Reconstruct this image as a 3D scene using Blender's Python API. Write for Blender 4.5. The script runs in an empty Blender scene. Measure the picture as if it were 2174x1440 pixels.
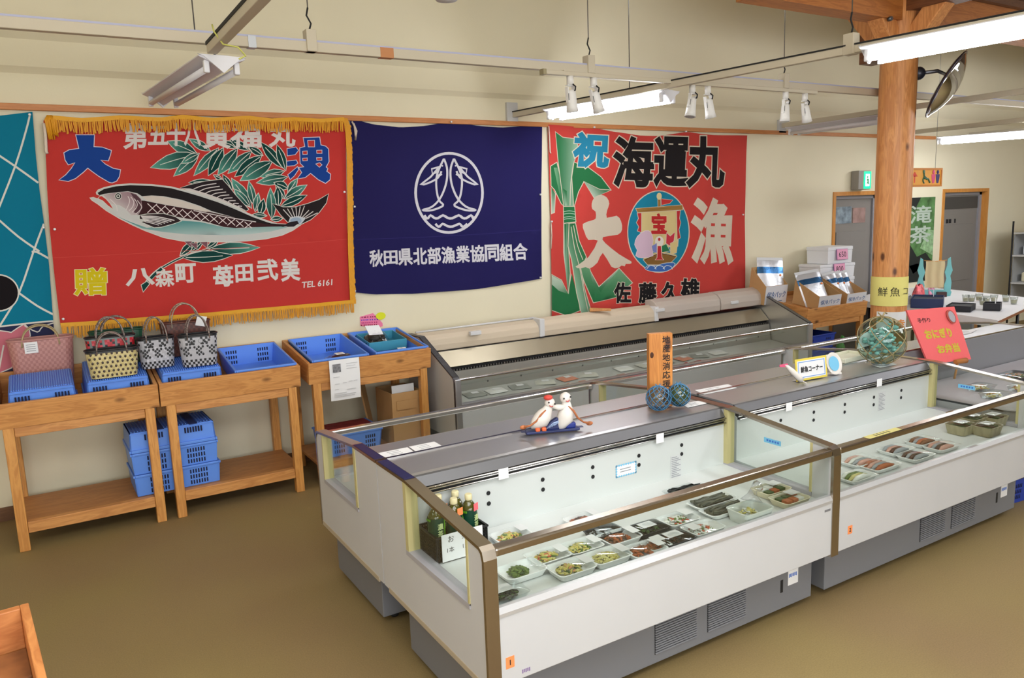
import bpy, bmesh, math, random
from mathutils import Vector, Matrix
random.seed(7)
SC = bpy.context.scene
COL = SC.collection
PI = math.pi

# ------------------------------------------------------------------ camera
CAM_H = 1.85
FOCAL_PX = 1631.8
YAW, PITCH, ROLL = 0.542487, 0.160181, 0.0369752
_f = Vector((math.sin(YAW)*math.cos(PITCH), math.cos(YAW)*math.cos(PITCH), -math.sin(PITCH)))
_r0 = Vector((math.cos(YAW), -math.sin(YAW), 0)); _d0 = _f.cross(_r0)
_r = _r0*math.cos(ROLL) + _d0*math.sin(ROLL)
_d = _d0*math.cos(ROLL) - _r0*math.sin(ROLL)
cam_data = bpy.data.cameras.new('camera')
cam_data.sensor_width = 36.0
cam_data.lens = FOCAL_PX*36.0/2174.0
cam = bpy.data.objects.new('camera', cam_data)
COL.objects.link(cam)
_m = Matrix((_r, -_d, -_f)).transposed().to_4x4()
_m.translation = (0, 0, CAM_H)
cam.matrix_world = _m
SC.camera = cam

# ------------------------------------------------------------------ view, world, large lights
SC.view_settings.view_transform = 'Standard'
SC.view_settings.look = 'None'
SC.view_settings.gamma = 1.0
SC.view_settings.use_curve_mapping = False
SC.view_settings.exposure = 0.36
SC.cycles.use_denoising = True
SC.cycles.max_bounces = 8
SC.cycles.transparent_max_bounces = 16
SC.cycles.sample_clamp_indirect = 6.0
SC.cycles.caustics_reflective = False
SC.cycles.caustics_refractive = False
wd = bpy.data.worlds.new('room_world'); SC.world = wd; wd.use_nodes = True
wd.node_tree.nodes['Background'].inputs[0].default_value = (0.9, 0.93, 1.0, 1)
wd.node_tree.nodes['Background'].inputs[1].default_value = 0.3

def area(name, loc, target, sx, sy, power, col):
    l = bpy.data.lights.new(name, 'AREA'); l.shape = 'RECTANGLE'; l.size = sx; l.size_y = sy
    l.energy = power; l.color = col
    o = bpy.data.objects.new(name, l); COL.objects.link(o)
    o.location = loc
    o.rotation_euler = (Vector(target)-Vector(loc)).to_track_quat('-Z', 'Y').to_euler()
    return o
area('fill_front', (1.0, -3.6, 1.7), (2.5, 5.0, 0.5), 7.0, 1.8, 240, (0.92, 0.965, 1.0))  # added fill from behind the viewer, standing in for window daylight
area('fill_middle', (0.9, 0.9, 2.72), (0.9, 1.3, 0.0), 3.0, 1.2, 52, (0.96, 0.98, 1.0))  # added overhead fill, no fitting hangs here
area('fill_right', (9.6, 1.0, 2.8), (9.3, 2.6, 0.4), 3.0, 1.2, 75, (0.97, 0.985, 1.0))  # unseen fill added to lift the dim right side
area('fill_high', (1.5, 2.2, 4.25), (1.6, 3.2, 0.0), 6.0, 1.2, 24, (1.0, 0.98, 0.95))  # added soft fill from high up, without a fitting

# ------------------------------------------------------------------ geometry of the sight lines (pixel of the photograph -> point of the room)
def ray(px, py):
    return _r*((px-1087)/FOCAL_PX) + _d*((py-720)/FOCAL_PX) + _f
ORG = Vector((0, 0, CAM_H))
def aty(px, py, y):
    d = ray(px, py); return ORG + d*(y/d.y)
def atz(px, py, z):
    d = ray(px, py); return ORG + d*((z-CAM_H)/d.z)
def atx(px, py, x):
    d = ray(px, py); return ORG + d*(x/d.x)

# ------------------------------------------------------------------ materials
def lin(c):
    return c/12.92 if c <= 0.04045 else ((c+0.055)/1.055)**2.4
def rgb(r, g, b):
    return (lin(r/255), lin(g/255), lin(b/255), 1)
MATS = {}
def mat(name, col, rough=0.6, metal=0.0, noise=None, bump=None, spec=0.5, emit=None, trans=0, coat=0, ior=1.45, alpha=1.0, aniso=None):
    """noise=(scale, amount, (sx,sy,sz)) varies the colour; bump=(scale, strength)"""
    if name in MATS: return MATS[name]
    m = bpy.data.materials.new(name); m.use_nodes = True; MATS[name] = m
    nt = m.node_tree; b = nt.nodes['Principled BSDF']
    b.inputs['Base Color'].default_value = col if len(col) == 4 else rgb(*col)
    b.inputs['Roughness'].default_value = rough
    b.inputs['Metallic'].default_value = metal
    b.inputs['Specular IOR Level'].default_value = spec
    b.inputs['IOR'].default_value = ior
    b.inputs['Transmission Weight'].default_value = trans
    b.inputs['Coat Weight'].default_value = coat
    b.inputs['Alpha'].default_value = alpha
    m.diffuse_color = b.inputs['Base Color'].default_value
    if emit:
        b.inputs['Emission Color'].default_value = rgb(*emit[0]); b.inputs['Emission Strength'].default_value = emit[1]
    tc = nt.nodes.new('ShaderNodeTexCoord')
    if noise:
        sc, am, s3 = noise
        mp = nt.nodes.new('ShaderNodeMapping'); mp.inputs['Scale'].default_value = s3
        n = nt.nodes.new('ShaderNodeTexNoise'); n.inputs['Scale'].default_value = sc; n.inputs['Detail'].default_value = 5
        nt.links.new(tc.outputs['Object'], mp.inputs[0]); nt.links.new(mp.outputs[0], n.inputs['Vector'])
        mr = nt.nodes.new('ShaderNodeMapRange')
        mr.inputs[1].default_value = 0.3; mr.inputs[2].default_value = 0.7
        mr.inputs[3].default_value = 1-am; mr.inputs[4].default_value = 1+am
        nt.links.new(n.outputs['Fac'], mr.inputs[0])
        mx = nt.nodes.new('ShaderNodeVectorMath'); mx.operation = 'SCALE'
        mx.inputs[0].default_value = b.inputs['Base Color'].default_value[:3]
        nt.links.new(mr.outputs[0], mx.inputs['Scale']); nt.links.new(mx.outputs[0], b.inputs['Base Color'])
    if bump:
        n2 = nt.nodes.new('ShaderNodeTexNoise'); n2.inputs['Scale'].default_value = bump[0]; n2.inputs['Detail'].default_value = 3
        nt.links.new(tc.outputs['Object'], n2.inputs['Vector'])
        if len(bump) > 2:
            mp2 = nt.nodes.new('ShaderNodeMapping'); mp2.inputs['Scale'].default_value = bump[2]
            nt.links.new(tc.outputs['Object'], mp2.inputs[0]); nt.links.new(mp2.outputs[0], n2.inputs['Vector'])
        bp = nt.nodes.new('ShaderNodeBump'); bp.inputs['Strength'].default_value = bump[1]; bp.inputs['Distance'].default_value = 0.004
        nt.links.new(n2.outputs['Fac'], bp.inputs['Height']); nt.links.new(bp.outputs[0], b.inputs['Normal'])
    return m

def glass(name, tint=(235, 245, 240), gloss=0.75, rough=0.02, dim=1.0):
    """thin pane: clear with a fresnel mirror"""
    if name in MATS: return MATS[name]
    m = bpy.data.materials.new(name); m.use_nodes = True; MATS[name] = m
    nt = m.node_tree; nt.nodes.clear()
    out = nt.nodes.new('ShaderNodeOutputMaterial'); mix = nt.nodes.new('ShaderNodeMixShader')
    t = nt.nodes.new('ShaderNodeBsdfTransparent'); t.inputs[0].default_value = rgb(*tint)
    g = nt.nodes.new('ShaderNodeBsdfGlossy'); g.inputs['Roughness'].default_value = rough
    lw = nt.nodes.new('ShaderNodeLayerWeight'); lw.inputs[0].default_value = 0.5
    pw = nt.nodes.new('ShaderNodeMath'); pw.operation = 'POWER'; pw.inputs[1].default_value = 5
    mu = nt.nodes.new('ShaderNodeMath'); mu.operation = 'MULTIPLY_ADD'; mu.inputs[1].default_value = 0.9*gloss; mu.inputs[2].default_value = 0.05*gloss
    nt.links.new(lw.outputs['Facing'], pw.inputs[0]); nt.links.new(pw.outputs[0], mu.inputs[0]); nt.links.new(mu.outputs[0], mix.inputs[0])
    nt.links.new(t.outputs[0], mix.inputs[1]); nt.links.new(g.outputs[0], mix.inputs[2]); nt.links.new(mix.outputs[0], out.inputs[0])
    m.diffuse_color = (0.7, 0.8, 0.8, 0.3)
    return m

def wood(name, axis, c1=(210, 150, 86), c2=(176, 114, 58), knots=True, rough=0.5):
    if name in MATS: return MATS[name]
    m = bpy.data.materials.new(name); m.use_nodes = True; MATS[name] = m
    nt = m.node_tree; b = nt.nodes['Principled BSDF']; b.inputs['Roughness'].default_value = rough
    tc = nt.nodes.new('ShaderNodeTexCoord'); mp = nt.nodes.new('ShaderNodeMapping')
    s = [9, 9, 9]; s['xyz'.index(axis)] = 0.9
    mp.inputs['Scale'].default_value = s
    n = nt.nodes.new('ShaderNodeTexNoise'); n.inputs['Scale'].default_value = 3.0; n.inputs['Detail'].default_value = 4; n.inputs['Distortion'].default_value = 1.2
    nt.links.new(tc.outputs['Object'], mp.inputs[0]); nt.links.new(mp.outputs[0], n.inputs['Vector'])
    mlt = nt.nodes.new('ShaderNodeMath'); mlt.operation = 'MULTIPLY'; mlt.inputs[1].default_value = 7
    fr = nt.nodes.new('ShaderNodeMath'); fr.operation = 'PINGPONG'; fr.inputs[1].default_value = 1.0
    nt.links.new(n.outputs['Fac'], mlt.inputs[0]); nt.links.new(mlt.outputs[0], fr.inputs[0])
    cr = nt.nodes.new('ShaderNodeMix'); cr.data_type = 'RGBA'
    cr.inputs[6].default_value = rgb(*c1); cr.inputs[7].default_value = rgb(*c2)
    mm = nt.nodes.new('ShaderNodeMath'); mm.operation = 'MULTIPLY'; mm.inputs[1].default_value = 0.75
    nt.links.new(fr.outputs[0], mm.inputs[0]); nt.links.new(mm.outputs[0], cr.inputs[0])
    last = cr.outputs[2]
    if knots:
        v = nt.nodes.new('ShaderNodeTexVoronoi'); v.inputs['Scale'].default_value = 1.0
        mp3 = nt.nodes.new('ShaderNodeMapping'); s3 = [7, 7, 7]; s3['xyz'.index(axis)] = 3.4
        mp3.inputs['Scale'].default_value = s3
        nt.links.new(tc.outputs['Object'], mp3.inputs[0]); nt.links.new(mp3.outputs[0], v.inputs['Vector'])
        kr = nt.nodes.new('ShaderNodeMapRange'); kr.inputs[1].default_value = 0.08; kr.inputs[2].default_value = 0.17
        kr.inputs[3].default_value = 1; kr.inputs[4].default_value = 0
        nt.links.new(v.outputs['Distance'], kr.inputs[0])
        k = nt.nodes.new('ShaderNodeMix'); k.data_type = 'RGBA'; k.inputs[7].default_value = rgb(92, 48, 20)
        nt.links.new(kr.outputs[0], k.inputs[0]); nt.links.new(last, k.inputs[6]); last = k.outputs[2]
    nt.links.new(last, b.inputs['Base Color'])
    m.diffuse_color = rgb(*c1)
    return m

def dyed(name, rough=0.85):
    """cloth whose dye colours are carried by the mesh (printed and resist-dyed artwork)"""
    if name in MATS: return MATS[name]
    m = bpy.data.materials.new(name); m.use_nodes = True; MATS[name] = m
    nt = m.node_tree; b = nt.nodes['Principled BSDF']; b.inputs['Roughness'].default_value = rough; b.inputs['Specular IOR Level'].default_value = 0.15
    a = nt.nodes.new('ShaderNodeVertexColor'); a.layer_name = 'dye'
    nt.links.new(a.outputs[0], b.inputs['Base Color'])
    tc = nt.nodes.new('ShaderNodeTexCoord'); n = nt.nodes.new('ShaderNodeTexNoise'); n.inputs['Scale'].default_value = 400
    nt.links.new(tc.outputs['Object'], n.inputs['Vector'])
    bp = nt.nodes.new('ShaderNodeBump'); bp.inputs['Strength'].default_value = 0.15; bp.inputs['Distance'].default_value = 0.002
    nt.links.new(n.outputs['Fac'], bp.inputs['Height']); nt.links.new(bp.outputs[0], b.inputs['Normal'])
    return m

# ------------------------------------------------------------------ glyph outlines from Blender's own font
_gc = {}; _lc = {}
from mathutils.geometry import delaunay_2d_cdt
import numpy as np
def grow(pts, d):
    """offset a closed outline outwards by d (to the right-hand side of a counter-clockwise loop); clockwise loops (holes) shrink"""
    out = []; n = len(pts)
    for i in range(n):
        ax, ay = pts[i-1]; bx, by = pts[i]; cx, cy = pts[(i+1) % n]
        ux, uy = bx-ax, by-ay; vx, vy = cx-bx, cy-by
        lu = math.hypot(ux, uy); lv = math.hypot(vx, vy)
        if lu < 1e-9 or lv < 1e-9: out.append((bx, by)); continue
        n1x, n1y = uy/lu, -ux/lu; n2x, n2y = vy/lv, -vx/lv
        sx, sy = n1x+n2x, n1y+n2y; q = (sx*sx+sy*sy)/2
        if q < 0.12: sx, sy = n1x, n1y
        else: sx, sy = sx/max(0.55, q), sy/max(0.55, q)
        out.append((bx+sx*d, by+sy*d))
    return out
def signed(pts):
    return sum(pts[i][0]*pts[(i+1) % len(pts)][1]-pts[(i+1) % len(pts)][0]*pts[i][1] for i in range(len(pts)))
def winding(loops, P):
    """winding number of closed loops round points P (n,2)"""
    w = np.zeros(len(P), int); px, py = P[:, 0], P[:, 1]
    for lp in loops:
        A = np.asarray(lp, float); B = np.roll(A, -1, 0)
        for (x0, y0), (x1, y1) in zip(A, B):
            if y0 == y1: continue
            up = (y0 <= py) & (y1 > py); dn = (y1 <= py) & (y0 > py)
            if not (up.any() or dn.any()): continue
            c = (x1-x0)*(py-y0)-(px-x0)*(y1-y0)
            w += (up & (c > 0)).astype(int); w -= (dn & (c < 0)).astype(int)
    return w
def glyph_loops(txt):
    """outlines of a text in Blender's own font: counter-clockwise outer loops, clockwise holes; centred, one em high"""
    if txt in _lc: return _lc[txt]
    cu = bpy.data.curves.new('glyph', 'FONT'); cu.body = txt; cu.size = 1.0; cu.resolution_u = 2
    o = bpy.data.objects.new('glyph', cu); COL.objects.link(o)
    bpy.context.view_layer.update()
    ev = o.evaluated_get(bpy.context.evaluated_depsgraph_get()); me = ev.to_mesh()
    vs = [(v.co.x, v.co.y) for v in me.vertices]; half = set()
    for p in me.polygons:
        k = list(p.vertices)
        if sum(vs[k[i]][0]*vs[k[(i+1) % len(k)]][1]-vs[k[(i+1) % len(k)]][0]*vs[k[i]][1] for i in range(len(k))) < 0: k.reverse()
        for i in range(len(k)): half.add((k[i], k[(i+1) % len(k)]))
    ev.to_mesh_clear(); bpy.data.objects.remove(o); bpy.data.curves.remove(cu)
    nxt = {}
    for a, b in half:
        if (b, a) not in half: nxt.setdefault(a, []).append(b)
    loops = []
    while nxt:
        a = next(iter(nxt)); lp = [a]
        while True:
            c = lp[-1]
            if c not in nxt: break
            b = nxt[c].pop()
            if not nxt[c]: del nxt[c]
            if b == lp[0]: break
            lp.append(b)
        if len(lp) > 2: loops.append([vs[i] for i in lp])
    al = [q for l in loops for q in l]
    if al:
        x0, x1 = min(q[0] for q in al), max(q[0] for q in al); y0, y1 = min(q[1] for q in al), max(q[1] for q in al)
        loops = [[(x-(x0+x1)/2, y-(y0+y1)/2) for x, y in l] for l in loops]; dim = (x1-x0, y1-y0)
    else: dim = (1, 1)
    _lc[txt] = (loops, dim); return _lc[txt]
def fill(loops):
    """triangles of the area where the winding of the loops is not zero"""
    V = []; E = []
    for lp in loops:
        k = len(V); V += [Vector(q) for q in lp]; E += [(k+i, k+(i+1) % len(lp)) for i in range(len(lp))]
    if not V: return [], []
    r = delaunay_2d_cdt(V, E, [], 0, 1e-6, False)
    P = [tuple(v) for v in r[0]]; F = [tuple(f) for f in r[2]]
    C = np.array([[sum(P[i][0] for i in f)/3, sum(P[i][1] for i in f)/3] for f in F])
    w = winding(loops, C)
    return P, [f for f, k in zip(F, w) if k != 0]
def glyph(txt, bold=0.0):
    key = (txt, round(bold, 3))
    if key not in _gc:
        loops, dim = glyph_loops(txt)
        _gc[key] = fill([grow(l, bold) for l in loops] if bold else loops)+(dim,)
    return _gc[key]

# ------------------------------------------------------------------ mesh builder
class MB:
    def __init__(s, T=None):
        s.bm = bmesh.new(); s.T = T
    def v(s, p):
        p = Vector(p)
        if s.T: p = Vector(s.T(p))
        return s.bm.verts.new(p)
    def face(s, pts, mi=0):
        try:
            f = s.bm.faces.new([s.v(p) for p in pts]); f.material_index = mi; return f
        except ValueError: return None
    def hexa(s, p, mi=0):
        """eight corners: 0-3 bottom ring, 4-7 top ring"""
        vs = [s.v(q) for q in p]
        for idx in ((0, 3, 2, 1), (4, 5, 6, 7), (0, 1, 5, 4), (1, 2, 6, 5), (2, 3, 7, 6), (3, 0, 4, 7)):
            f = s.bm.faces.new([vs[i] for i in idx]); f.material_index = mi
        return s
    def box(s, x0, x1, y0, y1, z0, z1, mi=0):
        return s.hexa([(x0, y0, z0), (x1, y0, z0), (x1, y1, z0), (x0, y1, z0), (x0, y0, z1), (x1, y0, z1), (x1, y1, z1), (x0, y1, z1)], mi)
    def taper(s, c, w0, d0, w1, d1, h, mi=0):
        x, y, z = c
        a, b, e, f = w0/2, d0/2, w1/2, d1/2
        return s.hexa([(x-a, y-b, z), (x+a, y-b, z), (x+a, y+b, z), (x-a, y+b, z), (x-e, y-f, z+h), (x+e, y-f, z+h), (x+e, y+f, z+h), (x-e, y+f, z+h)], mi)
    def prism(s, poly, a, b, axis='x', mi=0, caps=True):
        """poly: 2-D points in the two other axes (x: y,z / y: x,z / z: x,y)"""
        def P(q, t):
            return {'x': (t, q[0], q[1]), 'y': (q[0], t, q[1]), 'z': (q[0], q[1], t)}[axis]
        A = [s.v(P(q, a)) for q in poly]; B = [s.v(P(q, b)) for q in poly]; n = len(poly)
        for i in range(n):
            f = s.bm.faces.new((A[i], A[(i+1) % n], B[(i+1) % n], B[i])); f.material_index = mi
        if caps:
            f = s.bm.faces.new(A); f.material_index = mi
            f = s.bm.faces.new(list(reversed(B))); f.material_index = mi
        return s
    def tube(s, pts, r, n=8, mi=0, closed=False, caps=True):
        pts = [Vector(p) for p in pts]; R = r if isinstance(r, (list, tuple)) else [r]*len(pts)
        rings = []; up = None; m = len(pts)
        for i, p in enumerate(pts):
            if closed: t = (pts[(i+1) % m]-pts[i-1])
            else: t = (pts[min(i+1, m-1)]-pts[max(i-1, 0)])
            t.normalize()
            if up is None:
                up = Vector((0, 0, 1)) if abs(t.z) < 0.9 else Vector((1, 0, 0))
            u = (up-t*up.dot(t)); u.normalize(); w = t.cross(u); up = u
            rings.append([s.v(p+(u*math.cos(2*PI*k/n)+w*math.sin(2*PI*k/n))*R[i]) for k in range(n)])
        L = m if closed else m-1
        for i in range(L):
            a, b = rings[i], rings[(i+1) % m]
            for k in range(n):
                f = s.bm.faces.new((a[k], a[(k+1) % n], b[(k+1) % n], b[k])); f.material_index = mi; f.smooth = True
        if caps and not closed:
            for rg in (rings[0], rings[-1]):
                f = s.bm.faces.new(rg); f.material_index = mi
        return s
    def lathe(s, prof, c=(0, 0, 0), n=20, mi=0, M=None, smooth=True):
        """profile (r, z) turned about z at c"""
        rings = []
        for r, z in prof:
            ring = []
            for k in range(n):
                p = Vector((r*math.cos(2*PI*k/n), r*math.sin(2*PI*k/n), z))
                if M: p = M @ p
                ring.append(s.v(p+Vector(c)))
            rings.append(ring)
        for a, b in zip(rings, rings[1:]):
            for k in range(n):
                f = s.bm.faces.new((a[k], a[(k+1) % n], b[(k+1) % n], b[k])); f.material_index = mi; f.smooth = smooth
        for rg, r in ((rings[0], prof[0][0]), (rings[-1], prof[-1][0])):
            f = s.bm.faces.new(rg); f.material_index = mi
        return s
    def ball(s, c, r, n=14, m=9, mi=0, sq=(1, 1, 1), M=None):
        prof = [(max(1e-4, math.sin(PI*i/m)), -math.cos(PI*i/m)) for i in range(m+1)]
        MM = Matrix.Diagonal((r*sq[0], r*sq[1], r*sq[2]))
        if M: MM = M.to_3x3() @ MM
        return s.lathe(prof, c, n, mi, MM)
    def grid(s, fn, nu, nv, mi=0, smooth=True, closeu=False):
        """fn(u,v) -> point; mi may be a function (i,j)->slot"""
        V = [[s.v(fn(i/nu, j/nv)) for j in range(nv+1)] for i in range(nu if closeu else nu+1)]
        for i in range(nu):
            for j in range(nv):
                i2 = (i+1) % nu if closeu else i+1
                f = s.bm.faces.new((V[i][j], V[i2][j], V[i2][j+1], V[i][j+1])); f.smooth = smooth
                f.material_index = mi(i, j) if callable(mi) else mi
        return V
    def text(s, txt, o, xd, yd, size, mi=0, bold=0.02, fitw=None, fith=None, lift=0.0):
        """flat lettering centred at o; xd, yd unit vectors; lifted along xd x yd"""
        vs, fs, dim = glyph(txt, bold)
        if not vs: return s
        sx = size; sy = size
        if fitw: sx = fitw/dim[0]
        if fith: sy = fith/dim[1]
        if fitw and not fith: sy = sx
        if fith and not fitw: sx = sy
        o = Vector(o); xd = Vector(xd).normalized(); yd = Vector(yd).normalized(); nn = xd.cross(yd)*lift
        V = [s.v(o+xd*(x*sx)+yd*(y*sy)+nn) for x, y in vs]
        for f in fs:
            try:
                q = s.bm.faces.new([V[i] for i in f]); q.material_index = mi
            except ValueError: pass
        return s
    def done(s, name, mats, parent=None, bevel=0, smooth=False, norm=True, seg=2):
        if norm: bmesh.ops.recalc_face_normals(s.bm, faces=s.bm.faces[:])
        me = bpy.data.meshes.new(name); s.bm.to_mesh(me); s.bm.free()
        for m in (mats if isinstance(mats, (list, tuple)) else [mats]): me.materials.append(m)
        if smooth:
            for p in me.polygons: p.use_smooth = True
        o = bpy.data.objects.new(name, me); COL.objects.link(o)
        if parent is not None: o.parent = parent
        if bevel:
            md = o.modifiers.new('bevel', 'BEVEL'); md.width = bevel; md.segments = seg; md.limit_method = 'ANGLE'; md.angle_limit = 0.6
            md.harden_normals = False
        return o

def tag(o, label, cat, group=None, kind=None):
    o['label'] = label; o['category'] = cat
    if group: o['group'] = group
    if kind: o['kind'] = kind
    return o
def thing(name, label, cat, loc=(0, 0, 0), rot=(0, 0, 0), group=None):
    o = bpy.data.objects.new(name, None); COL.objects.link(o)
    o.empty_display_size = 0.05
    o.location = loc; o.rotation_euler = rot
    return tag(o, label, cat, group)
def rootT(o):
    """world -> local of a root that has location and rotation set"""
    M = Matrix.LocRotScale(o.location, o.rotation_euler, None).inverted()
    return lambda p: M @ Vector(p)
def struct(name, mb, mats, **k):
    o = mb.done(name, mats, **k); o['kind'] = 'structure'; return o
def solo(mb, name, mats, label, cat, group=None, **k):
    """one-mesh thing built in room coordinates; origin moved to its base"""
    o = mb.done(name, mats, **k); me = o.data
    xs = [v.co for v in me.vertices]
    c = Vector(((min(v.x for v in xs)+max(v.x for v in xs))/2, (min(v.y for v in xs)+max(v.y for v in xs))/2, min(v.z for v in xs)))
    me.transform(Matrix.Translation(-c)); o.location = c
    return tag(o, label, cat, group)
def dup(o, label=None, loc=None, rot=None, group=None):
    """a copy of a thing with copies of its parts and sub-parts"""
    r = o.copy(); COL.objects.link(r)
    for ch in list(o.children):
        c = ch.copy(); COL.objects.link(c); c.parent = r
        for g in list(ch.children):
            d = g.copy(); COL.objects.link(d); d.parent = c
    if label: r['label'] = label
    if group: r['group'] = group
    if loc is not None: r.location = loc
    if rot is not None: r.rotation_euler = rot
    return r
def copies(name, mt, parent, fn, spots):
    """equal small parts that share one mesh, one object each; spots in the thing's own coordinates"""
    m = MB(); fn(m); o = m.done(name, mt, parent); o.location = spots[0]
    for p in spots[1:]:
        c = o.copy(); COL.objects.link(c); c.parent = parent; c.location = p
X, Y, Z = Vector((1, 0, 0)), Vector((0, 1, 0)), Vector((0, 0, 1))
def lerp(a, b, t): return a+(b-a)*t

# shared materials
WALL = mat('cream_wall', (230, 222, 196), 0.9, noise=(1.2, 0.03, (1, 1, 1)), bump=(60, 0.1))
STEEL = mat('brushed_steel', (196, 196, 200), 0.36, 0.85, bump=(30, 0.05, (1, 30, 30)))
STEEL_D = mat('dull_steel', (150, 148, 145), 0.38, 1.0)
CHROME = mat('bright_rail_metal', (214, 212, 212), 0.2, 1.0)
ALU = mat('satin_channel', (208, 208, 210), 0.35, 0.55)
BRONZE = mat('worn_rail_metal', (178, 168, 156), 0.24, 1.0)
WHITE = mat('white_enamel', (196, 196, 198), 0.42, noise=(3, 0.02, (1, 1, 1)))
WHITE_IN = mat('white_liner', (208, 212, 210), 0.4)
GREY_BASE = mat('grey_base_paint', (118, 119, 124), 0.5)
DARKGREY = mat('dark_slot', (28, 28, 30), 0.7)
BLACK = mat('black_plastic', (22, 22, 24), 0.45)
BEIGE = mat('yellowed_plastic', (190, 180, 128), 0.5)
GREYTRIM = mat('lilac_grey_trim', (168, 166, 172), 0.45)
GLASS = glass('showcase_glass', (248, 251, 249), 0.8)
PAPER = mat('white_paper', (236, 236, 238), 0.8)
INK = mat('black_ink', (30, 28, 30), 0.8)
TAN = mat('cardboard', (186, 146, 98), 0.85, noise=(6, 0.05, (1, 1, 1)))
BLUE = mat('blue_crate_plastic', (98, 148, 240), 0.38, spec=0.5)
BLUE_D = mat('deep_blue_plastic', (36, 66, 170), 0.4)
TEAL = mat('teal_crate_plastic', (70, 150, 178), 0.4)
BEAMW = mat('cream_rail_paint', (198, 188, 168), 0.55)
WOODX = wood('pine_grain_x', 'x'); WOODY = wood('pine_grain_y', 'y'); WOODZ = wood('pine_grain_z', 'z', (216, 156, 84), (184, 120, 56))
# ================================================================== the room
WY = 5.83
FLOORM = mat('brown_speckled_floor', (134, 116, 80), 0.62, noise=(160, 0.10, (1, 1, 1)), bump=(220, 0.12), spec=0.3)
def floor_stains():
    nt = FLOORM.node_tree; b = nt.nodes['Principled BSDF']
    src = b.inputs['Base Color'].links[0].from_socket
    tc = nt.nodes.new('ShaderNodeTexCoord'); n = nt.nodes.new('ShaderNodeTexNoise'); n.inputs['Scale'].default_value = 0.9; n.inputs['Detail'].default_value = 2
    nt.links.new(tc.outputs['Object'], n.inputs['Vector'])
    mr = nt.nodes.new('ShaderNodeMapRange'); mr.inputs[1].default_value = 0.35; mr.inputs[2].default_value = 0.65
    nt.links.new(n.outputs['Fac'], mr.inputs[0])
    mx = nt.nodes.new('ShaderNodeMix'); mx.data_type = 'RGBA'; mx.blend_type = 'MULTIPLY'; mx.inputs[0].default_value = 1
    c2 = nt.nodes.new('ShaderNodeMix'); c2.data_type = 'RGBA'; c2.inputs[6].default_value = (0.97, 0.90, 0.90, 1); c2.inputs[7].default_value = (1.03, 1.03, 0.88, 1)
    nt.links.new(mr.outputs[0], c2.inputs[0]); nt.links.new(src, mx.inputs[6]); nt.links.new(c2.outputs[2], mx.inputs[7])
    nt.links.new(mx.outputs[2], b.inputs['Base Color'])
floor_stains()
XL, XR, YF, ZC = -3.2, 14.0, -4.0, 4.4
struct('floor', MB().box(XL, XR, YF, WY+0.1, -0.1, 0), FLOORM)
# back wall with two door openings
D1 = (aty(1772, 470, WY).x, aty(1868, 470, WY).x); D2 = (aty(2003, 450, WY).x, aty(2092, 450, WY).x); DH = 1.93
w = MB()
T = 0.12
J = 0.045
for a, b, z0 in ((XL, D1[0]-J, 0), (D1[0]-J, D1[1]+J, DH+J), (D1[1]+J, D2[0]-J, 0), (D2[0]-J, D2[1]+J, DH+J), (D2[1]+J, XR, 0)):
    w.box(a, b, WY, WY+T, z0, 2.83)
w.prism([(WY+T, 2.83), (WY, 2.83), (WY-.036, 2.868), (WY-.036, 3.03), (WY-.072, 3.068), (WY-.072, ZC), (WY+T, ZC)], XL, XR, 'x')
struct('wall_back', w, WALL)
struct('wall_left', MB().box(XL-0.1, XL, YF, WY, 0, ZC), WALL)
struct('wall_right', MB().box(XR, XR+0.1, YF, WY, 0, ZC), WALL)
struct('wall_front', MB().box(XL, XR, YF-0.1, YF, 0, ZC), WALL)
struct('ceiling', MB().box(XL, XR, YF, WY+0.1, ZC, ZC+0.1), mat('ceiling_cream', (214, 205, 182), 0.9))
ORANGEW = wood('orange_trim_wood', 'x', (205, 138, 84), (186, 118, 66), knots=False)
zt = 2.605
struct('trim_1', MB().box(XL, 9.95, WY-0.03, WY, zt, zt+0.04), ORANGEW, bevel=0.004)
struct('baseboard_back', MB().box(XL, D1[0]-0.1, WY-0.015, WY, 0, 0.09), wood('dark_base_wood', 'x', (120, 84, 56), (96, 64, 40), knots=False))
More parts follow.
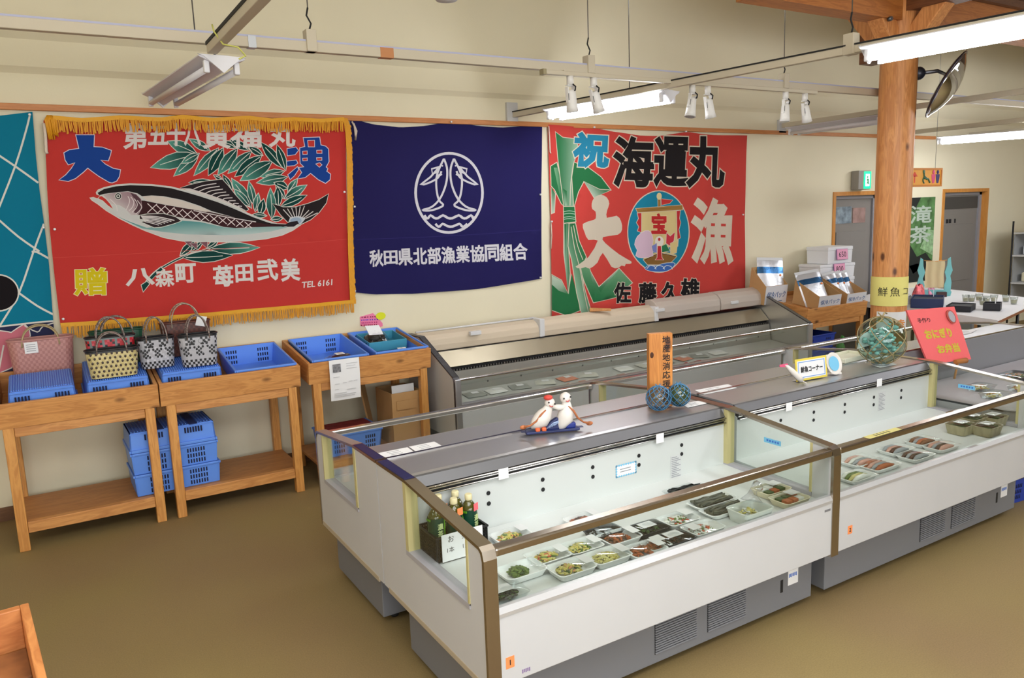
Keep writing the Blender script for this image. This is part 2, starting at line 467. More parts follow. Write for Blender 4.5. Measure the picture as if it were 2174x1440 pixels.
# doors
DOORM = mat('grey_door_paint', (128, 124, 120), 0.55, noise=(2, 0.03, (1, 1, 1)))
DOORF = mat('grey_door_frame', (142, 142, 148), 0.45)
JAMB = wood('orange_jamb_wood', 'z', (206, 142, 66), (188, 122, 50), knots=False)
for n, (a, b), nm in ((1, D1, 'door_1'), (2, D2, 'door_2')):
    d = MB().box(a+0.05, b-0.06, WY+0.085, WY+0.118, 0, DH-0.04)
    o = struct(nm, d, DOORM)
    o['label'] = ('grey door with a paper notice, left of the log pillar' if n == 1 else 'grey door with dark top vent, right of the log pillar')
    d = MB()
    for z0, z1 in ((0.12, 0.62), (0.72, 1.5)): # raised panels
        d.box(a+0.14, b-0.16, WY+0.075, WY+0.086, z0, z1)
    d.done('panel', DOORM, o, bevel=0.006)
    d = MB().box(a, a+0.05, WY+0.06, WY+0.118, 0, DH).box(b-0.06, b, WY+0.06, WY+0.118, 0, DH).box(a, b, WY+0.06, WY+0.118, DH-0.04, DH)
    d.done('frame', DOORF, o)
    d = MB().box(a-0.045, a, WY-0.012, WY+0.12, 0, DH+0.045).box(b, b+0.045, WY-0.012, WY+0.12, 0, DH+0.045).box(a, b, WY-0.012, WY+0.12, DH, DH+0.045)
    d.done('architrave', JAMB, o)
    if n == 2:
        MB().box(a+0.06, b-0.07, WY+0.074, WY+0.086, DH-0.22, DH-0.06).done('vent', mat('dark_vent', (70, 68, 66), 0.6), o)
        p = MB(); zz = 1.52
        for k, wd_ in ((0.22, 0.05), (0.29, 0.05), (0.42, 0.03)): p.box(a+k, a+k+wd_, WY+0.080, WY+0.0855, zz, zz+0.055)
        p.done('lettering', INK, o)
    else:
        MB().box(a+0.08, a+0.42, WY+0.078, WY+0.086, 1.60, 1.80).done('notice_banner', mat('faded_notice', (126, 140, 150), 0.8, noise=(14, 0.5, (1, 1, 1))), o)
        MB().box(a+0.45, b-0.18, WY+0.078, WY+0.086, 1.60, 1.78).done('notice_strip', mat('pinkish_notice', (150, 122, 116), 0.8, noise=(9, 0.3, (1, 1, 1))), o)
        MB().box(b-0.34, b-0.2, WY+0.079, WY+0.086, 1.27, 1.44).done('notice_paper', mat('grey_paper', (196, 196, 206), 0.8), o)

# ------------------------------------------------------------------ log pillar with braces and roof timbers
PX, PYY, PR = 6.36, 4.06, 0.147
LOG = wood('log_wood', 'z', (222, 156, 96), (186, 116, 62), rough=0.45)
LOGX = wood('roof_beam_wood', 'x', (186, 118, 58), (150, 86, 40), knots=False)
p = MB()
prof = [(PR*1.03, 0)] + [(PR*(1+0.012*math.sin(3.1*i)), 0.3*i) for i in range(1, 12)] + [(PR*0.99, 3.6)]
p.lathe(prof, (PX, PYY, 0), 28)
pil = struct('pillar', p, LOG)
pil['label'] = 'round peeled log pillar with a yellow paper sign around it'
q = MB()
def brace(dx, dy):
    a = Vector((PX+dx*0.10, PYY+dy*0.10, 3.12)); b = Vector((PX+dx*0.55, PYY+dy*0.55, 3.66))
    t = (b-a).normalized(); sd = Vector((-dy, dx, 0))*0.07; up = t.cross(sd.normalized())*0.075
    q.hexa([a-sd-up, a+sd-up, a+sd+up, a-sd+up, b-sd-up, b+sd-up, b+sd+up, b-sd+up])
for dx, dy in ((1, 0), (-1, 0), (0, -1), (0.02, 1)): brace(dx, dy)
q.done('brace', LOG, pil, bevel=0.01)
q = MB()
for dx in (-0.3, 0.22):
    q.lathe([(0.018, 0), (0.018, 0.03)], (PX+dx, PYY-0.085, 3.30), 10, M=Matrix.Rotation(PI/2, 3, 'X'))
q.done('bolt', mat('blue_grey_bolt', (110, 120, 130), 0.4, 1.0), pil)
struct('trim_2', MB().box(4.5, XR, PYY-0.09, PYY+0.09, 3.31, 3.62), LOGX)
struct('trim_3', MB().box(PX-0.10, PX+0.10, -0.5, PYY-0.09, 3.38, 3.66), wood('dark_beam_wood', 'y', (120, 72, 40), (92, 52, 28), knots=False))
struct('trim_4', MB().box(PX+0.18, PX+0.36, PYY+0.09, PYY+0.5, 3.08, 3.34), wood('dark_beam_wood', 'y'))
c = MB()
c.box(PX+0.12, XR, 0.0, PYY-0.1, 3.62, 3.66)
for k in range(9): c.box(PX+0.12, XR, 0.3+0.45*k, 0.35+0.45*k, 3.56, 3.62)
struct('ceiling_boards', c, wood('dark_ceiling_wood', 'x', (112, 76, 50), (86, 56, 36), knots=False))
# ================================================================== the four fishing-boat banners on the wall
def interp(pts, t):
    """point at fraction t of a polyline (by length)"""
    L = [0]
    for a, b in zip(pts, pts[1:]): L.append(L[-1]+(Vector(b)-Vector(a)).length)
    d = t*L[-1]
    for i in range(len(pts)-1):
        if d <= L[i+1] or i == len(pts)-2:
            k = (d-L[i])/max(1e-9, L[i+1]-L[i]); return Vector(pts[i])+(Vector(pts[i+1])-Vector(pts[i]))*k
def zc(ox, oy, s, *pts): return [(ox+x/s, oy+y/s) for x, y in pts]
def smooth_closed(pts, n=3):
    """Catmull-Rom through a closed outline"""
    out = []; m = len(pts)
    for i in range(m):
        p0, p1, p2, p3 = (Vector(pts[(i+k-1) % m]) for k in range(4))
        for j in range(n):
            t = j/n
            out.append(tuple(0.5*((2*p1)+(p2-p0)*t+(2*p0-5*p1+4*p2-p3)*t*t+(3*p1-p0-3*p2+p3)*t*t*t)))
    return out
def smooth_open(pts, n=4):
    out = []; m = len(pts)
    for i in range(m-1):
        p0 = Vector(pts[max(i-1, 0)]); p1 = Vector(pts[i]); p2 = Vector(pts[i+1]); p3 = Vector(pts[min(i+2, m-1)])
        for j in range(n):
            t = j/n
            out.append(tuple(0.5*((2*p1)+(p2-p0)*t+(2*p0-5*p1+4*p2-p3)*t*t+(3*p1-p0-3*p2+p3)*t*t*t)))
    out.append(tuple(pts[-1])); return out
class Banner:
    """a printed cloth on the wall: the artwork's outlines are cut into one flat sheet, each cell takes the dye of the topmost shape, then the sheet is hung with soft folds"""
    def __init__(s, top, bottom, left, right, col, seed, amp=0.008, gap=0.014, nu=40, nv=34):
        s.gap = gap; s.amp = amp; s.seed = seed; s.shapes = []
        W = s.W
        t = [W(q) for q in top]; b = [W(q) for q in bottom]; l = [W(q) for q in left]; r = [W(q) for q in right]
        s.pts = []
        def P(u, v):
            return lerp(interp(t, u), interp(b, u), v)+lerp(interp(l, v), interp(r, v), u)-(t[0]*(1-u)*(1-v)+t[-1]*u*(1-v)+b[0]*(1-u)*v+b[-1]*u*v)
        rim = [P(i/nu, 0) for i in range(nu)]+[P(1, j/nv) for j in range(nv)]+[P(1-i/nu, 1) for i in range(nu)]+[P(0, 1-j/nv) for j in range(nv)]
        s.rim = [(p.x, p.y) for p in rim]
        if signed(s.rim) < 0: s.rim.reverse()
        s.pts = [tuple(P(i/nu, j/nv)) for i in range(1, nu) for j in range(1, nv)]
        s.shapes.append(([s.rim], (rgb(*col), None, None)))
    def depth(s, x, z):
        k = s.seed; a = s.amp
        return WY-s.gap-a*(1+0.5*math.sin(9*x+2.0*math.sin(2.3*z+k)+k)+0.35*math.sin(17*x-3.1*z+2*k)+0.15*math.sin(5.0*z+4*x+k))
    def W(s, q):
        p = aty(q[0], q[1], WY-s.gap); return Vector((p.x, p.z))
    def add(s, loops, col, col2=None, gdir=None, hole=False):
        L = []
        for i, lp in enumerate(loops):
            q = [tuple(s.W(p)) for p in lp]
            L.append(q)
        if not hole:
            L = [l if signed(l) > 0 else l[::-1] for l in L]
        g = None
        if col2:
            al = [q for l in L for q in l]; d = Vector((gdir[0], -gdir[1])); k = [q[0]*d.x+q[1]*d.y for q in al]
            g = (d, min(k), max(k))
        s.shapes.append((L, (rgb(*col), rgb(*col2) if col2 else None, g)))
    def poly(s, pts, col, col2=None, gdir=None, sm=0, out=None, ow=2.2, mx=0):
        """filled outline in photograph pixels; out = outline colour; col2/gdir = dye running from col to col2"""
        if sm: pts = smooth_closed(pts, sm)
        if out: s.add([grow(pts if signed(pts) > 0 else pts[::-1], ow)], out)
        s.add([pts], col, col2, gdir)
    def line(s, pts, w, col, sm=3, taper=False):
        if sm and len(pts) > 2: pts = smooth_open(pts, sm)
        L = []; R = []; n = len(pts)
        for i in range(n):
            t = Vector(pts[min(i+1, n-1)])-Vector(pts[max(i-1, 0)])
            if t.length < 1e-9: t = Vector((1, 0))
            t.normalize(); nn = Vector((-t.y, t.x))*(w/2)
            p = Vector(pts[i]); L.append(tuple(p+nn)); R.append(tuple(p-nn))
        s.add([L+R[::-1]], col)
    def ell(s, c, rx, ry, col, n=32, hole=None, **k):
        o = [(c[0]+rx*math.cos(2*PI*i/n), c[1]+ry*math.sin(2*PI*i/n)) for i in range(n)]
        if hole:
            h = [(c[0]+(rx-hole)*math.cos(-2*PI*i/n), c[1]+(ry-hole)*math.sin(-2*PI*i/n)) for i in range(n)]
            s.add([o, h], col, hole=True)
        else: s.poly(o, col, **k)
    def text(s, txt, c, w, h, col, bold=0.03, out=None, ob=0.035, slope=0.0, shear=0.0):
        loops, dim = glyph_loops(txt); sx, sy = w/(dim[0]+2*bold), h/(dim[1]+2*bold); cs, sn = math.cos(slope), math.sin(slope)
        def lay(bd, cc):
            L = []
            for lp in loops:
                q = [((x+shear*y)*sx, -y*sy) for x, y in grow(lp, bd)]
                L.append([(c[0]+x*cs-y*sn, c[1]+x*sn+y*cs) for x, y in q])
            s.add(L, cc, hole=True)
        if out: lay(bold+ob, out)
        lay(bold, col)
    def done(s, mname, name, root):
        V = []; E = []
        for L, c in s.shapes:
            for lp in L:
                k = len(V); V += [Vector(q) for q in lp]; E += [(k+i, k+(i+1) % len(lp)) for i in range(len(lp))]
        V += [Vector(q) for q in s.pts]
        r = delaunay_2d_cdt(V, E, [], 0, 1e-6, False)
        P = np.array([tuple(v) for v in r[0]]); F = np.array([tuple(f) for f in r[2]])
        C = P[F].mean(axis=1); top = np.full(len(F), -1)
        for k, (L, c) in enumerate(s.shapes):
            al = np.array([q for l in L for q in l]); lo = al.min(0); hi = al.max(0)
            m = np.where((C[:, 0] >= lo[0]) & (C[:, 0] <= hi[0]) & (C[:, 1] >= lo[1]) & (C[:, 1] <= hi[1]))[0]
            if len(m) == 0: continue
            top[m[winding(L, C[m]) != 0]] = k
        ins = winding([s.rim], C) != 0
        keep = [i for i in range(len(F)) if ins[i] and top[i] >= 0]
        used = {}; vs = []; fs = []; cols = []
        ox, oy, oz = root.location
        for i in keep:
            f = []
            for v in F[i]:
                if v not in used:
                    used[v] = len(vs); x, z = P[v]; vs.append((x-ox, s.depth(x, z)-oy, z-oz))
                f.append(used[v])
            fs.append(f)
            c1, c2, g = s.shapes[top[i]][1]
            for v in F[i]:
                if g:
                    t = ((P[v][0]*g[0].x+P[v][1]*g[0].y)-g[1])/(g[2]-g[1]+1e-9); t = min(1, max(0, t))**1.9; cols.append(tuple(lerp(a, b, t) for a, b in zip(c1, c2)))
                else: cols.append(c1)
        me = bpy.data.meshes.new(name); me.from_pydata(vs, [], fs); me.update()
        at = me.color_attributes.new('dye', 'FLOAT_COLOR', 'CORNER')
        at.data.foreach_set('color', [x for c in cols for x in c])
        if me.polygons[0].normal.y > 0: me.flip_normals()
        for p in me.polygons: p.use_smooth = True
        me.materials.append(dyed(mname))
        o = bpy.data.objects.new(name, me); COL.objects.link(o); o.parent = root
        return o
PIN = mat('pin_white', (232, 232, 236), 0.3)
CORD = mat('cotton_cord', (216, 200, 186), 0.9)
def pins(root, pts, dep=0.03):
    for q in pts:
        p = aty(q[0], q[1], WY-dep)
        MB(rootT(root)).lathe([(0.004, 0), (0.0085, 0.004), (0.006, 0.012), (0.0085, 0.018), (0.003, 0.02)], p, 8, M=Matrix.Rotation(PI/2, 3, 'X')).done('push_pin', PIN, root)
def cord(root, pts, r=0.008, dep=0.042):
    p = [aty(x, y, WY-dep)+Vector((0, -0.004*(i % 2), 0)) for i, (x, y) in enumerate(pts)]
    MB(rootT(root)).tube(p, r, 6).done('tie_cord', CORD, root)
OFFW = (214, 202, 194)

# ---- teal banner with rope net, at the frame's edge
b = Banner([(-120, 252), (-60, 247), (0, 246), (69, 238)], [(-100, 830), (0, 812), (60, 800), (122, 786)],
           [(-120, 252), (-110, 540), (-100, 830)], [(69, 238), (76, 330), (84, 405), (93, 470), (104, 560), (113, 681), (122, 786)], (10, 116, 146), 1.3)
NETW = (216, 214, 208)
Zb = lambda *p: zc(0, 230, 2.526, *p)
b.poly(zc(0, 230, 2.526, (-300, 1190), (0, 1172), (180, 1150), (290, 1145), (310, 1410), (-280, 1500)), (44, 46, 78))
b.poly(Zb((-290, 1230), (0, 1195), (60, 1205), (130, 1160), (160, 1220), (90, 1290), (60, 1390), (-280, 1490)), (196, 112, 128), sm=2, out=NETW)
b.line(Zb((20, 1270), (-5, 1400)), 3.5, NETW)
b.line(Zb((-200, 1190), (0, 1170), (180, 1150), (300, 1140)), 3.5, NETW)
b.line(Zb((300, 1148), (230, 1170), (200, 1200), (130, 1165)), 2.5, NETW)
for l in (((160, 38), (140, 120), (82, 310), (-20, 570)), ((-10, 250), (82, 312), (205, 400)), ((-10, 595), (100, 690), (212, 768)),
          ((235, 620), (180, 768), (100, 995), (0, 1165)), ((170, 770), (200, 772), (262, 806)), ((104, 992), (200, 1060), (290, 1108))):
    b.line(Zb(*l), 4.2, NETW)
b.ell(zc(0, 230, 2.526, (-10, 990))[0], 42, 37, (24, 20, 24), out=NETW, ow=3)
r0 = thing('fishing_banner', 'teal cloth banner with a white rope net pattern, behind the pink bag', 'banner', aty(10, 800, WY-0.022), group='fishing banners on the wall')
b.done('teal_banner_dye', 'cloth', r0); pins(r0, [(63, 244), (92, 483)])

# ---- red banner with the tuna and gold fringe
RED = (186, 54, 50)
TOP1 = [(92, 257), (112, 248), (173, 253), (257, 247), (340, 252), (386, 246), (450, 252), (527, 248), (575, 254), (622, 251), (680, 254), (727, 251)]
BOT1 = [(128, 690), (250, 682), (450, 668), (600, 655), (742, 640)]
LEF1 = [(92, 257), (96, 300), (100, 400), (105, 480), (115, 580), (128, 690)]
RIG1 = [(727, 251), (733, 290), (735, 390), (737, 480), (741, 560), (742, 640)]
b = Banner(TOP1, BOT1, LEF1, RIG1, RED, 0.4, gap=0.04, amp=0.012)
Z6 = lambda *p: zc(90, 240, 6.0, *p)
Z7 = lambda *p: zc(400, 240, 6.0, *p)
Z8 = lambda *p: zc(170, 360, 3.953, *p)
LW = (206, 208, 200)
GRN, TEA = (18, 62, 58), (92, 160, 145)
def leaf(base, tip, w=0.17, light=True):
    bx, by = base; tx, ty = tip; L = math.hypot(tx-bx, ty-by); ux, uy = (tx-bx)/L, (ty-by)/L; nx, ny = -uy, ux
    prof = ((0, 0.02), (0.18, 0.6), (0.4, 1.0), (0.62, 0.92), (0.82, 0.5), (1, 0.0))
    up = [(bx+ux*L*t+nx*L*w*0.55*h, by+uy*L*t+ny*L*w*0.55*h) for t, h in prof]
    dn = [(bx+ux*L*t-nx*L*w*0.55*h, by+uy*L*t-ny*L*w*0.55*h) for t, h in prof]
    o = up+dn[-2:0:-1]
    b.poly(o, LW, out=LW, ow=1.5)
    c2 = TEA if light else GRN
    b.poly(o, GRN, c2, (ux, uy))
    b.line([(bx+ux*L*0.06, by+uy*L*0.06), (bx+ux*L*0.45+nx, by+uy*L*0.45+ny), (bx+ux*L*0.8, by+uy*L*0.8)], 1.5, LW)
def lf(z, base, tip, w=0.3, light=True): leaf(z(base)[0], z(tip)[0], w, light)
for bs, tp, w_, li in (((1960, 520), (1590, 365), .33, 1), ((1960, 530), (1380, 695), .28, 1), ((1985, 540), (1670, 805), .28, 1)): lf(Z6, bs, tp, w_, li)
for bs, tp, w_, li in (((270, 480), (10, 335), .3, 1), ((600, 440), (440, 365), .4, 0), ((770, 470), (530, 345), .3, 0), ((940, 540), (770, 430), .34, 0),
        ((130, 520), (-90, 640), .32, 1), ((380, 450), (65, 800), .24, 1), ((440, 450), (250, 795), .34, 0), ((620, 455), (370, 790), .32, 1), ((800, 490), (500, 770), .28, 1), ((930, 545), (590, 810), .3, 0),
        ((1060, 620), (660, 860), .34, 1), ((1190, 700), (920, 375), .24, 0), ((1230, 730), (1120, 410), .26, 0), ((1210, 745), (920, 810), .32, 1), ((1250, 820), (870, 890), .28, 1),
        ((1260, 960), (1090, 890), .5, 0), ((1260, 1010), (1380, 840), .36, 1), ((1220, 1090), (1110, 930), .36, 0), ((1220, 1090), (1500, 920), .3, 1), ((1170, 1190), (1500, 1050), .26, 0), ((1140, 1190), (1130, 940), .34, 0),
        ((1060, 1350), (1040, 960), .26, 1), ((1050, 1355), (1190, 1345), .4, 0), ((800, 1210), (545, 835), .28, 1), ((835, 1170), (770, 870), .26, 1), ((780, 1190), (575, 970), .28, 1),
        ((850, 1250), (890, 1025), .32, 1), ((910, 1300), (955, 1100), .42, 0), ((550, 990), (435, 790), .3, 0), ((990, 1310), (820, 1295), .3, 0), ((420, 850), (320, 795), .35, 0), ((300, 870), (0, 890), .2, 0)): lf(Z7, bs, tp, w_, li)
# stem and lower leaves
stem = Z8((525, 1010), (600, 890), (720, 805), (860, 735), (1000, 690), (1080, 665), (1230, 620))
b.line(stem, 5.5, LW); b.line(stem, 2.6, GRN)
b.line(Z8((560, 950), (620, 880), (690, 825)), 9, LW); b.line(Z8((565, 945), (620, 885), (685, 830)), 6, GRN)
b.poly(Z8((515, 970), (560, 940), (580, 960), (530, 1025)), GRN, out=LW, ow=1.5)
for bs, tp, w_, li in (((860, 740), (1275, 720), .2, 0), ((1080, 665), (1505, 655), .2, 1), ((840, 720), (960, 600), .32, 0), ((930, 690), (1030, 600), .3, 0), ((1060, 660), (1160, 590), .3, 0)): lf(Z8, bs, tp, w_, li)
# the fish
WHT = (206, 200, 196)
body = Z8((140, 208), (136, 195), (150, 175), (200, 155), (300, 132), (420, 122), (600, 128), (760, 148), (860, 172), (1000, 205), (1150, 260), (1300, 320), (1420, 375), (1550, 425), (1650, 458), (1760, 462),
          (1800, 442), (1840, 445), (1845, 465), (1780, 510), (1690, 550), (1560, 580), (1400, 598), (1200, 606), (1000, 606), (860, 600), (700, 570), (540, 510), (440, 465), (330, 410), (220, 345), (150, 290), (100, 258), (85, 240), (110, 237), (170, 258),
          (240, 315), (278, 335), (250, 290), (190, 222))
b.poly(body, LW, out=LW, ow=1.3)
b.poly(body, (196, 196, 194))
b.poly(Z8((300, 390), (420, 440), (560, 490), (720, 470), (850, 430), (1000, 440), (1200, 485), (1350, 495), (1640, 470), (1740, 485), (1600, 520), (1400, 545), (1200, 552), (900, 545), (700, 525), (520, 495)), (58, 136, 136), (178, 196, 194), (0.0, 1.0))
b.poly(Z8((500, 260), (540, 262), (700, 295), (900, 330), (1090, 358), (1300, 405), (1480, 445), (1750, 462), (1740, 478), (1600, 480), (1430, 485), (1300, 492), (1200, 482), (1050, 438), (850, 405), (700, 375), (480, 382), (515, 330)), (58, 32, 36))
b.poly(Z8((145, 197), (200, 165), (300, 142), (420, 132), (600, 138), (760, 158), (880, 190), (1000, 225), (1150, 275), (1300, 335), (1450, 400), (1560, 440), (1650, 468), (1750, 470), (1700, 482), (1480, 445), (1300, 405), (1100, 350), (1000, 305), (850, 255), (700, 225), (600, 218), (520, 225), (480, 200), (400, 183), (330, 190), (240, 200), (200, 206), (160, 217)), (34, 30, 32))
b.poly(Z8((520, 227), (600, 220), (700, 230), (850, 260), (1000, 312), (1090, 352), (1050, 357), (900, 328), (700, 293), (560, 262)), (206, 196, 188))
b.poly(Z8((195, 215), (240, 203), (330, 193), (400, 187), (470, 207), (512, 250), (522, 320), (490, 378), (430, 385), (380, 330), (330, 300), (260, 290)), (150, 122, 130), (196, 186, 186), (-0.6, 0.8))
b.poly(Z8((420, 195), (470, 212), (508, 250), (515, 320), (488, 372), (450, 360), (470, 300), (450, 240)), (84, 58, 66))
for l in (((400, 225), (415, 260), (405, 300), (385, 340)), ((425, 230), (450, 270), (440, 315), (410, 345)), ((455, 245), (480, 290), (465, 330), (435, 360)), ((480, 260), (515, 310), (500, 345), (465, 375)), ((250, 250), (300, 300), (310, 350))): b.line(Z8(*l), 1.6, (214, 204, 204))
b.poly(Z8((180, 225), (215, 250), (250, 290), (272, 328), (235, 305), (190, 262), (150, 243), (165, 228)), RED, out=LW, ow=1)
ec = Z8((318, 225))[0]
for r_, c_ in ((7.6, LW), (6.4, (40, 38, 42)), (4.2, LW), (2.2, (30, 28, 30))): b.ell(ec, r_, r_, c_, n=16)
for i in range(12):
    x = 565+74*i; y = 285+14.0*i; h = 78-2.2*i; sh = 80-1.6*i
    b.line(Z8((x, y), (x+sh, y+h)), 1.7, (220, 208, 208), sm=0); b.line(Z8((x+sh, y+4), (x, y+h)), 1.7, (220, 208, 208), sm=0)
b.line(Z8((950, 345), (1200, 395), (1475, 440)), 1.8, (214, 206, 206))
b.poly(Z8((500, 387), (560, 376), (700, 372), (800, 400), (846, 432), (780, 455), (680, 482), (620, 486), (560, 460), (515, 440), (600, 425), (500, 415)), (48, 36, 40), out=LW, ow=1.4)
for k in range(6): b.line(Z8((510+6*k, 392+9*k), (640-4*k, 396+12*k), (790-26*k, 428+8*k)), 2.2-0.15*k, (214, 208, 208))
b.poly(Z8((840, 155), (920, 130), (1050, 100), (1190, 85), (1240, 140), (1300, 215), (1380, 300), (1412, 335), (1392, 347), (1250, 290), (1100, 235), (960, 190)), (40, 32, 36), out=LW, ow=1.3)
b.poly(Z8((840, 157), (920, 160), (1050, 200), (1200, 255), (1330, 312), (1394, 346), (1250, 292), (1100, 237), (960, 192)), (204, 196, 194))
for k in range(9): b.line(Z8((950+48*k, 165+19*k), (1020+38*k, 138+21*k), (1140+27*k, 118+24*k)), 1.9, (210, 202, 202))
b.poly(Z8((1612, 287), (1700, 317), (1800, 317), (1900, 290), (2000, 255), (2078, 207), (2060, 280), (2000, 360), (1930, 420), (1845, 462), (1790, 452), (1738, 440), (1680, 380)), (36, 30, 32), out=LW, ow=1.3)
b.poly(Z8((1745, 440), (1760, 400), (1830, 390), (1890, 410), (1850, 460), (1800, 448)), (188, 196, 204))
for k in range(9): b.line(Z8((1770+15*k, 395+4*abs(k-4)), (1700+36*k, 335-6*k+1.2*k*k*(k > 5))), 1.8, (206, 200, 198), sm=0)
b.ell(Z8((1808, 430))[0], 12, 7, (150, 168, 190), n=16)
b.poly(Z8((1700, 470), (1760, 440), (1820, 432), (1832, 452), (1790, 480), (1740, 482)), (40, 34, 40))
for x, y in ((905, 615), (950, 630), (1035, 620)): b.poly(Z8((x-30, y-10), (x+30, y-12), (x+28, y+40)), (120, 80, 90), out=LW, ow=1)
# lettering
BLUEK = (24, 62, 140); KOUT = (206, 202, 216)
b.poly(Z6((428, 285), (658, 285), (650, 436), (760, 442), (872, 482), (862, 530), (835, 608), (735, 600), (800, 660), (900, 712), (988, 728), (975, 810), (940, 866), (885, 888), (850, 882), (720, 806), (640, 748), (576, 698), (520, 752), (420, 832), (330, 868), (215, 854), (300, 792), (370, 712), (418, 632), (330, 658), (292, 600), (277, 512), (340, 477), (468, 458)), BLUEK, out=KOUT, ow=1.6)
b.poly(Z7((1462, 320), (1665, 312), (1680, 412), (1740, 427), (1775, 462), (1780, 620), (1758, 662), (1742, 690), (1765, 712), (1750, 745), (1800, 782), (1793, 850), (1738, 893), (1650, 848), (1550, 765), (1480, 820), (1382, 838), (1442, 760), (1402, 700), (1470, 690), (1420, 640), (1415, 450), (1482, 432)), BLUEK, out=KOUT, ow=1.5)
for h in (((1518, 355), (1600, 352), (1600, 430), (1525, 430)), ((1452, 492), (1505, 488), (1505, 525), (1455, 527)), ((1632, 480), (1692, 478), (1692, 512), (1634, 512)), ((1452, 582), (1505, 578), (1505, 606), (1455, 608)), ((1630, 575), (1690, 573), (1690, 600), (1634, 602)), ((1622, 652), (1665, 638), (1690, 662), (1662, 688))): b.poly(Z7(*h), RED, out=KOUT, ow=1.2)
for h in (((1250, 460), (1360, 440), (1392, 478), (1350, 530), (1253, 545)), ((1245, 620), (1365, 605), (1382, 640), (1340, 670), (1248, 676)), ((1262, 790), (1382, 690), (1392, 722), (1340, 800), (1290, 845))): b.poly(Z7(*h), BLUEK, out=KOUT, ow=1.3)
for ch, x, y, w_, h_ in (('第', 287, 289, 52, 56), ('五', 335, 288, 42, 40), ('十', 373, 286, 40, 50), ('八', 408, 285, 36, 50), ('寅', 459, 288, 58, 56), ('福', 522, 288, 66, 52), ('丸', 598, 288, 56, 50)):
    b.text(ch, (x, y), w_, h_, (212, 206, 204), bold=0.03)
b.text('贈', (192, 598), 70, 58, (206, 186, 30), bold=0.024, out=(222, 216, 170), ob=0.02, slope=-0.03)
for ch, x, y, w_, h_ in (('八', 297, 588, 62, 36), ('森', 349, 590, 40, 38), ('町', 394, 580, 44, 42), ('苺', 473, 586, 44, 46), ('田', 518, 580, 38, 38), ('弐', 567, 573, 44, 46), ('美', 615, 573, 40, 48)):
    b.text(ch, (x, y), w_, h_, (212, 208, 204), bold=0.032, slope=-0.06)
b.text('TEL 6161', (672, 602), 66, 13, (216, 212, 208), bold=0.02, slope=-0.09, shear=0.15)
b.line([(103, 548), (300, 538), (520, 525), (737, 508)], 0.8, (200, 76, 70))
r1 = thing('fishing_banner', 'red cloth banner with a tuna, leaves and gold fringe', 'banner', aty(420, 690, WY-0.022), group='fishing banners on the wall')
cl = b.done('red_tuna_dye', 'cloth', r1)
GOLD = mat('gold_fringe', (216, 148, 22), 0.6, noise=(40, 0.2, (30, 1, 1))); GOLDB = mat('gold_braid', (222, 160, 24), 0.55)
def fringe(root, edge, length, depthfn, n, seed, col=GOLD, band=0.024):
    """braid with hanging threads along an edge"""
    rnd = random.Random(seed); T = rootT(root); m = MB(T)
    pts = [interp(edge, i/60) for i in range(61)]
    for a, c in zip(pts, pts[1:]):
        ya, yc = depthfn(a.x, a.z)-0.022, depthfn(c.x, c.z)-0.022
        m.hexa([(a.x, ya, a.z-band), (c.x, yc, c.z-band), (c.x, yc+0.004, c.z-band), (a.x, ya+0.004, a.z-band), (a.x, ya, a.z+0.003), (c.x, yc, c.z+0.003), (c.x, yc+0.004, c.z+0.003), (a.x, ya+0.004, a.z+0.003)], 0)
    for i in range(n):
        t = (i+rnd.random()*0.7)/n; p = interp(edge, t); y = depthfn(p.x, p.z)-0.020+rnd.uniform(-0.004, 0.004)
        L = length*rnd.uniform(0.82, 1.06); dx = rnd.uniform(-0.010, 0.010); w_ = rnd.uniform(0.0035, 0.0075)
        m.hexa([(p.x+dx-w_/2, y, p.z-L), (p.x+dx+w_/2, y, p.z-L), (p.x+dx+w_/2, y+0.003, p.z-L), (p.x+dx-w_/2, y+0.003, p.z-L),
                (p.x-w_/2, y, p.z-band*0.6), (p.x+w_/2, y, p.z-band*0.6), (p.x+w_/2, y+0.003, p.z-band*0.6), (p.x-w_/2, y+0.003, p.z-band*0.6)], 1)
    return m.done('fringe', [GOLDB, col], root)
tp = [aty(x, y, WY-0.04) for x, y in TOP1[1:]]
fringe(r1, tp, 0.098, b.depth, 330, 3)
bt = [aty(x, y, WY-0.04) for x, y in [(128, 686), (250, 678), (450, 663), (600, 650), (748, 637)]]
fringe(r1, bt, 0.098, b.depth, 330, 5)
m = MB(rootT(r1)); ep = [aty(x, y, WY-0.04) for x, y in [(727, 252), (735, 270), (739, 330), (741, 420), (742, 520), (746, 645)]]
rr = random.Random(9)
for i in range(80):
    p = interp(ep, i/80); q = interp(ep, (i+1)/80); y = b.depth(p.x, p.z)-0.02; e = rr.uniform(0.0, 0.008)
    m.hexa([(q.x-0.020, y, q.z), (q.x+0.022+e, y, q.z), (q.x+0.022+e, y+0.006, q.z), (q.x-0.020, y+0.006, q.z), (p.x-0.020, y, p.z), (p.x+0.022+e, y, p.z), (p.x+0.022+e, y+0.006, p.z), (p.x-0.020, y+0.006, p.z)])
m.done('side_braid', GOLD, r1)
m = MB(rootT(r1)); kn = aty(106, 252, WY-0.072)   # bunched corner of the fringe
for i in range(26):
    a = rr.uniform(-0.03, 0.03); m.tube([kn+Vector((a*0.4, 0, 0.02)), kn+Vector((a, -0.012, -0.01)), kn+Vector((a*0.9+0.006, -0.004, -0.08-rr.random()*0.05))], 0.004, 5)
m.done('fringe_tuft', GOLD, r1)
cord(r1, [(93, 262), (96, 285), (98, 322), (100, 326)], 0.010, 0.072)
pins(r1, [(116, 487), (134, 677), (730, 408)], 0.070)

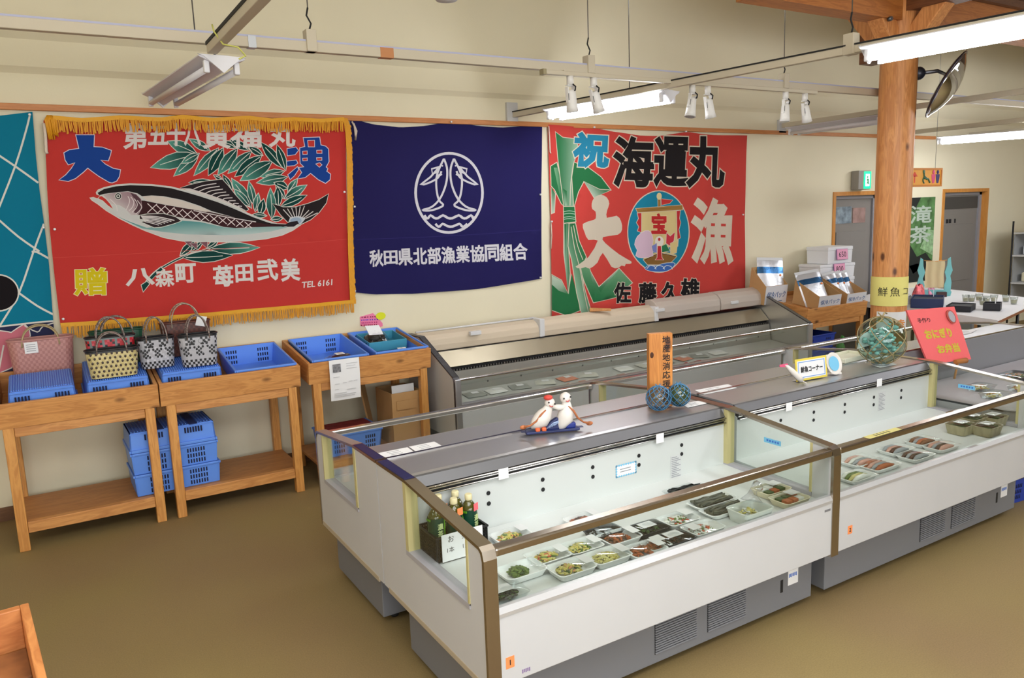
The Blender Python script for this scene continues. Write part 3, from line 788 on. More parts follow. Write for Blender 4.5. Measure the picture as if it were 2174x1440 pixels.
# ---- navy banner with the white emblem of two fish
Zn = lambda *p: zc(740, 250, 3.693, *p)
b = Banner(Zn((8, 8), (30, 10), (200, 55), (400, 78), (600, 65), (800, 30), (1000, 65), (1200, 78), (1400, 65), (1510, 50)), Zn((50, 1370), (200, 1385), (500, 1380), (1000, 1345), (1515, 1262)),
           Zn((8, 8), (14, 150), (30, 700), (40, 1100), (50, 1370)), Zn((1510, 50), (1508, 300), (1502, 600), (1506, 900), (1515, 1262)), (30, 26, 78), 2.7, amp=0.010, gap=0.006)
NW = (208, 206, 214)
b.ell(Zn((784, 590))[0], 73.6, 86.8, NW, n=56, hole=5.6)
def mir(pts, f): return [((1567-x) if f else x, y) for x, y in pts]
for f in (0, 1):
    b.line(Zn(*mir([(745, 322), (768, 390), (770, 470), (752, 555), (712, 640), (650, 700), (575, 725), (650, 726), (740, 690), (712, 652), (694, 600), (685, 520), (690, 455), (710, 395), (745, 322)], f)), 4.2, NW, sm=4)
    b.line(Zn(*mir([(708, 385), (640, 465), (560, 527), (630, 510), (700, 470), (726, 420)], f)), 4.0, NW, sm=2)
    b.line(Zn(*mir([(712, 385), (648, 402), (655, 445), (700, 420)], f)), 3.8, NW, sm=0)
    b.line(Zn(*mir([(690, 465), (728, 440)], f)), 5, NW, sm=0)
    b.ell(Zn(*mir([(733, 378)], f))[0], 1.8, 1.8, NW, n=8)
def wave(xs, y, dip):
    out = []
    for a, c in zip(xs, xs[1:]):
        out += [(a, y), (a+(c-a)*0.3, y+dip*0.8), (a+(c-a)*0.6, y+dip*0.9)]
    return Zn(*(out+[(xs[-1], y)]))
b.line(wave([590, 640, 740, 860, 955, 1000], 765, 26), 5.2, NW, sm=2)
b.line(wave([680, 738, 865, 925], 832, 24), 5.0, NW, sm=2)
b.line(Zn((590, 770), (605, 800)), 4, NW, sm=0); b.line(Zn((985, 775), (970, 800)), 4, NW, sm=0)
for i, ch in enumerate('秋田県北部漁業協同組合'):
    x = 215+113*i; y = 1102-0.0+(-52*i/10.0)
    b.text(ch, Zn((x, y))[0], 29.5, 36 if ch not in '田' else 30, NW, bold=0.030, slope=-0.05)
b.line(Zn((60, 955), (500, 940), (1000, 915), (1500, 880)), 0.7, (50, 44, 104))
r2 = thing('fishing_banner', 'navy blue cloth banner with a white round emblem of two fish', 'banner', aty(950, 625, WY-0.022), group='fishing banners on the wall')
b.done('navy_dye', 'cloth', r2)
cord(r2, [(747, 258), (752, 268), (755, 290), (754, 298), (757, 278), (750, 262)], 0.007, 0.03)
pins(r2, Zn((42, 698), (1500, 603), (1500, 1253), (45, 1358), (800, 33)), 0.030)

# ---- red banner with the treasure ship
Zs = lambda *p: zc(1150, 260, 3.429, *p)
R3 = (188, 64, 58); SW = (206, 194, 176)
b = Banner(Zs((36, 16), (200, 30), (370, 40), (500, 66), (700, 95), (850, 100), (1050, 70), (1250, 95), (1495, 95)), Zs((65, 1425), (500, 1400), (1000, 1360), (1475, 1310)),
           Zs((36, 16), (45, 300), (60, 700), (65, 1425)), Zs((1495, 95), (1480, 400), (1468, 700), (1475, 1310)), R3, 4.1, amp=0.014)
GR, GL = (38, 106, 64), (178, 196, 178)
def rib(pts, g=None, c1=GR, c2=GL):
    if g: b.poly(Zs(*pts), c1, c2, g, out=SW, ow=1.5)
    else: b.poly(Zs(*pts), c1, out=SW, ow=1.5)
rib([(60, 320), (100, 295), (130, 420), (160, 610), (140, 590), (90, 490), (65, 462)])
rib([(65, 470), (92, 520), (86, 655), (68, 662)], (0, 1))
rib([(230, 290), (330, 330), (420, 400), (495, 492), (400, 530), (300, 428), (262, 505), (232, 612), (212, 480)])
b.poly(Zs((300, 430), (410, 490), (495, 494), (400, 535), (372, 552)), GR, GL, (-0.8, 0.9), out=SW, ow=1.3)
b.poly(Zs((80, 330), (110, 330), (150, 500), (160, 600), (140, 585)), GR, (120, 168, 130), (-1, 0))
rib([(92, 72), (140, 112), (250, 124), (262, 200), (230, 290), (214, 400), (228, 612), (160, 612), (140, 470), (112, 280)], (1, .05), GR, (150, 186, 160))
b.line(Zs((228, 300), (210, 440), (205, 605)), 1.6, SW)
b.poly(Zs((150, 480), (180, 500), (185, 606), (165, 606)), GR, (150, 184, 158), (-0.5, 1))
rib([(310, 970), (345, 1085), (408, 1200), (560, 1065), (655, 1168), (540, 1270), (372, 1310), (300, 1150), (272, 1060)], (.3, -1), GR, (120, 168, 130))
b.poly(Zs((345, 1088), (408, 1200), (560, 1068), (520, 1110), (420, 1235), (360, 1160)), GR, GL, (0.2, -1))
rib([(65, 1110), (140, 1150), (190, 1250), (215, 1100), (262, 1300), (272, 1368), (180, 1405), (65, 1365)])
b.poly(Zs((66, 1113), (140, 1152), (188, 1250), (120, 1225), (66, 1180)), GL, GR, (0.1, 1))
rib([(160, 732), (200, 737), (190, 900), (202, 1100), (188, 1252), (160, 950)], (-1, 0), GR, (170, 196, 174))
b.poly(Zs((163, 740), (178, 740), (174, 900), (180, 1120), (168, 960)), GR, (150, 186, 160), (-0.2, 1))
rib([(200, 737), (240, 735), (262, 860), (312, 980), (272, 1060), (300, 1200), (362, 1400), (290, 1405), (250, 1240), (216, 1000), (192, 900)], (-1, .35), GR, (150, 186, 160))
b.line(Zs((212, 760), (235, 920), (268, 1060), (300, 1230), (340, 1390)), 1.5, SW)
b.line(Zs((228, 750), (255, 900), (290, 1000)), 1.5, SW)
rib([(158, 614), (235, 614), (242, 722), (160, 732)])
for y in (650, 668, 692, 706): b.line(Zs((158, y), (200, y-6), (238, y)), 1.4, (170, 200, 180))
# emblem
ce = Zs((845, 795))[0]
b.ell(ce, 66, 87.5, SW, n=48); b.ell(ce, 64, 85.5, (26, 122, 150), n=48)
b.poly(Zs((730, 1000), (850, 948), (978, 975), (940, 1012), (900, 1035), (760, 1035)), (126, 92, 46), out=SW, ow=1)
b.line(Zs((730, 995), (850, 945), (975, 968)), 2.6, (200, 180, 120)); b.line(Zs((738, 1003), (850, 955), (968, 978)), 1.2, (70, 50, 30))
b.poly(Zs((700, 650), (1000, 620), (985, 900), (880, 910), (720, 920)), (206, 186, 132), out=SW, ow=1)
b.poly(Zs((690, 662), (716, 660), (714, 800), (690, 790), (700, 760), (684, 730), (698, 700)), (176, 44, 48), out=SW, ow=1)
b.poly(Zs((978, 645), (1003, 642), (996, 700), (1006, 730), (992, 780), (1004, 840), (982, 850)), (176, 44, 48), out=SW, ow=1)
b.poly(Zs((680, 628), (1020, 602), (1022, 636), (692, 656)), (150, 112, 58), out=SW, ow=0.8)
b.poly(Zs((836, 560), (858, 560), (860, 612), (838, 614)), (150, 112, 58), out=SW, ow=0.8)
b.ell(Zs((847, 538))[0], 6.2, 7.4, (216, 200, 150), n=16)
b.poly(Zs((864, 558), (950, 566), (930, 588), (868, 602)), (186, 52, 50), out=SW, ow=0.8)
b.text('宝', Zs((846, 738))[0], 36, 44, (178, 42, 44), bold=0.05, out=(216, 200, 150), ob=0.03)
b.poly(Zs((740, 790), (780, 800), (800, 860), (790, 920), (800, 970), (720, 985), (680, 970), (690, 930), (672, 890), (690, 830)), (204, 176, 196), sm=2, out=(224, 214, 214), ow=0.8)
b.poly(Zs((905, 805), (930, 830), (962, 800), (955, 860), (930, 900), (900, 880)), (186, 52, 66), out=(214, 206, 196), ow=1)
b.ell(Zs((850, 866))[0], 10, 11, (220, 214, 206), n=16); b.ell(Zs((850, 852))[0], 3, 3.4, (176, 44, 48), n=10)
b.poly(Zs((790, 900), (830, 880), (830, 950), (800, 940)), (120, 130, 190), out=SW, ow=0.8)
b.poly(Zs((870, 900), (900, 885), (925, 935), (870, 945)), (40, 110, 74), out=SW, ow=0.8)
b.poly(Zs((930, 880), (985, 860), (975, 950), (930, 960)), (208, 186, 130), out=SW, ow=0.6)
b.poly(Zs((838, 900), (862, 900), (868, 985), (880, 1000), (820, 1000), (834, 985)), (180, 46, 50), out=(222, 208, 200), ow=1)
b.poly(Zs((742, 1062), (780, 1038), (830, 1045), (870, 1030), (930, 1022), (965, 1030), (930, 1068), (880, 1085), (820, 1086), (770, 1078)), (60, 100, 170), sm=2, out=(206, 212, 214), ow=1)
for x in (790, 850, 910): b.line(Zs((x-35, 1065), (x-10, 1042), (x+25, 1050), (x+35, 1070)), 1.4, (206, 212, 214))
# characters
b.text('祝', Zs((356, 202))[0], 76, 74, (40, 126, 158), bold=0.05, out=(208, 204, 186), ob=0.028, slope=0.06)
for ch, x, y, w_, h_ in (('海', 662, 288, 86, 108), ('運', 935, 286, 74, 106), ('丸', 1192, 290, 80, 110)):
    b.text(ch, Zs((x, y))[0], w_, h_, (30, 26, 28), bold=0.036, out=SW, ob=0.022, slope=0.03)
b.poly(Zs((352, 592), (372, 547), (420, 527), (468, 547), (487, 592), (472, 640), (470, 695), (540, 680), (572, 720), (580, 780), (548, 818), (442, 835), (460, 880), (560, 960), (650, 1012), (640, 1030), (612, 1030), (604, 1048), (580, 1042), (550, 1060), (500, 1050), (440, 950), (400, 1020), (340, 1064), (310, 1052), (280, 1062), (240, 1050), (330, 980), (402, 860), (330, 856), (302, 800), (290, 740), (350, 715), (384, 700), (382, 650), (357, 632)), (204, 192, 174), sm=2)
b.text('漁', Zs((1240, 790))[0], 92, 140, (204, 192, 174), bold=0.034, slope=0.03)
for ch, x, y in (('佐', 582, 1240), ('藤', 765, 1240), ('久', 925, 1235), ('雄', 1075, 1210)):
    b.text(ch, Zs((x, y))[0], 38, 44, (28, 26, 28), bold=0.04, out=SW, ob=0.03, slope=0.0)
r3 = thing('fishing_banner', 'red cloth banner with green ribbon and treasure ship emblem', 'banner', aty(1370, 660, WY-0.022), group='fishing banners on the wall')
b.done('red_ship_dye', 'cloth', r3)
cord(r3, [(1165, 268), (1166, 290), (1168, 322), (1169, 326)], 0.006); cord(r3, [(1170, 470), (1171, 500), (1170, 528)], 0.005)
pins(r3, Zs((378, 36), (1045, 68), (1460, 672), (68, 722)), 0.046)
# ================================================================== chilled showcases
YR, YFRONT, YBACK = 3.01, 2.075, 3.875       # ridge, front face, rear face of the island
ZB, ZP, ZF, ZK = 0.275, 0.525, 0.768, 0.838  # body bottom, panel top, rail top, deck height
SEAL = mat('dirty_seal', (120, 116, 108), 0.6)
STAIN_BROWN = mat('brown_plate', (120, 80, 60), 0.35, 0.6)
def showcase(name, label, x0, x1, side, ends=(True, True), extras=True, tape=False):
    """side +1: opens to the front (-y), side -1: opens to the wall. u runs from the ridge to the glass front"""
    D = (YR-YFRONT) if side > 0 else (YBACK-YR)
    k = D/0.935
    def ty(u): return YR-side*u*k
    root = thing(name, label, 'showcase', ((x0+x1)/2, ty(0.46), 0), group='chilled showcases of the island')
    T0 = rootT(root)
    T = lambda p: T0((p[0], ty(p[1]), p[2]))
    N = lambda: MB(T)
    UF = 0.935
    # plinth
    m = N().box(x0+0.045, x1-0.05, 0.16, UF-0.10, 0.035, ZB)
    pl = m.done('base', GREY_BASE, root, bevel=0.004)
    copies('foot', DARKGREY, pl, lambda q: q.lathe([(0.018, 0), (0.022, 0.012), (0.009, 0.014), (0.009, 0.04)], (0, 0, 0), 10), [T((x, u, 0)) for x in (x0+0.12, x1-0.12) for u in (0.22, UF-0.16)])
    if side > 0:
        for a in (0.44, 0.60):
            m = N()
            xa, xb = x0+(x1-x0)*a+0.01, x0+(x1-x0)*(a+0.13)
            m.box(xa, xb, UF-0.1, UF-0.098, 0.075, 0.225, 1)
            for i in range(14):
                z = 0.08+0.0105*i
                m.hexa([(xa, UF-0.098, z), (xb, UF-0.098, z), (xb, UF-0.092, z), (xa, UF-0.092, z), (xa, UF-0.1, z+0.005), (xb, UF-0.1, z+0.005), (xb, UF-0.094, z+0.005), (xa, UF-0.094, z+0.005)], 0)
            m.done('vent', [GREY_BASE, DARKGREY], pl)
        xs = x0+(x1-x0)*0.855
        N().box(xs, xs+0.016, UF-0.101, UF-0.0985, 0.115, 0.175).done('latch_slot', DARKGREY, pl)
        m = N().box(xs+0.05, xs+0.118, UF-0.1, UF-0.0985, 0.135, 0.225, 0).box(xs+0.053, xs+0.115, UF-0.0986, UF-0.098, 0.208, 0.222, 1)
        for i in range(7): m.box(xs+0.055+0.008*i, xs+0.060+0.008*i, UF-0.0986, UF-0.098, 0.172+0.003*(i % 2), 0.19, 2)
        m.done('sticker', [PAPER, INK, mat('label_blue', (60, 110, 200), 0.7)], pl)
    # insulated body: front panel, floor, back wall
    m = N()
    m.box(x0+0.02 if ends[0] else x0+0.002, x1-0.02, UF-0.055, UF-0.004, ZB, ZP)
    m.box(x0+0.02, x1-0.02, 0.02, UF-0.055, ZB, ZB+0.05)
    m.box(x0+0.02, x1-0.02, 0.02, 0.20, ZB+0.05, 0.60)
    m.done('body', WHITE, root, bevel=0.003)
    m = N()
    m.prism([(0.285, 0.535), (UF-0.055, 0.515), (UF-0.055, 0.505), (0.285, 0.523)], x0+0.045, x1-0.045, 'x')
    m.prism([(0.285, 0.523), (0.285, 0.765), (0.21, 0.80), (0.21, 0.523)], x0+0.045, x1-0.045, 'x')
    m.done('inner_liner', WHITE_IN, root)
    L = x1-x0
    spots = [T((x0+0.385+i*0.276, 0.287, z)) for i in range(5) for z in (0.692, 0.646)]
    copies('fixing_hole', DARKGREY, root, lambda q: q.lathe([(0.0095, -0.001), (0.0095, 0.001)], (0, 0, 0), 12, M=Matrix.Rotation(PI/2, 3, 'X')), spots)
    # steel deck with sloped lip and slotted air grille
    m = N()
    m.prism([(0.003, ZK-0.004), (0.235, ZK-0.006), (0.255, ZK-0.009), (0.250, ZK-0.020), (0.003, ZK-0.012)], x0+0.05, x1-0.05, 'x')
    m.done('deck', STEEL, root)
    N().prism([(0.2555, ZK-0.009), (0.266, ZK-0.013), (0.294, ZK-0.050), (0.288, ZK-0.052), (0.252, ZK-0.021)], x0+0.05, x1-0.05, 'x').done('deck_lip', mat('satin_lip', (112, 112, 114), .5, .8), root)
    m = N().box(x0+0.05, x1-0.05, 0.003, 0.010, ZK-0.006, ZK+0.002)
    m.done('ridge_strip', CHROME, root)
    m = N()
    for u, z in ((0.300, 0.782), (0.292, 0.770), (0.300, 0.757)): m.tube([(x0+0.05, u, z), (x1-0.05, u, z)], 0.0042, 8, 0)
    m.box(x0+0.05, x1-0.05, 0.270, 0.286, 0.752, 0.79, 1)
    m.done('air_grille', [CHROME, DARKGREY], root)
    # rails
    xg = x0+0.05 if ends[0] else x0+0.002
    m = N().box(xg, x1-0.05, UF-0.052, UF-0.006, ZF-0.030, ZF)
    m.done('hand_rail', BRONZE if side > 0 else CHROME, root, bevel=0.007)
    m = N().prism([(UF-0.03, ZP), (UF, ZP), (UF, ZP+0.012), (UF-0.012, ZP+0.03), (UF-0.03, ZP+0.03)], xg, x1-0.05, 'x')
    m.done('glass_channel', ALU, root)
    N().box(xg, x1-0.05, UF-0.030, UF-0.024, ZP+0.02, ZF-0.03).done('front_glass', GLASS, root)
    if side > 0:
        N().box(x1-0.10, x1-0.06, UF-0.004, UF-0.003, ZP-0.035, ZP-0.025).done('maker_plate', mat('grey_plate', (120, 120, 124), 0.4), root)
    # end frames
    for e, (on, xa) in enumerate(zip(ends, (x0, x1))):
        if not on: continue
        xi, xo = (xa, xa+0.05) if e == 0 else (xa-0.05, xa)
        prof = [(0.003, ZK), (0.31, ZK), (UF-0.03, ZF+0.012), (UF-0.01, ZF), (UF, ZF-0.03), (UF, ZB-0.01)]
        inn = [(0.003, ZK-0.012), (0.308, ZK-0.012), (UF-0.036, ZF), (UF-0.022, ZF-0.010), (UF-0.014, ZF-0.034), (UF-0.014, ZB-0.01)]
        m = N(); n = len(prof)
        for i in range(n-1):
            a, b, c, d = prof[i], prof[i+1], inn[i+1], inn[i]
            P = lambda q, x: (x, q[0], q[1])
            m.hexa([P(d, xi), P(c, xi), P(b, xi), P(a, xi), P(d, xo), P(c, xo), P(b, xo), P(a, xo)])
        m.done('end_frame', BRONZE, root)
        ei, eo = (xa+0.004, xa+0.046) if e == 0 else (xa-0.046, xa-0.004)
        u1, u2, zw = 0.285, UF-0.115, 0.535
        def top(u): return ZK-0.012 if u <= 0.308 else lerp(ZK-0.012, ZF, (u-0.308)/(UF-0.036-0.308))
        m = N()
        m.prism([(0.004, ZB), (UF-0.014, ZB), (UF-0.014, zw), (0.004, zw)], ei, eo, 'x')
        m.prism([(0.004, zw), (u1, zw), (u1, top(u1)), (0.004, top(0))], ei, eo, 'x')
        m.prism([(u2, zw), (UF-0.014, zw), (UF-0.014, ZF-0.03), (UF-0.036, ZF-0.002), (u2, top(u2))], ei, eo, 'x')
        ep = m.done('end_panel', WHITE, root)
        for ua, ub in ((u1, u1+0.026), (u2-0.012, u2)):
            N().prism([(ua, zw), (ub, zw), (ub, top(ub)), (ua, top(ua))], ei-0.004, eo+0.004, 'x').done('window_strip', BEIGE, root)
        m = N().prism([(u1, zw-0.014), (u2, zw-0.014), (u2, zw+0.006), (u1, zw+0.006)], ei-0.005, eo+0.005, 'x')
        m.done('window_sill', GREYTRIM, root)
        m = N(); xm = (ei+eo)/2
        m.prism([(u1+0.02, zw), (u2-0.01, zw), (u2-0.01, top(u2-0.01)), (u1+0.02, top(u1+0.02))], xm-0.003, xm+0.003, 'x')
        m.done('end_glass', GLASS, root)
        m = N().prism([(0.06, ZB-0.012), (UF-0.014, ZB-0.012), (UF-0.014, ZB+0.010), (0.06, ZB+0.010)], ei-0.003, eo+0.003, 'x')
        m.done('bottom_trim', mat('beige_trim', (178, 164, 142), 0.5), root)
        if e == 0 and tape:
            m = N()
            m.box(xi+0.004, xo-0.004, 0.02, 0.30, ZK, ZK+0.0015)
            m.done('blue_tape', mat('navy_tape', (28, 30, 78), 0.4), root)
    return root, N, ty
XA, XB, XC, XD = 1.112, 2.945, 4.778, 6.61
sc1, N1, ty1 = showcase('display_case', 'near front chilled showcase with packed side dishes and tea bottles', XA, XB, 1, (True, True), tape=True)
sc2, N2, ty2 = showcase('display_case', 'front chilled showcase with packed fish, beyond the orange number one sticker', XB, XC, 1, (False, True))
sc3, N3, ty3 = showcase('display_case', 'nearer empty rear showcase, back to back with the side-dish case', XA, XB, -1, (True, True), tape=True)
sc4, N4, ty4 = showcase('display_case', 'middle rear showcase facing the wall, behind the fish corner card', XB, XC, -1, (False, True))
sc5, N5, ty5 = showcase('display_case', 'farthest rear showcase with plain grey back, behind the grey table', XC, XD, -1, (False, True))
MB(rootT(sc5)).box(XC+0.05, XD, YR-0.002, YR+0.003, 0.05, ZK-0.01).done('back_panel', mat('grey_back_panel', (124, 124, 128), 0.45), sc5)
ORANGE = mat('orange_sticker', (240, 142, 84), 0.7)
def number(root, N, x, z, n, s=0.036):
    m = N(); u = 0.935
    m.box(x, x+s*0.8, u-0.004, u-0.003, z, z+s, 0)
    m.done('number_sticker', ORANGE, root)
    y = YR-(u-0.0025)*1.0
    MB(rootT(root)).text(n, (x+s*0.4, y, z+s*0.5), X, Z, 0.022, 0, 0.03, fith=0.018).done('number', INK, root)
p = aty(1085, 1408, YFRONT); number(sc1, N1, p.x-0.018, p.z-0.02, '1', 0.042)
p = aty(1805, 1126, YFRONT); number(sc2, N2, p.x-0.012, p.z-0.02, '2', 0.04)
m = MB(rootT(sc1)); p = aty(1118, 1425, YFRONT)
for i in range(5): m.box(p.x-0.016+0.007*i, p.x-0.011+0.007*i, YFRONT+0.003, YFRONT+0.0038, p.z-0.006+0.002*(i % 2), p.z+0.008)
m.done('stamp', mat('violet_stamp', (140, 120, 160), 0.8), sc1)
# labels on the inner back wall
SKYB = mat('sky_blue_print', (120, 190, 226), 0.7)
def inner_label(root, N, x, z, w, h, kind):
    m = N(); u = 0.2858
    if kind == 'wavy':
        m.box(x, x+w, u, u+0.001, z, z+h, 0)
        for i in range(9):
            for zz in (z, z+h): m.ball((x+w*i/8, u+0.0005, zz), 0.007, 8, 4, 1, sq=(1, 0.1, 1))
        for i in range(5):
            for xx in (x, x+w): m.ball((xx, u+0.0005, z+h*i/4), 0.007, 8, 4, 1, sq=(1, 0.1, 1))
        for i in range(2): m.box(x+0.02, x+w-0.03, u+0.001, u+0.0013, z+h*(0.35+0.25*i), z+h*(0.35+0.25*i)+0.004, 2)
        m.done('price_card', [PAPER, SKYB, mat('grey_print', (150, 152, 158), 0.8)], root)
    else:
        m.box(x, x+w, u, u+0.0008, z, z+h, 0)
        for i in range(int(h/0.009)): m.box(x+0.005, x+w-0.005-0.012*(i % 3), u+0.0008, u+0.0011, z+0.004+0.009*i, z+0.008+0.009*i, 1)
        m.done('instruction_label', [mat('label_grey', (206, 208, 208), 0.7), mat('grey_print', (150, 152, 158), 0.8)], root)
q = aty(1330, 997, 2.725); inner_label(sc1, N1, q.x-0.06, q.z-0.024, 0.115, 0.05, 'wavy')
q = aty(1438, 990, 2.725); inner_label(sc1, N1, q.x-0.045, q.z-0.055, 0.07, 0.115, 'text')
q = aty(1862, 855, 2.725); inner_label(sc2, N2, q.x+0.01, q.z-0.055, 0.07, 0.115, 'text')
# paper strips on the grille
for root, pts in ((sc1, ((1068, 1005), (1400, 930))), (sc2, ((1674, 863), (1866, 812)))):
    for q in pts:
        p = aty(q[0], q[1], YR-0.305)
        MB(rootT(root)).box(p.x-0.024, p.x+0.024, YR-0.3095, YR-0.308, p.z-0.024, p.z+0.022).done('paper_strip', PAPER, root)
# blue price rails on the end glass
for root, xx, c in ((sc1, XB-0.035, (1640, 938)), (sc2, XC-0.035, (2052, 822))):
    p = atx(c[0], c[1], xx)
    m = MB(rootT(root)).box(xx-0.002, xx, p.y-0.05, p.y+0.05, p.z-0.012, p.z+0.012, 0)
    for i in range(5): m.box(xx-0.0025, xx-0.002, p.y-0.04+0.016*i, p.y-0.03+0.016*i, p.z-0.004, p.z+0.006, 1)
    m.done('blue_sticker', [SKYB, mat('label_blue', (60, 110, 200), 0.7)], root)
# yellow tape notice on the far front rail
p = aty(1870, 928, YFRONT+0.03)
m = MB(rootT(sc2)).box(p.x-0.11, p.x+0.14, YFRONT+0.012, YFRONT+0.048, ZF, ZF+0.001, 0)
for i in range(5): m.box(p.x-0.05+0.025*i, p.x-0.042+0.025*i, YFRONT+0.018, YFRONT+0.04, ZF+0.001, ZF+0.0013, 1)
m.done('yellow_tape', [mat('yellow_tape', (206, 196, 124), 0.5), INK], sc2)

# ------------------------------------------------------------------ long showcase along the wall
WX0, WX1, WF, WB = 2.45, 6.42, 4.89, 5.72
wc = thing('long_showcase', 'long low steel showcase along the wall under rolled night covers', 'showcase', ((WX0+WX1)/2, 5.3, 0))
TW = rootT(wc); NW_ = lambda: MB(TW)
STEELM = mat('mirror_steel', (182, 180, 174), 0.32, 0.7, bump=(12, 0.04, (1, 20, 20)))
WZB, WZP, WZF = 0.22, 0.47, 0.685
NW_().box(WX0+0.05, WX1-0.05, WF+0.09, WB-0.05, 0.0, WZB).done('base', GREY_BASE, wc)
NW_().box(WX0+0.03, WX1-0.03, WF+0.005, WF+0.055, WZB, WZP).box(WX0+0.03, WX1-0.03, WF+0.05, WB-0.02, WZB, WZB+0.05).box(WX0+0.03, WX1-0.03, WB-0.06, WB, WZB, 0.78).done('body', WHITE, wc)
m = NW_().prism([(WF+0.055, 0.43), (5.36, 0.47), (5.36, 0.455), (WF+0.055, 0.415)], WX0+0.05, WX1-0.05, 'x')
m.done('well_floor', mat('well_steel', (196, 198, 194), 0.4, 0.3), wc)
m = NW_().prism([(5.36, 0.465), (5.38, 0.635), (5.40, 0.635), (5.40, 0.465)], WX0+0.05, WX1-0.05, 'x')
m.done('back_panel', STEELM, wc)
copies('fixing_hole', DARKGREY, wc, lambda q: q.lathe([(0.008, -0.001), (0.008, 0.001)], (0, 0, 0), 10, M=Matrix.Rotation(PI/2, 3, 'X')), [TW((WX0+0.22+0.32*i, 5.366 if z < 0.55 else 5.371, z)) for i in range(12) for z in (0.52, 0.57)])
m = NW_().box(WX0+0.05, WX1-0.05, 5.415, 5.43, 0.640, 0.665, 0)
for i in range(150): m.box(WX0+0.06+0.026*i, WX0+0.072+0.026*i, 5.385, 5.40, 0.637, 0.652, 1)
m.done('air_grille', [DARKGREY, STEEL_D], wc)
m = NW_().prism([(5.385, 0.675), (5.50, 0.785), (5.515, 0.785), (5.40, 0.668)], WX0+0.05, WX1-0.05, 'x')
m.done('sloped_hood', mat('hood_steel', (176, 166, 144), 0.42, 0.7, bump=(8, 0.05, (1, 20, 20))), wc)
NW_().box(WX0+0.05, WX1-0.05, 5.50, WB, 0.778, 0.79).done('top_board', STEEL_D, wc)
COVER = mat('night_cover_film', (206, 190, 168), 0.55, bump=(9, 0.2, (0.4, 14, 14))); COVER2 = mat('night_cover_grey', (188, 176, 166), 0.5, bump=(9, 0.2, (0.4, 14, 14)))
def cover(xa, xb, mt, r, zc_, yc):
    m = MB(TW)
    prof = [(yc-r*0.95, zc_-r*0.9), (yc-r, zc_-r*0.3), (yc-r*0.9, zc_+r*0.35), (yc-r*0.45, zc_+r*0.75), (yc+r*0.2, zc_+r), (yc+r, zc_+r*0.9), (yc+r, zc_-r)]
    m.prism(prof, xa, xb, 'x')
    return m.done('night_cover', mt, wc, bevel=0.008)
cover(WX0+0.03, 3.60, COVER, 0.078, 0.865, 5.575); cover(3.625, 4.92, COVER, 0.080, 0.870, 5.575)
cover(4.93, 5.76, COVER2, 0.095, 0.905, 5.57); cover(5.775, WX1-0.06, COVER2, 0.095, 0.91, 5.57)
for q in ((3.59, 3.64, 0.955), (4.90, 4.945, 0.94)): NW_().box(q[0], q[1], 5.480, 5.65, 0.80, q[2]).done('cover_bracket', mat('bracket_white', (214, 214, 216), 0.4), wc, bevel=0.006)
for px, py in ((1000, 705), (1390, 657), (1547, 641)):
    q = aty(px, py, 5.55)
    NW_().box(q.x-0.05, q.x+0.05, 5.46, 5.50, q.z-0.016, q.z+0.016).done('cover_grip', mat('bracket_white', (214, 214, 216), 0.4), wc, bevel=0.005)
NW_().tube([(WX0+0.03, 5.60, 0.95), (3.6, 5.60, 0.955)], 0.008, 8).done('cover_rod', mat('bracket_white', (214, 214, 216), 0.4), wc)
NW_().box(WX0+0.04, WX1-0.04, WF+0.004, WF+0.03, WZF-0.02, WZF).done('hand_rail', CHROME, wc, bevel=0.006)
NW_().prism([(WF, WZP), (WF+0.035, WZP), (WF+0.035, WZP+0.028), (WF, WZP+0.02)], WX0+0.04, WX1-0.04, 'x').done('glass_channel', STEEL, wc)
NW_().box(WX0+0.05, WX1-0.05, WF+0.014, WF+0.020, WZP+0.02, WZF-0.018).done('front_glass', GLASS, wc)
m = NW_().prism([(5.18, 0.565), (5.20, 0.565), (5.20, 0.573), (5.18, 0.573)], WX0+0.05, WX1-0.05, 'x'); m.done('shelf_glass', GLASS, wc)
prof = [(WB, 0.93), (5.47, 0.935), (WF+0.02, WZF+0.012), (WF, WZF-0.02), (WF, WZB), (WB, WZB)]
for nm, xa, xb, mt in (('end_panel', WX0, WX0+0.04, WHITE), ('end_panel', WX1-0.04, WX1, STEELM)):
    NW_().prism(prof, xa, xb, 'x').done(nm, mt, wc)
for xa, xb in ((WX0-0.004, WX0+0.045), (WX1-0.045, WX1+0.004)):
    m = NW_()
    for a, b in zip(prof[:4], prof[1:5]):
        nn = Vector((-(b[1]-a[1]), b[0]-a[0])).normalized()*-0.008
        P = lambda q, x, w: (x, q[0]+nn.x*w, q[1]+nn.y*w)
        m.hexa([P(a, xa, 0), P(b, xa, 0), P(b, xb, 0), P(a, xb, 0), P(a, xa, -1), P(b, xa, -1), P(b, xb, -1), P(a, xb, -1)])
    m.done('end_cap', mat('dark_cap_metal', (90, 88, 96), 0.3, 0.9), wc)
for xa in (WX0, WX1-0.05): NW_().box(xa, xa+0.05, WF-0.008, WF+0.03, WZB, WZF).done('corner_post', STEEL, wc, bevel=0.008)
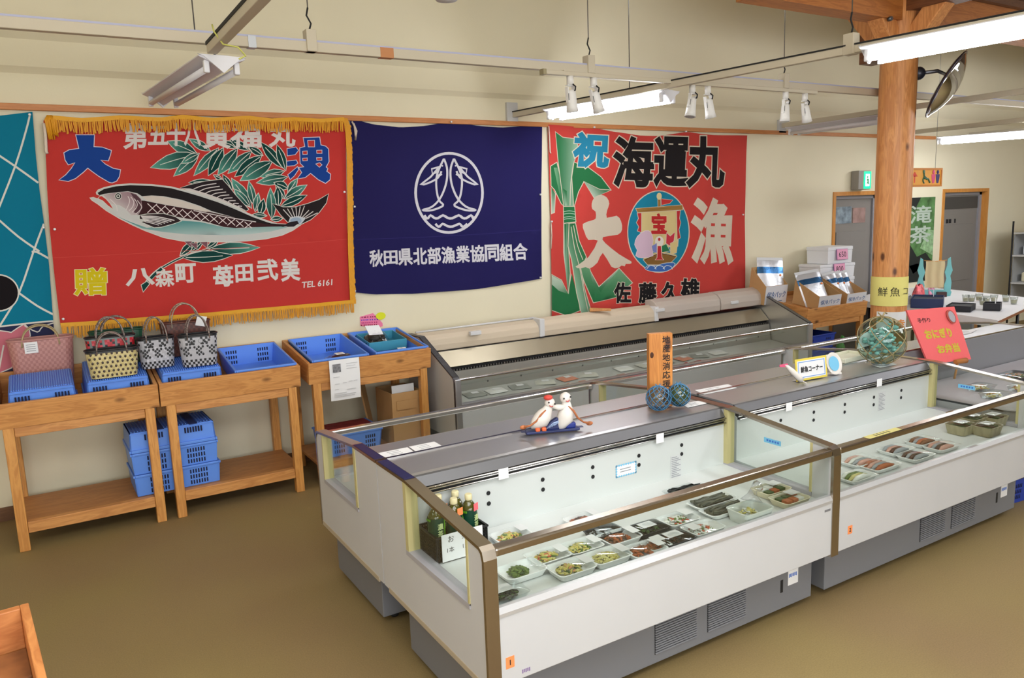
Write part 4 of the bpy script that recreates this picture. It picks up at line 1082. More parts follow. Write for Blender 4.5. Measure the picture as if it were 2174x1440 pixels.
# wooden stick lying on the covers
a, b = aty(1252, 652, 5.60), aty(1302, 668, 5.46)
m = MB(); v = Vector((b.x-a.x, b.y-a.y, 0)).normalized(); n_ = Vector((-v.y, v.x, 0))*0.03; zt_ = 0.953
m.hexa([Vector((a.x, 5.6, zt_))-n_, Vector((a.x, 5.6, zt_))+n_, Vector((b.x, 5.49, zt_))+n_*0.6, Vector((b.x, 5.49, zt_))-n_*0.6, Vector((a.x, 5.6, zt_+0.03))-n_, Vector((a.x, 5.6, zt_+0.03))+n_, Vector((b.x, 5.49, zt_+0.02))+n_*0.6, Vector((b.x, 5.49, zt_+0.02))-n_*0.6])
solo(m, 'wooden_wedge', WOODX, 'small tan wooden wedge lying on the rolled night covers', 'wood block', bevel=0.003)
# ================================================================== wooden display tables along the wall
TH = math.atan(0.138)
class Tray:
    def __init__(s, x0, x1, yf, zr): s.x0, s.x1, s.yf, s.zr = x0, x1, yf, zr
    def w(s, x, v, h):
        """x in the room, v along the tilted tray from its front, h above the rim plane"""
        return Vector((x, s.yf+v*math.cos(TH)-h*math.sin(TH), s.zr+v*math.sin(TH)+h*math.cos(TH)))
def display_table(label, x0, x1, yf=5.14, zr=0.892, depth=0.655, shelf=True, group='tilted wooden display tables', boxh=0.15, bot=None):
    root = thing('display_table', label, 'table', ((x0+x1)/2, yf+0.32, 0), group=group)
    T0 = rootT(root); tr = Tray(x0, x1, yf, zr)
    def bd(nm, xa, xb, va, vb, ha, hb, mt):
        MB(lambda p: T0(tr.w(p[0], p[1], p[2]))).box(xa, xb, va, vb, ha, hb).done(nm, mt, root, bevel=0.003)
    bd('front_board', x0, x1, 0, 0.022, -boxh, 0, WOODX)
    bd('back_board', x0, x1, depth-0.022, depth, -boxh, 0, WOODX)
    bd('side_board', x0, x0+0.022, 0.023, depth-0.023, -boxh, 0, WOODY)
    bd('side_board', x1-0.022, x1, 0.023, depth-0.023, -boxh, 0, WOODY)
    bd('tray_bottom', x0+0.023, x1-0.023, 0.023, depth-0.023, (bot or -boxh)+0.004, (bot or -boxh)+0.018, WOODX)
    M = lambda: MB(T0)
    zt = zr-boxh
    for xa in (x0+0.03, x1-0.085):
        for ya, top in ((yf+0.022, zt+0.004), (yf+depth-0.085, zt+0.075)):
            M().box(xa, xa+0.055, ya, ya+0.055, 0, top).done('leg', WOODZ, root, bevel=0.004)
    M().box(x0+0.086, x1-0.086, yf+0.03, yf+0.05, zt-0.055, zt+0.004).done('apron', WOODX, root, bevel=0.003)
    M().box(x0+0.086, x1-0.086, yf+depth-0.07, yf+depth-0.05, zt+0.02, zt+0.08).done('apron', WOODX, root, bevel=0.003)
    if shelf:
        M().box(x0+0.03, x1-0.03, yf+0.08, yf+depth-0.085, 0.150, 0.168).done('shelf', wood('shelf_ply', 'x', (188, 128, 70), (160, 102, 52), knots=False), root)
        M().box(x0+0.086, x1-0.086, yf+0.028, yf+0.078, 0.105, 0.172).done('shelf_rail', WOODX, root, bevel=0.003)
    return root, tr
t1, tr1 = display_table('knotty pine display table nearest the teal banner, with the woven bags', -0.335, 0.523)
t2, tr2 = display_table('pine display table with an open empty blue crate at its right end', 0.530, 1.412)
t3, tr3 = display_table('pine display table with a white notice sheet hanging from its front', 1.468, 2.392)

# ------------------------------------------------------------------ crates
def crate(label, w, d, h, upright=True, loc=(0, 0, 0), rot=(0, 0, 0), group=None, ribs=True, mt=None, rows=3, cols=5, name='plastic_crate', strap=False, wins=(0.22, 0.78), taper=0.018):
    """local: x width, y depth from the front, z up, origin at the front middle of the base"""
    mt = mt or BLUE
    root = thing(name, label, 'crate', loc, rot, group)
    t = 0.008; fl = taper
    m = MB(); a0, a1 = (w/2-fl, w/2) if upright else (w/2, w/2-fl*0.8)
    def ring(z0, z1, e0, e1, mi=0):
        for sx in (-1, 1):
            m.hexa([(sx*e0, fl, z0), (sx*(e0-t), fl, z0), (sx*(e0-t), d-fl, z0), (sx*e0, d-fl, z0), (sx*e1, fl-(e1-e0), z1), (sx*(e1-t), fl-(e1-e0), z1), (sx*(e1-t), d-fl+(e1-e0), z1), (sx*e1, d-fl+(e1-e0), z1)], mi)
        for y0, sg in ((fl, 1), (d-fl, -1)):
            g = (e1-e0)*sg
            m.hexa([(-e0, y0, z0), (e0, y0, z0), (e0, y0+t*sg, z0), (-e0, y0+t*sg, z0), (-e1, y0-g, z1), (e1, y0-g, z1), (e1, y0-g+t*sg, z1), (-e1, y0-g+t*sg, z1)], mi)
    ring(0, h, a0, a1)
    zb = 0.0 if upright else h-t
    m.box(-w/2+fl, w/2-fl, fl, d-fl, zb, zb+t)
    # slot windows, front and back and sides (solid dark blocks, coloured as the shade inside)
    sw, sh = 0.0085, 0.026
    if not upright: rws = 1; sh = 0.034
    else: rws = rows
    def slots(y, off):
        for cx in wins:
            for i in range(cols):
                for j in range(rws):
                    x = -w/2+w*cx+(i-(cols-1)/2)*0.0165; z = h*(0.45 if upright else 0.74)+(j-(rws-1)/2)*0.037
                    e = lerp(a0, a1, z/h)-(w/2-fl)
                    yy = fl-e if off < 0 else d-fl+e
                    m.box(x-sw/2, x+sw/2, yy-0.0012 if off < 0 else yy-t-0.0012, yy+t+0.0012 if off < 0 else yy+0.0012, z-sh/2, z+sh/2, 1)
    slots(0, -1); slots(d, 1)
    b = m.done('body', [mt, mat('crate_slot_shade', (20, 24, 60), 0.8)], root, bevel=0.0)
    # rim / skirt
    m = MB(); zr0, zr1 = (h-0.016, h) if upright else (0.0, 0.02)
    for sx in (-1, 1): m.box(sx*w/2-0.006 if sx > 0 else -w/2-0.006, sx*w/2+0.006 if sx > 0 else -w/2+0.006, -0.006, d+0.006, zr0, zr1)
    for y in (0, d): m.box(-w/2+0.006, w/2-0.006, y-0.006, y+0.006, zr0, zr1)
    m.done('rim', mt, root, bevel=0.004)
    if not upright:
        m = MB()
        for i in range(26):
            x = -w/2+fl+0.012+i*(w-2*fl-0.024)/25
            m.box(x-0.0030, x+0.0030, fl+0.03, d-fl-0.012, h, h+0.0065)
        m.box(-w/2+fl+0.004, w/2-fl-0.004, fl+0.004, fl+0.02, h, h+0.004)
        m.done('ribbed_base', mt, root)
    return root
GC = 'blue crates on the wooden display tables'
def on_tray(tr, px0, px1, py0, py1, v, h, top):
    """crate width from two picture points on its front top edge"""
    y = tr.yf+v
    a, b = aty(px0, py0, y), aty(px1, py1, y)
    return (a.x+b.x)/2, b.x-a.x
def put_crate(label, tr, p0, p1, v, d, h, upright, **k):
    cx, w = on_tray(tr, p0[0], p1[0], p0[1], p1[1], v, h, 0)
    return crate(label, w, d, h, upright, tr.w(cx, v, -0.131), (TH, 0, 0), GC, **k), cx
c1, cx1 = put_crate('upturned blue crate in front of the pink bag', tr1, (11, 841), (164, 825), 0.05, 0.40, 0.17, False)
c2, cx2 = put_crate('upturned blue crate under the cream bag with brown dots', tr1, (181, 832), (322, 814), 0.05, 0.52, 0.17, False)
c3, cx3 = put_crate('upturned blue crate under the black and white bags', tr2, (341, 812), (476, 794), 0.05, 0.52, 0.17, False)
c4, cx4 = put_crate('open empty blue crate right of the black and white bags', tr2, (500, 792), (628, 773), 0.04, 0.56, 0.142, True)
c5, cx5 = put_crate('open blue crate holding a bag of dried mushrooms', tr3, (664, 772), (782, 757), 0.04, 0.58, 0.142, True)
c6, cx6 = put_crate('open blue crate with a teal tray set into its rear half', tr3, (799, 756), (908, 742), 0.04, 0.58, 0.142, True)
# teal tray inside crate six
m = MB()
w_, d_ = 0.300, 0.27
for sx in (-1, 1): m.box(sx*w_/2-0.004, sx*w_/2+0.004, 0, d_, 0.02, 0.095)
for y in (0, d_): m.box(-w_/2-0.004, w_/2+0.004, y-0.004, y+0.004, 0.02, 0.095)
m.box(-w_/2, w_/2, 0, d_, 0.02, 0.028)
o = m.done('plastic_tray', TEAL, None, bevel=0.003); o.location = tr3.w(cx6, 0.31, -0.092); o.rotation_euler = (TH, 0, 0)
tag(o, 'teal plastic tray in the rear of the right-hand blue crate', 'tray')
# stack of three crates standing on the shelves below tables one and two
a, b = atz(290, 1056, 0.175), atz(472, 1021, 0.175)
sw_ = b.x-a.x; scx = (a.x+b.x)/2
st = [('blue crate under the tables, bottom of the stack of three', 0), ('blue crate under the tables, middle of the stack of three', 1), ('blue crate with dark strap under the tables, topmost of the stack', 2)]
s0 = None
for lb, i in st:
    if i < 2:
        if s0 is None:
            s0 = crate(lb, sw_, 0.36, 0.140, True, (scx, 5.235, 0.1705), (0, 0, 0.02), 'blue crates stacked under the tables', rows=3, cols=7, wins=(0.28, 0.74), taper=0.009)
        else: dup(s0, lb, (scx-0.004, 5.235, 0.1705+0.142*i))
    else:
        s2 = crate(lb, sw_, 0.36, 0.125, False, (scx-0.006, 5.235, 0.1705+0.142*2), (0, 0, 0.02), 'blue crates stacked under the tables', cols=7, wins=(0.28, 0.74), taper=0.009)
        MB().box(-0.10, -0.05, -0.002, 0.35, 0.1295, 0.132).box(0.10, 0.15, -0.002, 0.35, 0.1295, 0.132).done('strap', mat('dark_blue_strap', (40, 60, 120), 0.6), s2)

# ------------------------------------------------------------------ woven bags
HANDLE = {'clear': mat('clear_brown_handle', (150, 136, 118), 0.2, coat=0.5, noise=(60, 0.5, (1, 1, 1))), 'twist': mat('twisted_handle', (120, 104, 98), 0.25, coat=0.5, noise=(90, 0.7, (1, 1, 1))), 'gold': mat('pale_gold_handle', (170, 152, 112), 0.25, coat=0.4)}
STRAP = {n: mat('strap_'+n, c, 0.38, bump=(120, 0.15)) for n, c in dict(pink=(190, 136, 130), pink2=(172, 116, 112), cream=(206, 192, 140), cream2=(190, 174, 118), brown=(52, 34, 24), black=(30, 30, 34), silver=(176, 176, 184), white=(196, 196, 204), red=(186, 34, 44), rose=(206, 70, 84), grey=(120, 130, 130), green=(20, 70, 48), choc=(96, 52, 42), choc2=(74, 38, 32)).items()}
def woven_bag(label, loc, w, d, h, pat, mats, handle, hh, nu=28, nv=9, flare=1.08, rot=0, hw=0.42, tilt=0, dots=()):
    root = thing('woven_bag', label, 'bag', loc, (tilt, 0, rot), 'woven shopping bags on the tables')
    rc_ = min(d*.42, .045)
    seg = []; n_ = 6
    for cx, cy, a0 in ((1, 1, 0), (-1, 1, PI/2), (-1, -1, PI), (1, -1, 1.5*PI)):
        for k in range(n_+1):
            a = a0+PI/2*k/n_; seg.append(Vector((cx*(w/2-rc_)+rc_*math.cos(a), cy*(d/2-rc_)+rc_*math.sin(a))))
    seg.append(seg[0])
    Ls = [0]
    for p, q in zip(seg, seg[1:]): Ls.append(Ls[-1]+(q-p).length)
    def P(u, v, k=1.0):
        t = (u % 1.0)*Ls[-1]; i = 0
        while i < len(seg)-2 and Ls[i+1] < t: i += 1
        p = seg[i].lerp(seg[i+1], (t-Ls[i])/max(1e-9, Ls[i+1]-Ls[i])); f = lerp(0.94, flare, v)*k
        return (p.x*f, p.y*f*(1+.06*math.sin(PI*v)), v*h)
    m = MB()
    m.grid(lambda u, v: P(u, v), nu*2, nv, mi=pat, smooth=False, closeu=True)
    m.grid(lambda u, v: P(u, v, 0.97), nu*2, 2, mi=len(mats)-1, smooth=False, closeu=True)
    m.face([P(i/(nu*2), 0) for i in range(nu*2)], 0)
    for x, v, s_, mi in dots:
        f = lerp(0.94, flare, v); m.ball((x*w*f, -d/2*f*(1+.06*math.sin(PI*v))-.0005, v*h), s_, 9, 6, mi, sq=(.8, .09, 1))
    m.done('body', mats, root, norm=False)
    m = MB().tube([P(i/40, 1.0, 1.0) for i in range(40)], 0.0055, 6, closed=True)
    m.done('rim', mats[-1], root)
    for sy in (-1, 1):
        pts = []
        for i in range(17):
            a = PI*i/16
            pts.append((-math.cos(a)*w*hw*0.72, sy*(d/2*flare+0.004)*(1-0.45*math.sin(a)), h*0.86+hh*math.sin(a)**0.8))
        MB().tube(pts, 0.0048, 7).done('handle', HANDLE[handle], root)
    return root
S = STRAP
nu = 28
# front side of the ring of faces: u in (0.5, 1) -> y < 0
def pat_pink(i, j): return (i+j) % 2
b1 = woven_bag('dusty pink woven bag with a white price tag', tr1.w(cx1+0.022, 0.545, -0.075), 0.335, 0.12, 0.295, pat_pink, [S['pink'], S['pink2'], S['pink']], 'gold', 0.125, nv=16, nu=30, tilt=0.02)
m = MB().box(-0.09, -0.018, -0.072, -0.070, 0.215, 0.285, 0)
for i in range(4): m.box(-0.08, -0.03, -0.0725, -0.072, 0.228+0.013*i, 0.232+0.013*i, 1)
m.done('price_tag', [PAPER, mat('grey_print', (150, 152, 158), 0.8)], b1)
def pat_dots(i, j):
    if j >= 9: return 2
    return 0 if (i+j) % 2 else 3
cd_ = [((i-4.5)/10.2+(.04 if j % 2 else 0), .10+.155*j, .0085, 1) for j in range(6) for i in range(10)]
b2 = woven_bag('cream woven bag with rows of brown dots, on the crate', tr1.w(cx2-0.012, 0.14, 0.046), 0.272, 0.10, 0.172, pat_dots, [S['cream'], S['brown'], S['black'], S['cream2'], S['black']], 'twist', 0.125, nu=20, nv=10, rot=-0.03, dots=cd_)
def pat_red(i, j): return [0, 1, 2, 0, 3][(i*7+j*3+(i*j) % 5) % 5]
b3 = woven_bag('red and black flowered woven bag behind the cream bag', tr1.w(cx2-0.005, 0.275, 0.046), 0.262, 0.09, 0.215, pat_red, [S['red'], S['black'], S['rose'], S['grey'], S['black']], 'twist', 0.15, nu=24, nv=14)
b4 = woven_bag('dark green woven bag, rearmost behind the red bag', tr1.w(cx2+0.045, 0.41, 0.046), 0.30, 0.10, 0.215, lambda i, j: 0, [S['green'], S['green']], 'twist', 0.12, nu=20, nv=6)
def pat_bw(i, j):
    if j >= 12: return 1
    if j >= 9: return (i+j) % 2 if i % 6 < 4 else 0
    if j < 3: return (i+j) % 2
    return 2 if (i+j) % 3 == 0 else 0
bd_ = []
for cx in (-.36, -.02, .33):
    for dx, dv in ((0, 0), (-.055, .06), (.055, .06), (-.055, -.06), (.055, -.06), (0, .12), (0, -.12), (-.11, .12), (.11, .12), (.11, -.12)): bd_.append((cx+dx, .50+dv, .0085, 1))
for cx in (-.19, .15): bd_ += [(cx, .78, .0085, 1), (cx-.05, .72, .008, 1), (cx+.05, .72, .008, 1)]
b5 = woven_bag('black and silver woven bag, left of the two alike', tr2.w(0.560, 0.22, 0.046), 0.205, 0.10, 0.195, pat_bw, [S['silver'], S['black'], S['white'], S['black']], 'twist', 0.155, nu=20, nv=13, rot=0.06, dots=bd_)
b6 = woven_bag('black and silver woven bag with a pale button, right of the two', tr2.w(cx3+0.065, 0.15, 0.046), 0.222, 0.10, 0.205, pat_bw, [S['silver'], S['black'], S['silver'], S['black']], 'twist', 0.150, nu=20, nv=13, rot=-0.04, dots=bd_)
MB().lathe([(0.014, 0), (0.012, 0.005)], (0.01, -0.056, 0.165), 12, M=Matrix.Rotation(PI/2, 3, 'X')).done('button', S['silver'], b6)
b7 = woven_bag('brown woven bag with a white tag, behind the black and silver bags', tr2.w(cx3+0.035, 0.42, 0.046), 0.295, 0.10, 0.225, lambda i, j: (i+j) % 2, [S['choc'], S['choc2'], S['choc']], 'clear', 0.155, nu=24, nv=10)
m = MB(); m.hexa([(0.055, -0.064, 0.20), (0.115, -0.064, 0.185), (0.115, -0.062, 0.185), (0.055, -0.062, 0.20), (0.075, -0.064, 0.265), (0.135, -0.064, 0.25), (0.135, -0.062, 0.25), (0.075, -0.062, 0.265)])
m.done('price_tag', PAPER, b7)

# ------------------------------------------------------------------ small goods in the crates, notices
FILM = glass('clear_wrap', (246, 246, 248), 1.0, 0.08)
def pack_bag(name, label, loc, rot, w, d, h, inner, lab=True, seed=1, film=True):
    root = thing(name, label, 'packaged food', loc, rot)
    rnd = random.Random(seed)
    m = MB()
    for i in range(16):
        m.ball((rnd.uniform(-w*.36, w*.36), rnd.uniform(-d*.34, d*.34), rnd.uniform(h*0.2, h*.6)), rnd.uniform(0.22, 0.36)*min(w, d), 8, 6, 0, sq=(1, 1, 0.55))
    m.done('contents', inner, root)
    if film:
        m = MB()
        m.grid(lambda u, v: ((u-.5)*w*1.15, (v-.5)*d*1.15, 0.004+h*1.05*(math.sin(PI*u)*math.sin(PI*v))**0.45+0.006*math.sin(23*u+5*v)), 12, 10, 0)
        m.done('wrapper', FILM, root)
    if lab:
        m = MB().box(-0.032, 0.032, -0.022, 0.022, h*1.0+0.006, h*1.0+0.008, 0); m.done('label', PAPER, root)
    return root
pack_bag('mushroom_pack', 'clear bag of brown dried mushrooms in the blue crate', tr3.w(cx5+0.03, 0.16, -0.108), (TH, 0, 0.1), 0.24, 0.17, 0.10, mat('mushroom_brown', (84, 52, 40), 0.8), seed=3)
DKS = mat('dark_seaweed', (30, 28, 26), 0.6, noise=(40, 0.4, (1, 1, 1)))
sp = pack_bag('seaweed_pack', 'dark dried seaweed pack with white header card in teal tray', tr3.w(cx6-0.06, 0.40, -0.055), (TH, 0, 0.2), 0.17, 0.13, 0.12, DKS, seed=5)
MB().hexa([(-0.075, -0.02, 0.10), (0.03, -0.05, 0.10), (0.03, -0.045, 0.10), (-0.075, -0.015, 0.10), (-0.09, 0.02, 0.165), (0.015, -0.01, 0.165), (0.015, -0.005, 0.165), (-0.09, 0.025, 0.165)]).done('header_card', PAPER, sp)
pack_bag('seaweed_pack', 'flat dark seaweed pack with white label, front of the right crate', tr3.w(cx6+0.05, 0.16, -0.100), (TH, 0, -0.2), 0.16, 0.11, 0.07, DKS, seed=6)
pack_bag('seaweed_pack', 'small seaweed pack beside the teal tray wall, front left', tr3.w(cx6-0.085, 0.15, -0.105), (TH, 0, 0.3), 0.11, 0.09, 0.045, DKS, seed=8)
# notice sheet on the front of table three
p, q = aty(697, 766, 5.13), aty(761, 760, 5.13); r_ = aty(733, 848, 5.13)
w_ = q.x-p.x; h_ = p.z-r_.z
root = thing('notice_sheet', 'white printed notice sheet hanging over the table front', 'paper', ((p.x+q.x)/2, 5.12, r_.z))
m = MB()
m.grid(lambda u, v: ((u-.5)*w_, 0.012*(1-v)*(1-v)-0.006*math.sin(PI*u)*(1-v), v*h_), 6, 8, 0)
m.done('sheet', PAPER, root)
m = MB().box(-w_*.40, -w_*.14, -0.0085, -0.0075, h_*.70, h_*.90, 0); m.done('picture', mat('grey_picture', (120, 120, 124), 0.8, noise=(60, 0.6, (1, 1, 1))), root)
m = MB()
for x, z, l in ((0.05, .88, .38), (.05, .82, .3), (.05, .76, .34), (-.4, .58, .2), (-.1, .42, .12), (-.36, .41, .14), (.1, .44, .12), (.26, .44, .12), (-.36, .28, .1), (.02, .25, .3), (-.4, .18, .4), (-.4, .14, .7), (-.4, .10, .66)):
    m.box(w_*x, w_*(x+l), -0.0115+0.004*z, -0.0065, h_*z, h_*z+0.003)
m.done('print', mat('pale_print', (196, 196, 200), 0.8), root)
# pink and yellow hand-written card on the wall
wp = lambda x, y, dpt=0.004: aty(x, y, WY-dpt)
root = thing('handwritten_card', 'pink hand-lettered card with a yellow oval sticker on the wall', 'sign', wp(788, 696))
T_ = rootT(root); m = MB(T_)
m.prism([(wp(*q).x, wp(*q).z) for q in ((764, 673), (792, 665), (812, 686), (813, 693), (795, 697), (765, 692))], WY-0.004, WY-0.002, 'y')
m.done('card', mat('neon_pink_card', (238, 130, 170), 0.7), root)
c_ = wp(808, 671); MB(T_).lathe([(1, 0), (1, 0.002)], c_-Vector((0, 0.004, 0)), 20, M=Matrix.Diagonal((0.042, 1, 0.030)) @ Matrix.Rotation(PI/2, 3, 'X')).done('oval_sticker', mat('neon_yellow_card', (222, 226, 40), 0.7), root)
m = MB(T_); rnd = random.Random(2)
for j, (yy, c) in enumerate(((674, 0), (680, 1), (686, 2), (691, 0))):
    for i in range(8):
        p = wp(768+4.6*i+rnd.uniform(-1, 1), yy-0.25*i, 0.0052); m.box(p.x-0.005, p.x+0.004, p.y, p.y+0.001, p.z-0.005, p.z+0.005, c)
for i in range(5):
    p = wp(800+4*i, 669+0.6*i, 0.0095); m.box(p.x-0.004, p.x+0.004, p.y, p.y+0.001, p.z-0.004, p.z+0.004, 3)
m.done('writing', [mat('dark_red_ink', (150, 30, 70), 0.8), mat('blue_ink', (70, 70, 190), 0.8), mat('magenta_ink', (190, 40, 120), 0.8), mat('green_ink', (50, 110, 50), 0.8)], root)
# below table three: cardboard box with papers, blue crate with red goods, a leaning sheet
def open_box(name, label, loc, rot, w, d, h, flap=0.6, cat='cardboard box', mt=None, cut=0.0):
    """cut>0: the side walls slope down to a low front"""
    mt = mt or TAN
    root = thing(name, label, cat, loc, rot); t = 0.005; hf = h*(1-cut)
    m = MB()
    m.box(-w/2, w/2, 0, d, 0, t)
    m.box(-w/2, w/2, 0, t, t, hf); m.box(-w/2, w/2, d-t, d, t, h)
    for x in (-w/2, w/2-t): m.prism([(t, t), (d-t, t), (d-t, h), (t, hf)], x, x+t, 'x')
    m.done('box_body', mt, root)
    return root
ob = open_box('cardboard_box', 'open cardboard box with papers under the third table', (2.215, 5.235, 0.169), (0, 0, 0), 0.24, 0.32, 0.40)
MB().box(-0.085, 0.085, -0.008, -0.002, 0.27, 0.34).done('box_flap', TAN, ob)
m = MB().box(-0.09, 0.09, 0.10, 0.102, 0.05, 0.45); o = solo(m, 'paper_sheaf', PAPER, 'white papers standing in the box under the third table', 'paper'); o.location = (2.215, 5.30, 0.215)
uc = crate('blue crate on the lower shelf behind the showcase glass', 0.42, 0.34, 0.16, True, (1.80, 5.25, 0.1705), (0, 0, 0), None, rows=3, cols=5)
m = MB()
m.box(-0.19, 0.19, 0.03, 0.31, 0.02, 0.175)
o = m.done('folded_cloth', mat('dark_red_cloth', (128, 36, 36), 0.9, noise=(20, 0.3, (1, 1, 1))), None, bevel=0.02); o.location = (1.80, 5.25, 0.17)
tag(o, 'dark red folded cloth inside the crate on the lower shelf', 'cloth')
m = MB(); m.hexa([(2.02, 5.52, 0.17), (2.08, 5.60, 0.17), (2.09, 5.59, 0.17), (2.03, 5.51, 0.17), (1.98, 5.66, 0.70), (2.04, 5.73, 0.70), (2.05, 5.72, 0.70), (1.99, 5.65, 0.70)])
solo(m, 'cardboard_sheet', TAN, 'folded brown cardboard leaning upright under the third table', 'cardboard')
# ================================================================== food in the chilled cases
FOAM = mat('white_food_tray', (236, 238, 236), 0.45); BTRAY = mat('black_food_tray', (26, 27, 28), 0.35); CLEAR = glass('clear_lid', (250, 252, 252), 1.0, 0.04)
CREAMT = mat('cream_food_tray', (214, 206, 176), 0.5)
FD = {n: mat('food_'+n, c, 0.55) for n, c in dict(yellow=(192, 178, 92), pale=(202, 194, 128), green=(96, 118, 58), dkgreen=(60, 84, 44), red=(190, 90, 62), orange=(206, 146, 100), brown=(120, 76, 48), dark=(74, 44, 30), kelp=(58, 62, 52), kelp2=(84, 86, 72), black=(30, 32, 30), white=(222, 222, 214), pink=(206, 156, 140), silver=(150, 156, 160), rust=(170, 92, 52)).items()}
def floor_z(y): return 0.5150+(y-(YR-0.88))/(0.595)*0.020
def outline(w, d, k, n=24, r=0.28):
    out = []
    for i in range(n):
        a = 2*PI*(i+0.5)/n; c, s_ = math.cos(a), math.sin(a)
        out.append((math.copysign(abs(c)**r, c)*w/2*k, math.copysign(abs(s_)**r, s_)*d/2*k))
    return out
def food_tray(name, label, px, py, w, d, h, tray, cols, kind='heap', rot=0.0, lab=None, lid=True, seed=1, group='packed side dishes in the near case', z0=None, fill_=0.72, loc=None):
    p = Vector(loc) if loc else None
    if p is None:
        p = atz(px, py, 0.53)
        for _ in range(2): p = atz(px, py, (floor_z(p.y) if z0 is None else z0)+h*0.6)
        p.z = floor_z(p.y)+0.0015 if z0 is None else z0
    root = thing(name, label, 'packaged food', p, (0, 0, rot), group)
    m = MB(); A = outline(w, d, 0.82); B = outline(w, d, 0.97); C = outline(w, d, 1.0); Bi = outline(w, d, 0.93); Ai = outline(w, d, 0.80)
    rings = [[m.v((x, y, z)) for x, y in R] for R, z in ((A, 0), (B, h*0.95), (C, h*0.95), (C, h), (Bi, h), (Ai, 0.004))]
    n = len(A)
    for a, b in zip(rings, rings[1:]):
        for i in range(n): m.bm.faces.new((a[i], a[(i+1) % n], b[(i+1) % n], b[i]))
    m.bm.faces.new(rings[0]); m.bm.faces.new(rings[-1])
    m.done('tray', tray, root)
    rnd = random.Random(seed); m = MB(); ms = [FD[c] for c in cols]; fw, fd = w*0.72*fill_/0.72, d*0.66
    if kind == 'heap':
        for i in range(84):
            t = rnd.random()**0.6; a = rnd.uniform(0, 2*PI); x, y = math.cos(a)*fw*0.42*t, math.sin(a)*fd*0.46*t
            zz = 0.012+h*0.75*(1-t*t)*rnd.uniform(0.6, 1)
            M_ = Matrix.Rotation(rnd.uniform(0, PI), 3, 'Z') @ Matrix.Rotation(rnd.uniform(-.6, .6), 3, 'X')
            m.ball((x-w*0.06, y, zz), rnd.uniform(0.0065, 0.0115), 7, 5, min(len(ms)-1, int(rnd.random()**1.7*len(ms))), sq=(1.5, 0.55, 0.45), M=M_)
    elif kind == 'strips':
        for i in range(26):
            y = (rnd.random()-.5)*fd*0.95; x0 = -fw*0.5+rnd.uniform(-.01, .01); zz = 0.012+rnd.uniform(0, h*0.6)
            pts = [(x0+fw*t, y+0.006*math.sin(5*t+i), zz+0.004*math.sin(9*t+i)) for t in (0, .2, .4, .6, .8, 1)]
            m.tube(pts, rnd.uniform(.003, .006), 5, rnd.randrange(len(ms)))
    elif kind == 'fish':
        for i in range(4):
            y = (i-1.5)*fd*0.26; m.tube([(-fw*.5, y, .012), (-fw*.25, y, .02), (fw*.1, y+.004, .02), (fw*.4, y, .014), (fw*.5, y+.004, .012)], [.004, .014, .013, .006, .003], 7, i % len(ms))
    elif kind == 'blocks':
        for i in range(3):
            for j in range(2):
                x, y = (i-1)*fw*.32, (j-.5)*fd*.48
                m.box(x-fw*.14, x+fw*.14, y-fd*.2, y+fd*.2, .006, h*.86+rnd.uniform(0, .006), rnd.randrange(len(ms)))
    m.done('food', ms, root)
    if lid:
        m = MB(); dome = 0.012 if kind != 'strips' else 0.006
        m.grid(lambda u, v: ((u-.5)*w*0.97, (v-.5)*d*0.97, h+0.001+dome*(math.sin(PI*u)*math.sin(PI*v))**0.4), 12, 8)
        m.done('clear_lid', CLEAR, root)
    if lab:
        lx, ly, lw, lh = lab
        MB().box(w*lx-lw/2, w*lx+lw/2, d*ly-lh/2, d*ly+lh/2, h+0.0115, h+0.0122).done('label', mat('tray_label', (214, 216, 216), .7), root)
    return root
FT = food_tray
FT('food_tray', 'white tray of yellow cabbage stir-fry alone at the back left', 1085, 1140, 0.165, 0.115, 0.026, FOAM, ['yellow', 'pale', 'green', 'orange'], lab=(.34, .1, .04, .06), seed=2)
FT('food_tray', 'white tray of dark brown simmered food alone at the back', 1240, 1106, 0.165, 0.115, 0.026, FOAM, ['dark', 'rust', 'brown'], lab=(.34, .1, .04, .06), seed=3)
FT('food_tray', 'white tray of chopped green vegetables nearest the front left corner', 1106, 1213, 0.18, 0.125, 0.026, FOAM, ['green', 'dkgreen'], fill_=0.5, seed=4)
FT('food_tray', 'white tray of yellow food with red specks, just right of the greens', 1163, 1183, 0.17, 0.12, 0.026, FOAM, ['yellow', 'pale', 'orange', 'green', 'red'], lab=(.34, .0, .04, .07), seed=5)
FT('food_tray', 'white tray of yellow noodle salad with a leafy top at the front edge', 1213, 1208, 0.175, 0.122, 0.026, FOAM, ['yellow', 'pale', 'dkgreen', 'orange'], lab=(.36, .0, .04, .07), seed=6)
FT('food_tray', 'white tray of yellow greens mix behind the plain pale yellow tray', 1234, 1163, 0.165, 0.118, 0.026, FOAM, ['yellow', 'green', 'pale'], lab=(.36, .0, .04, .07), seed=7)
FT('food_tray', 'white tray of plain pale yellow shredded food at the front edge', 1290, 1183, 0.175, 0.12, 0.026, FOAM, ['pale', 'yellow'], lab=(.36, .0, .04, .07), seed=8)
FT('food_tray', 'white tray of reddish brown meat, left of the two black trays', 1315, 1143, 0.17, 0.118, 0.026, FOAM, ['rust', 'brown', 'dark'], lab=(.36, .0, .04, .07), seed=9)
FT('food_tray', 'white tray of glossy brown meatballs at the front edge', 1368, 1170, 0.17, 0.118, 0.026, FOAM, ['brown', 'rust', 'brown'], lab=(.36, .0, .04, .07), seed=10)
FT('food_tray', 'black tray of silvery food under a shiny lid, below the rail', 1282, 1131, 0.16, 0.10, 0.024, BTRAY, ['silver', 'black'], seed=11)
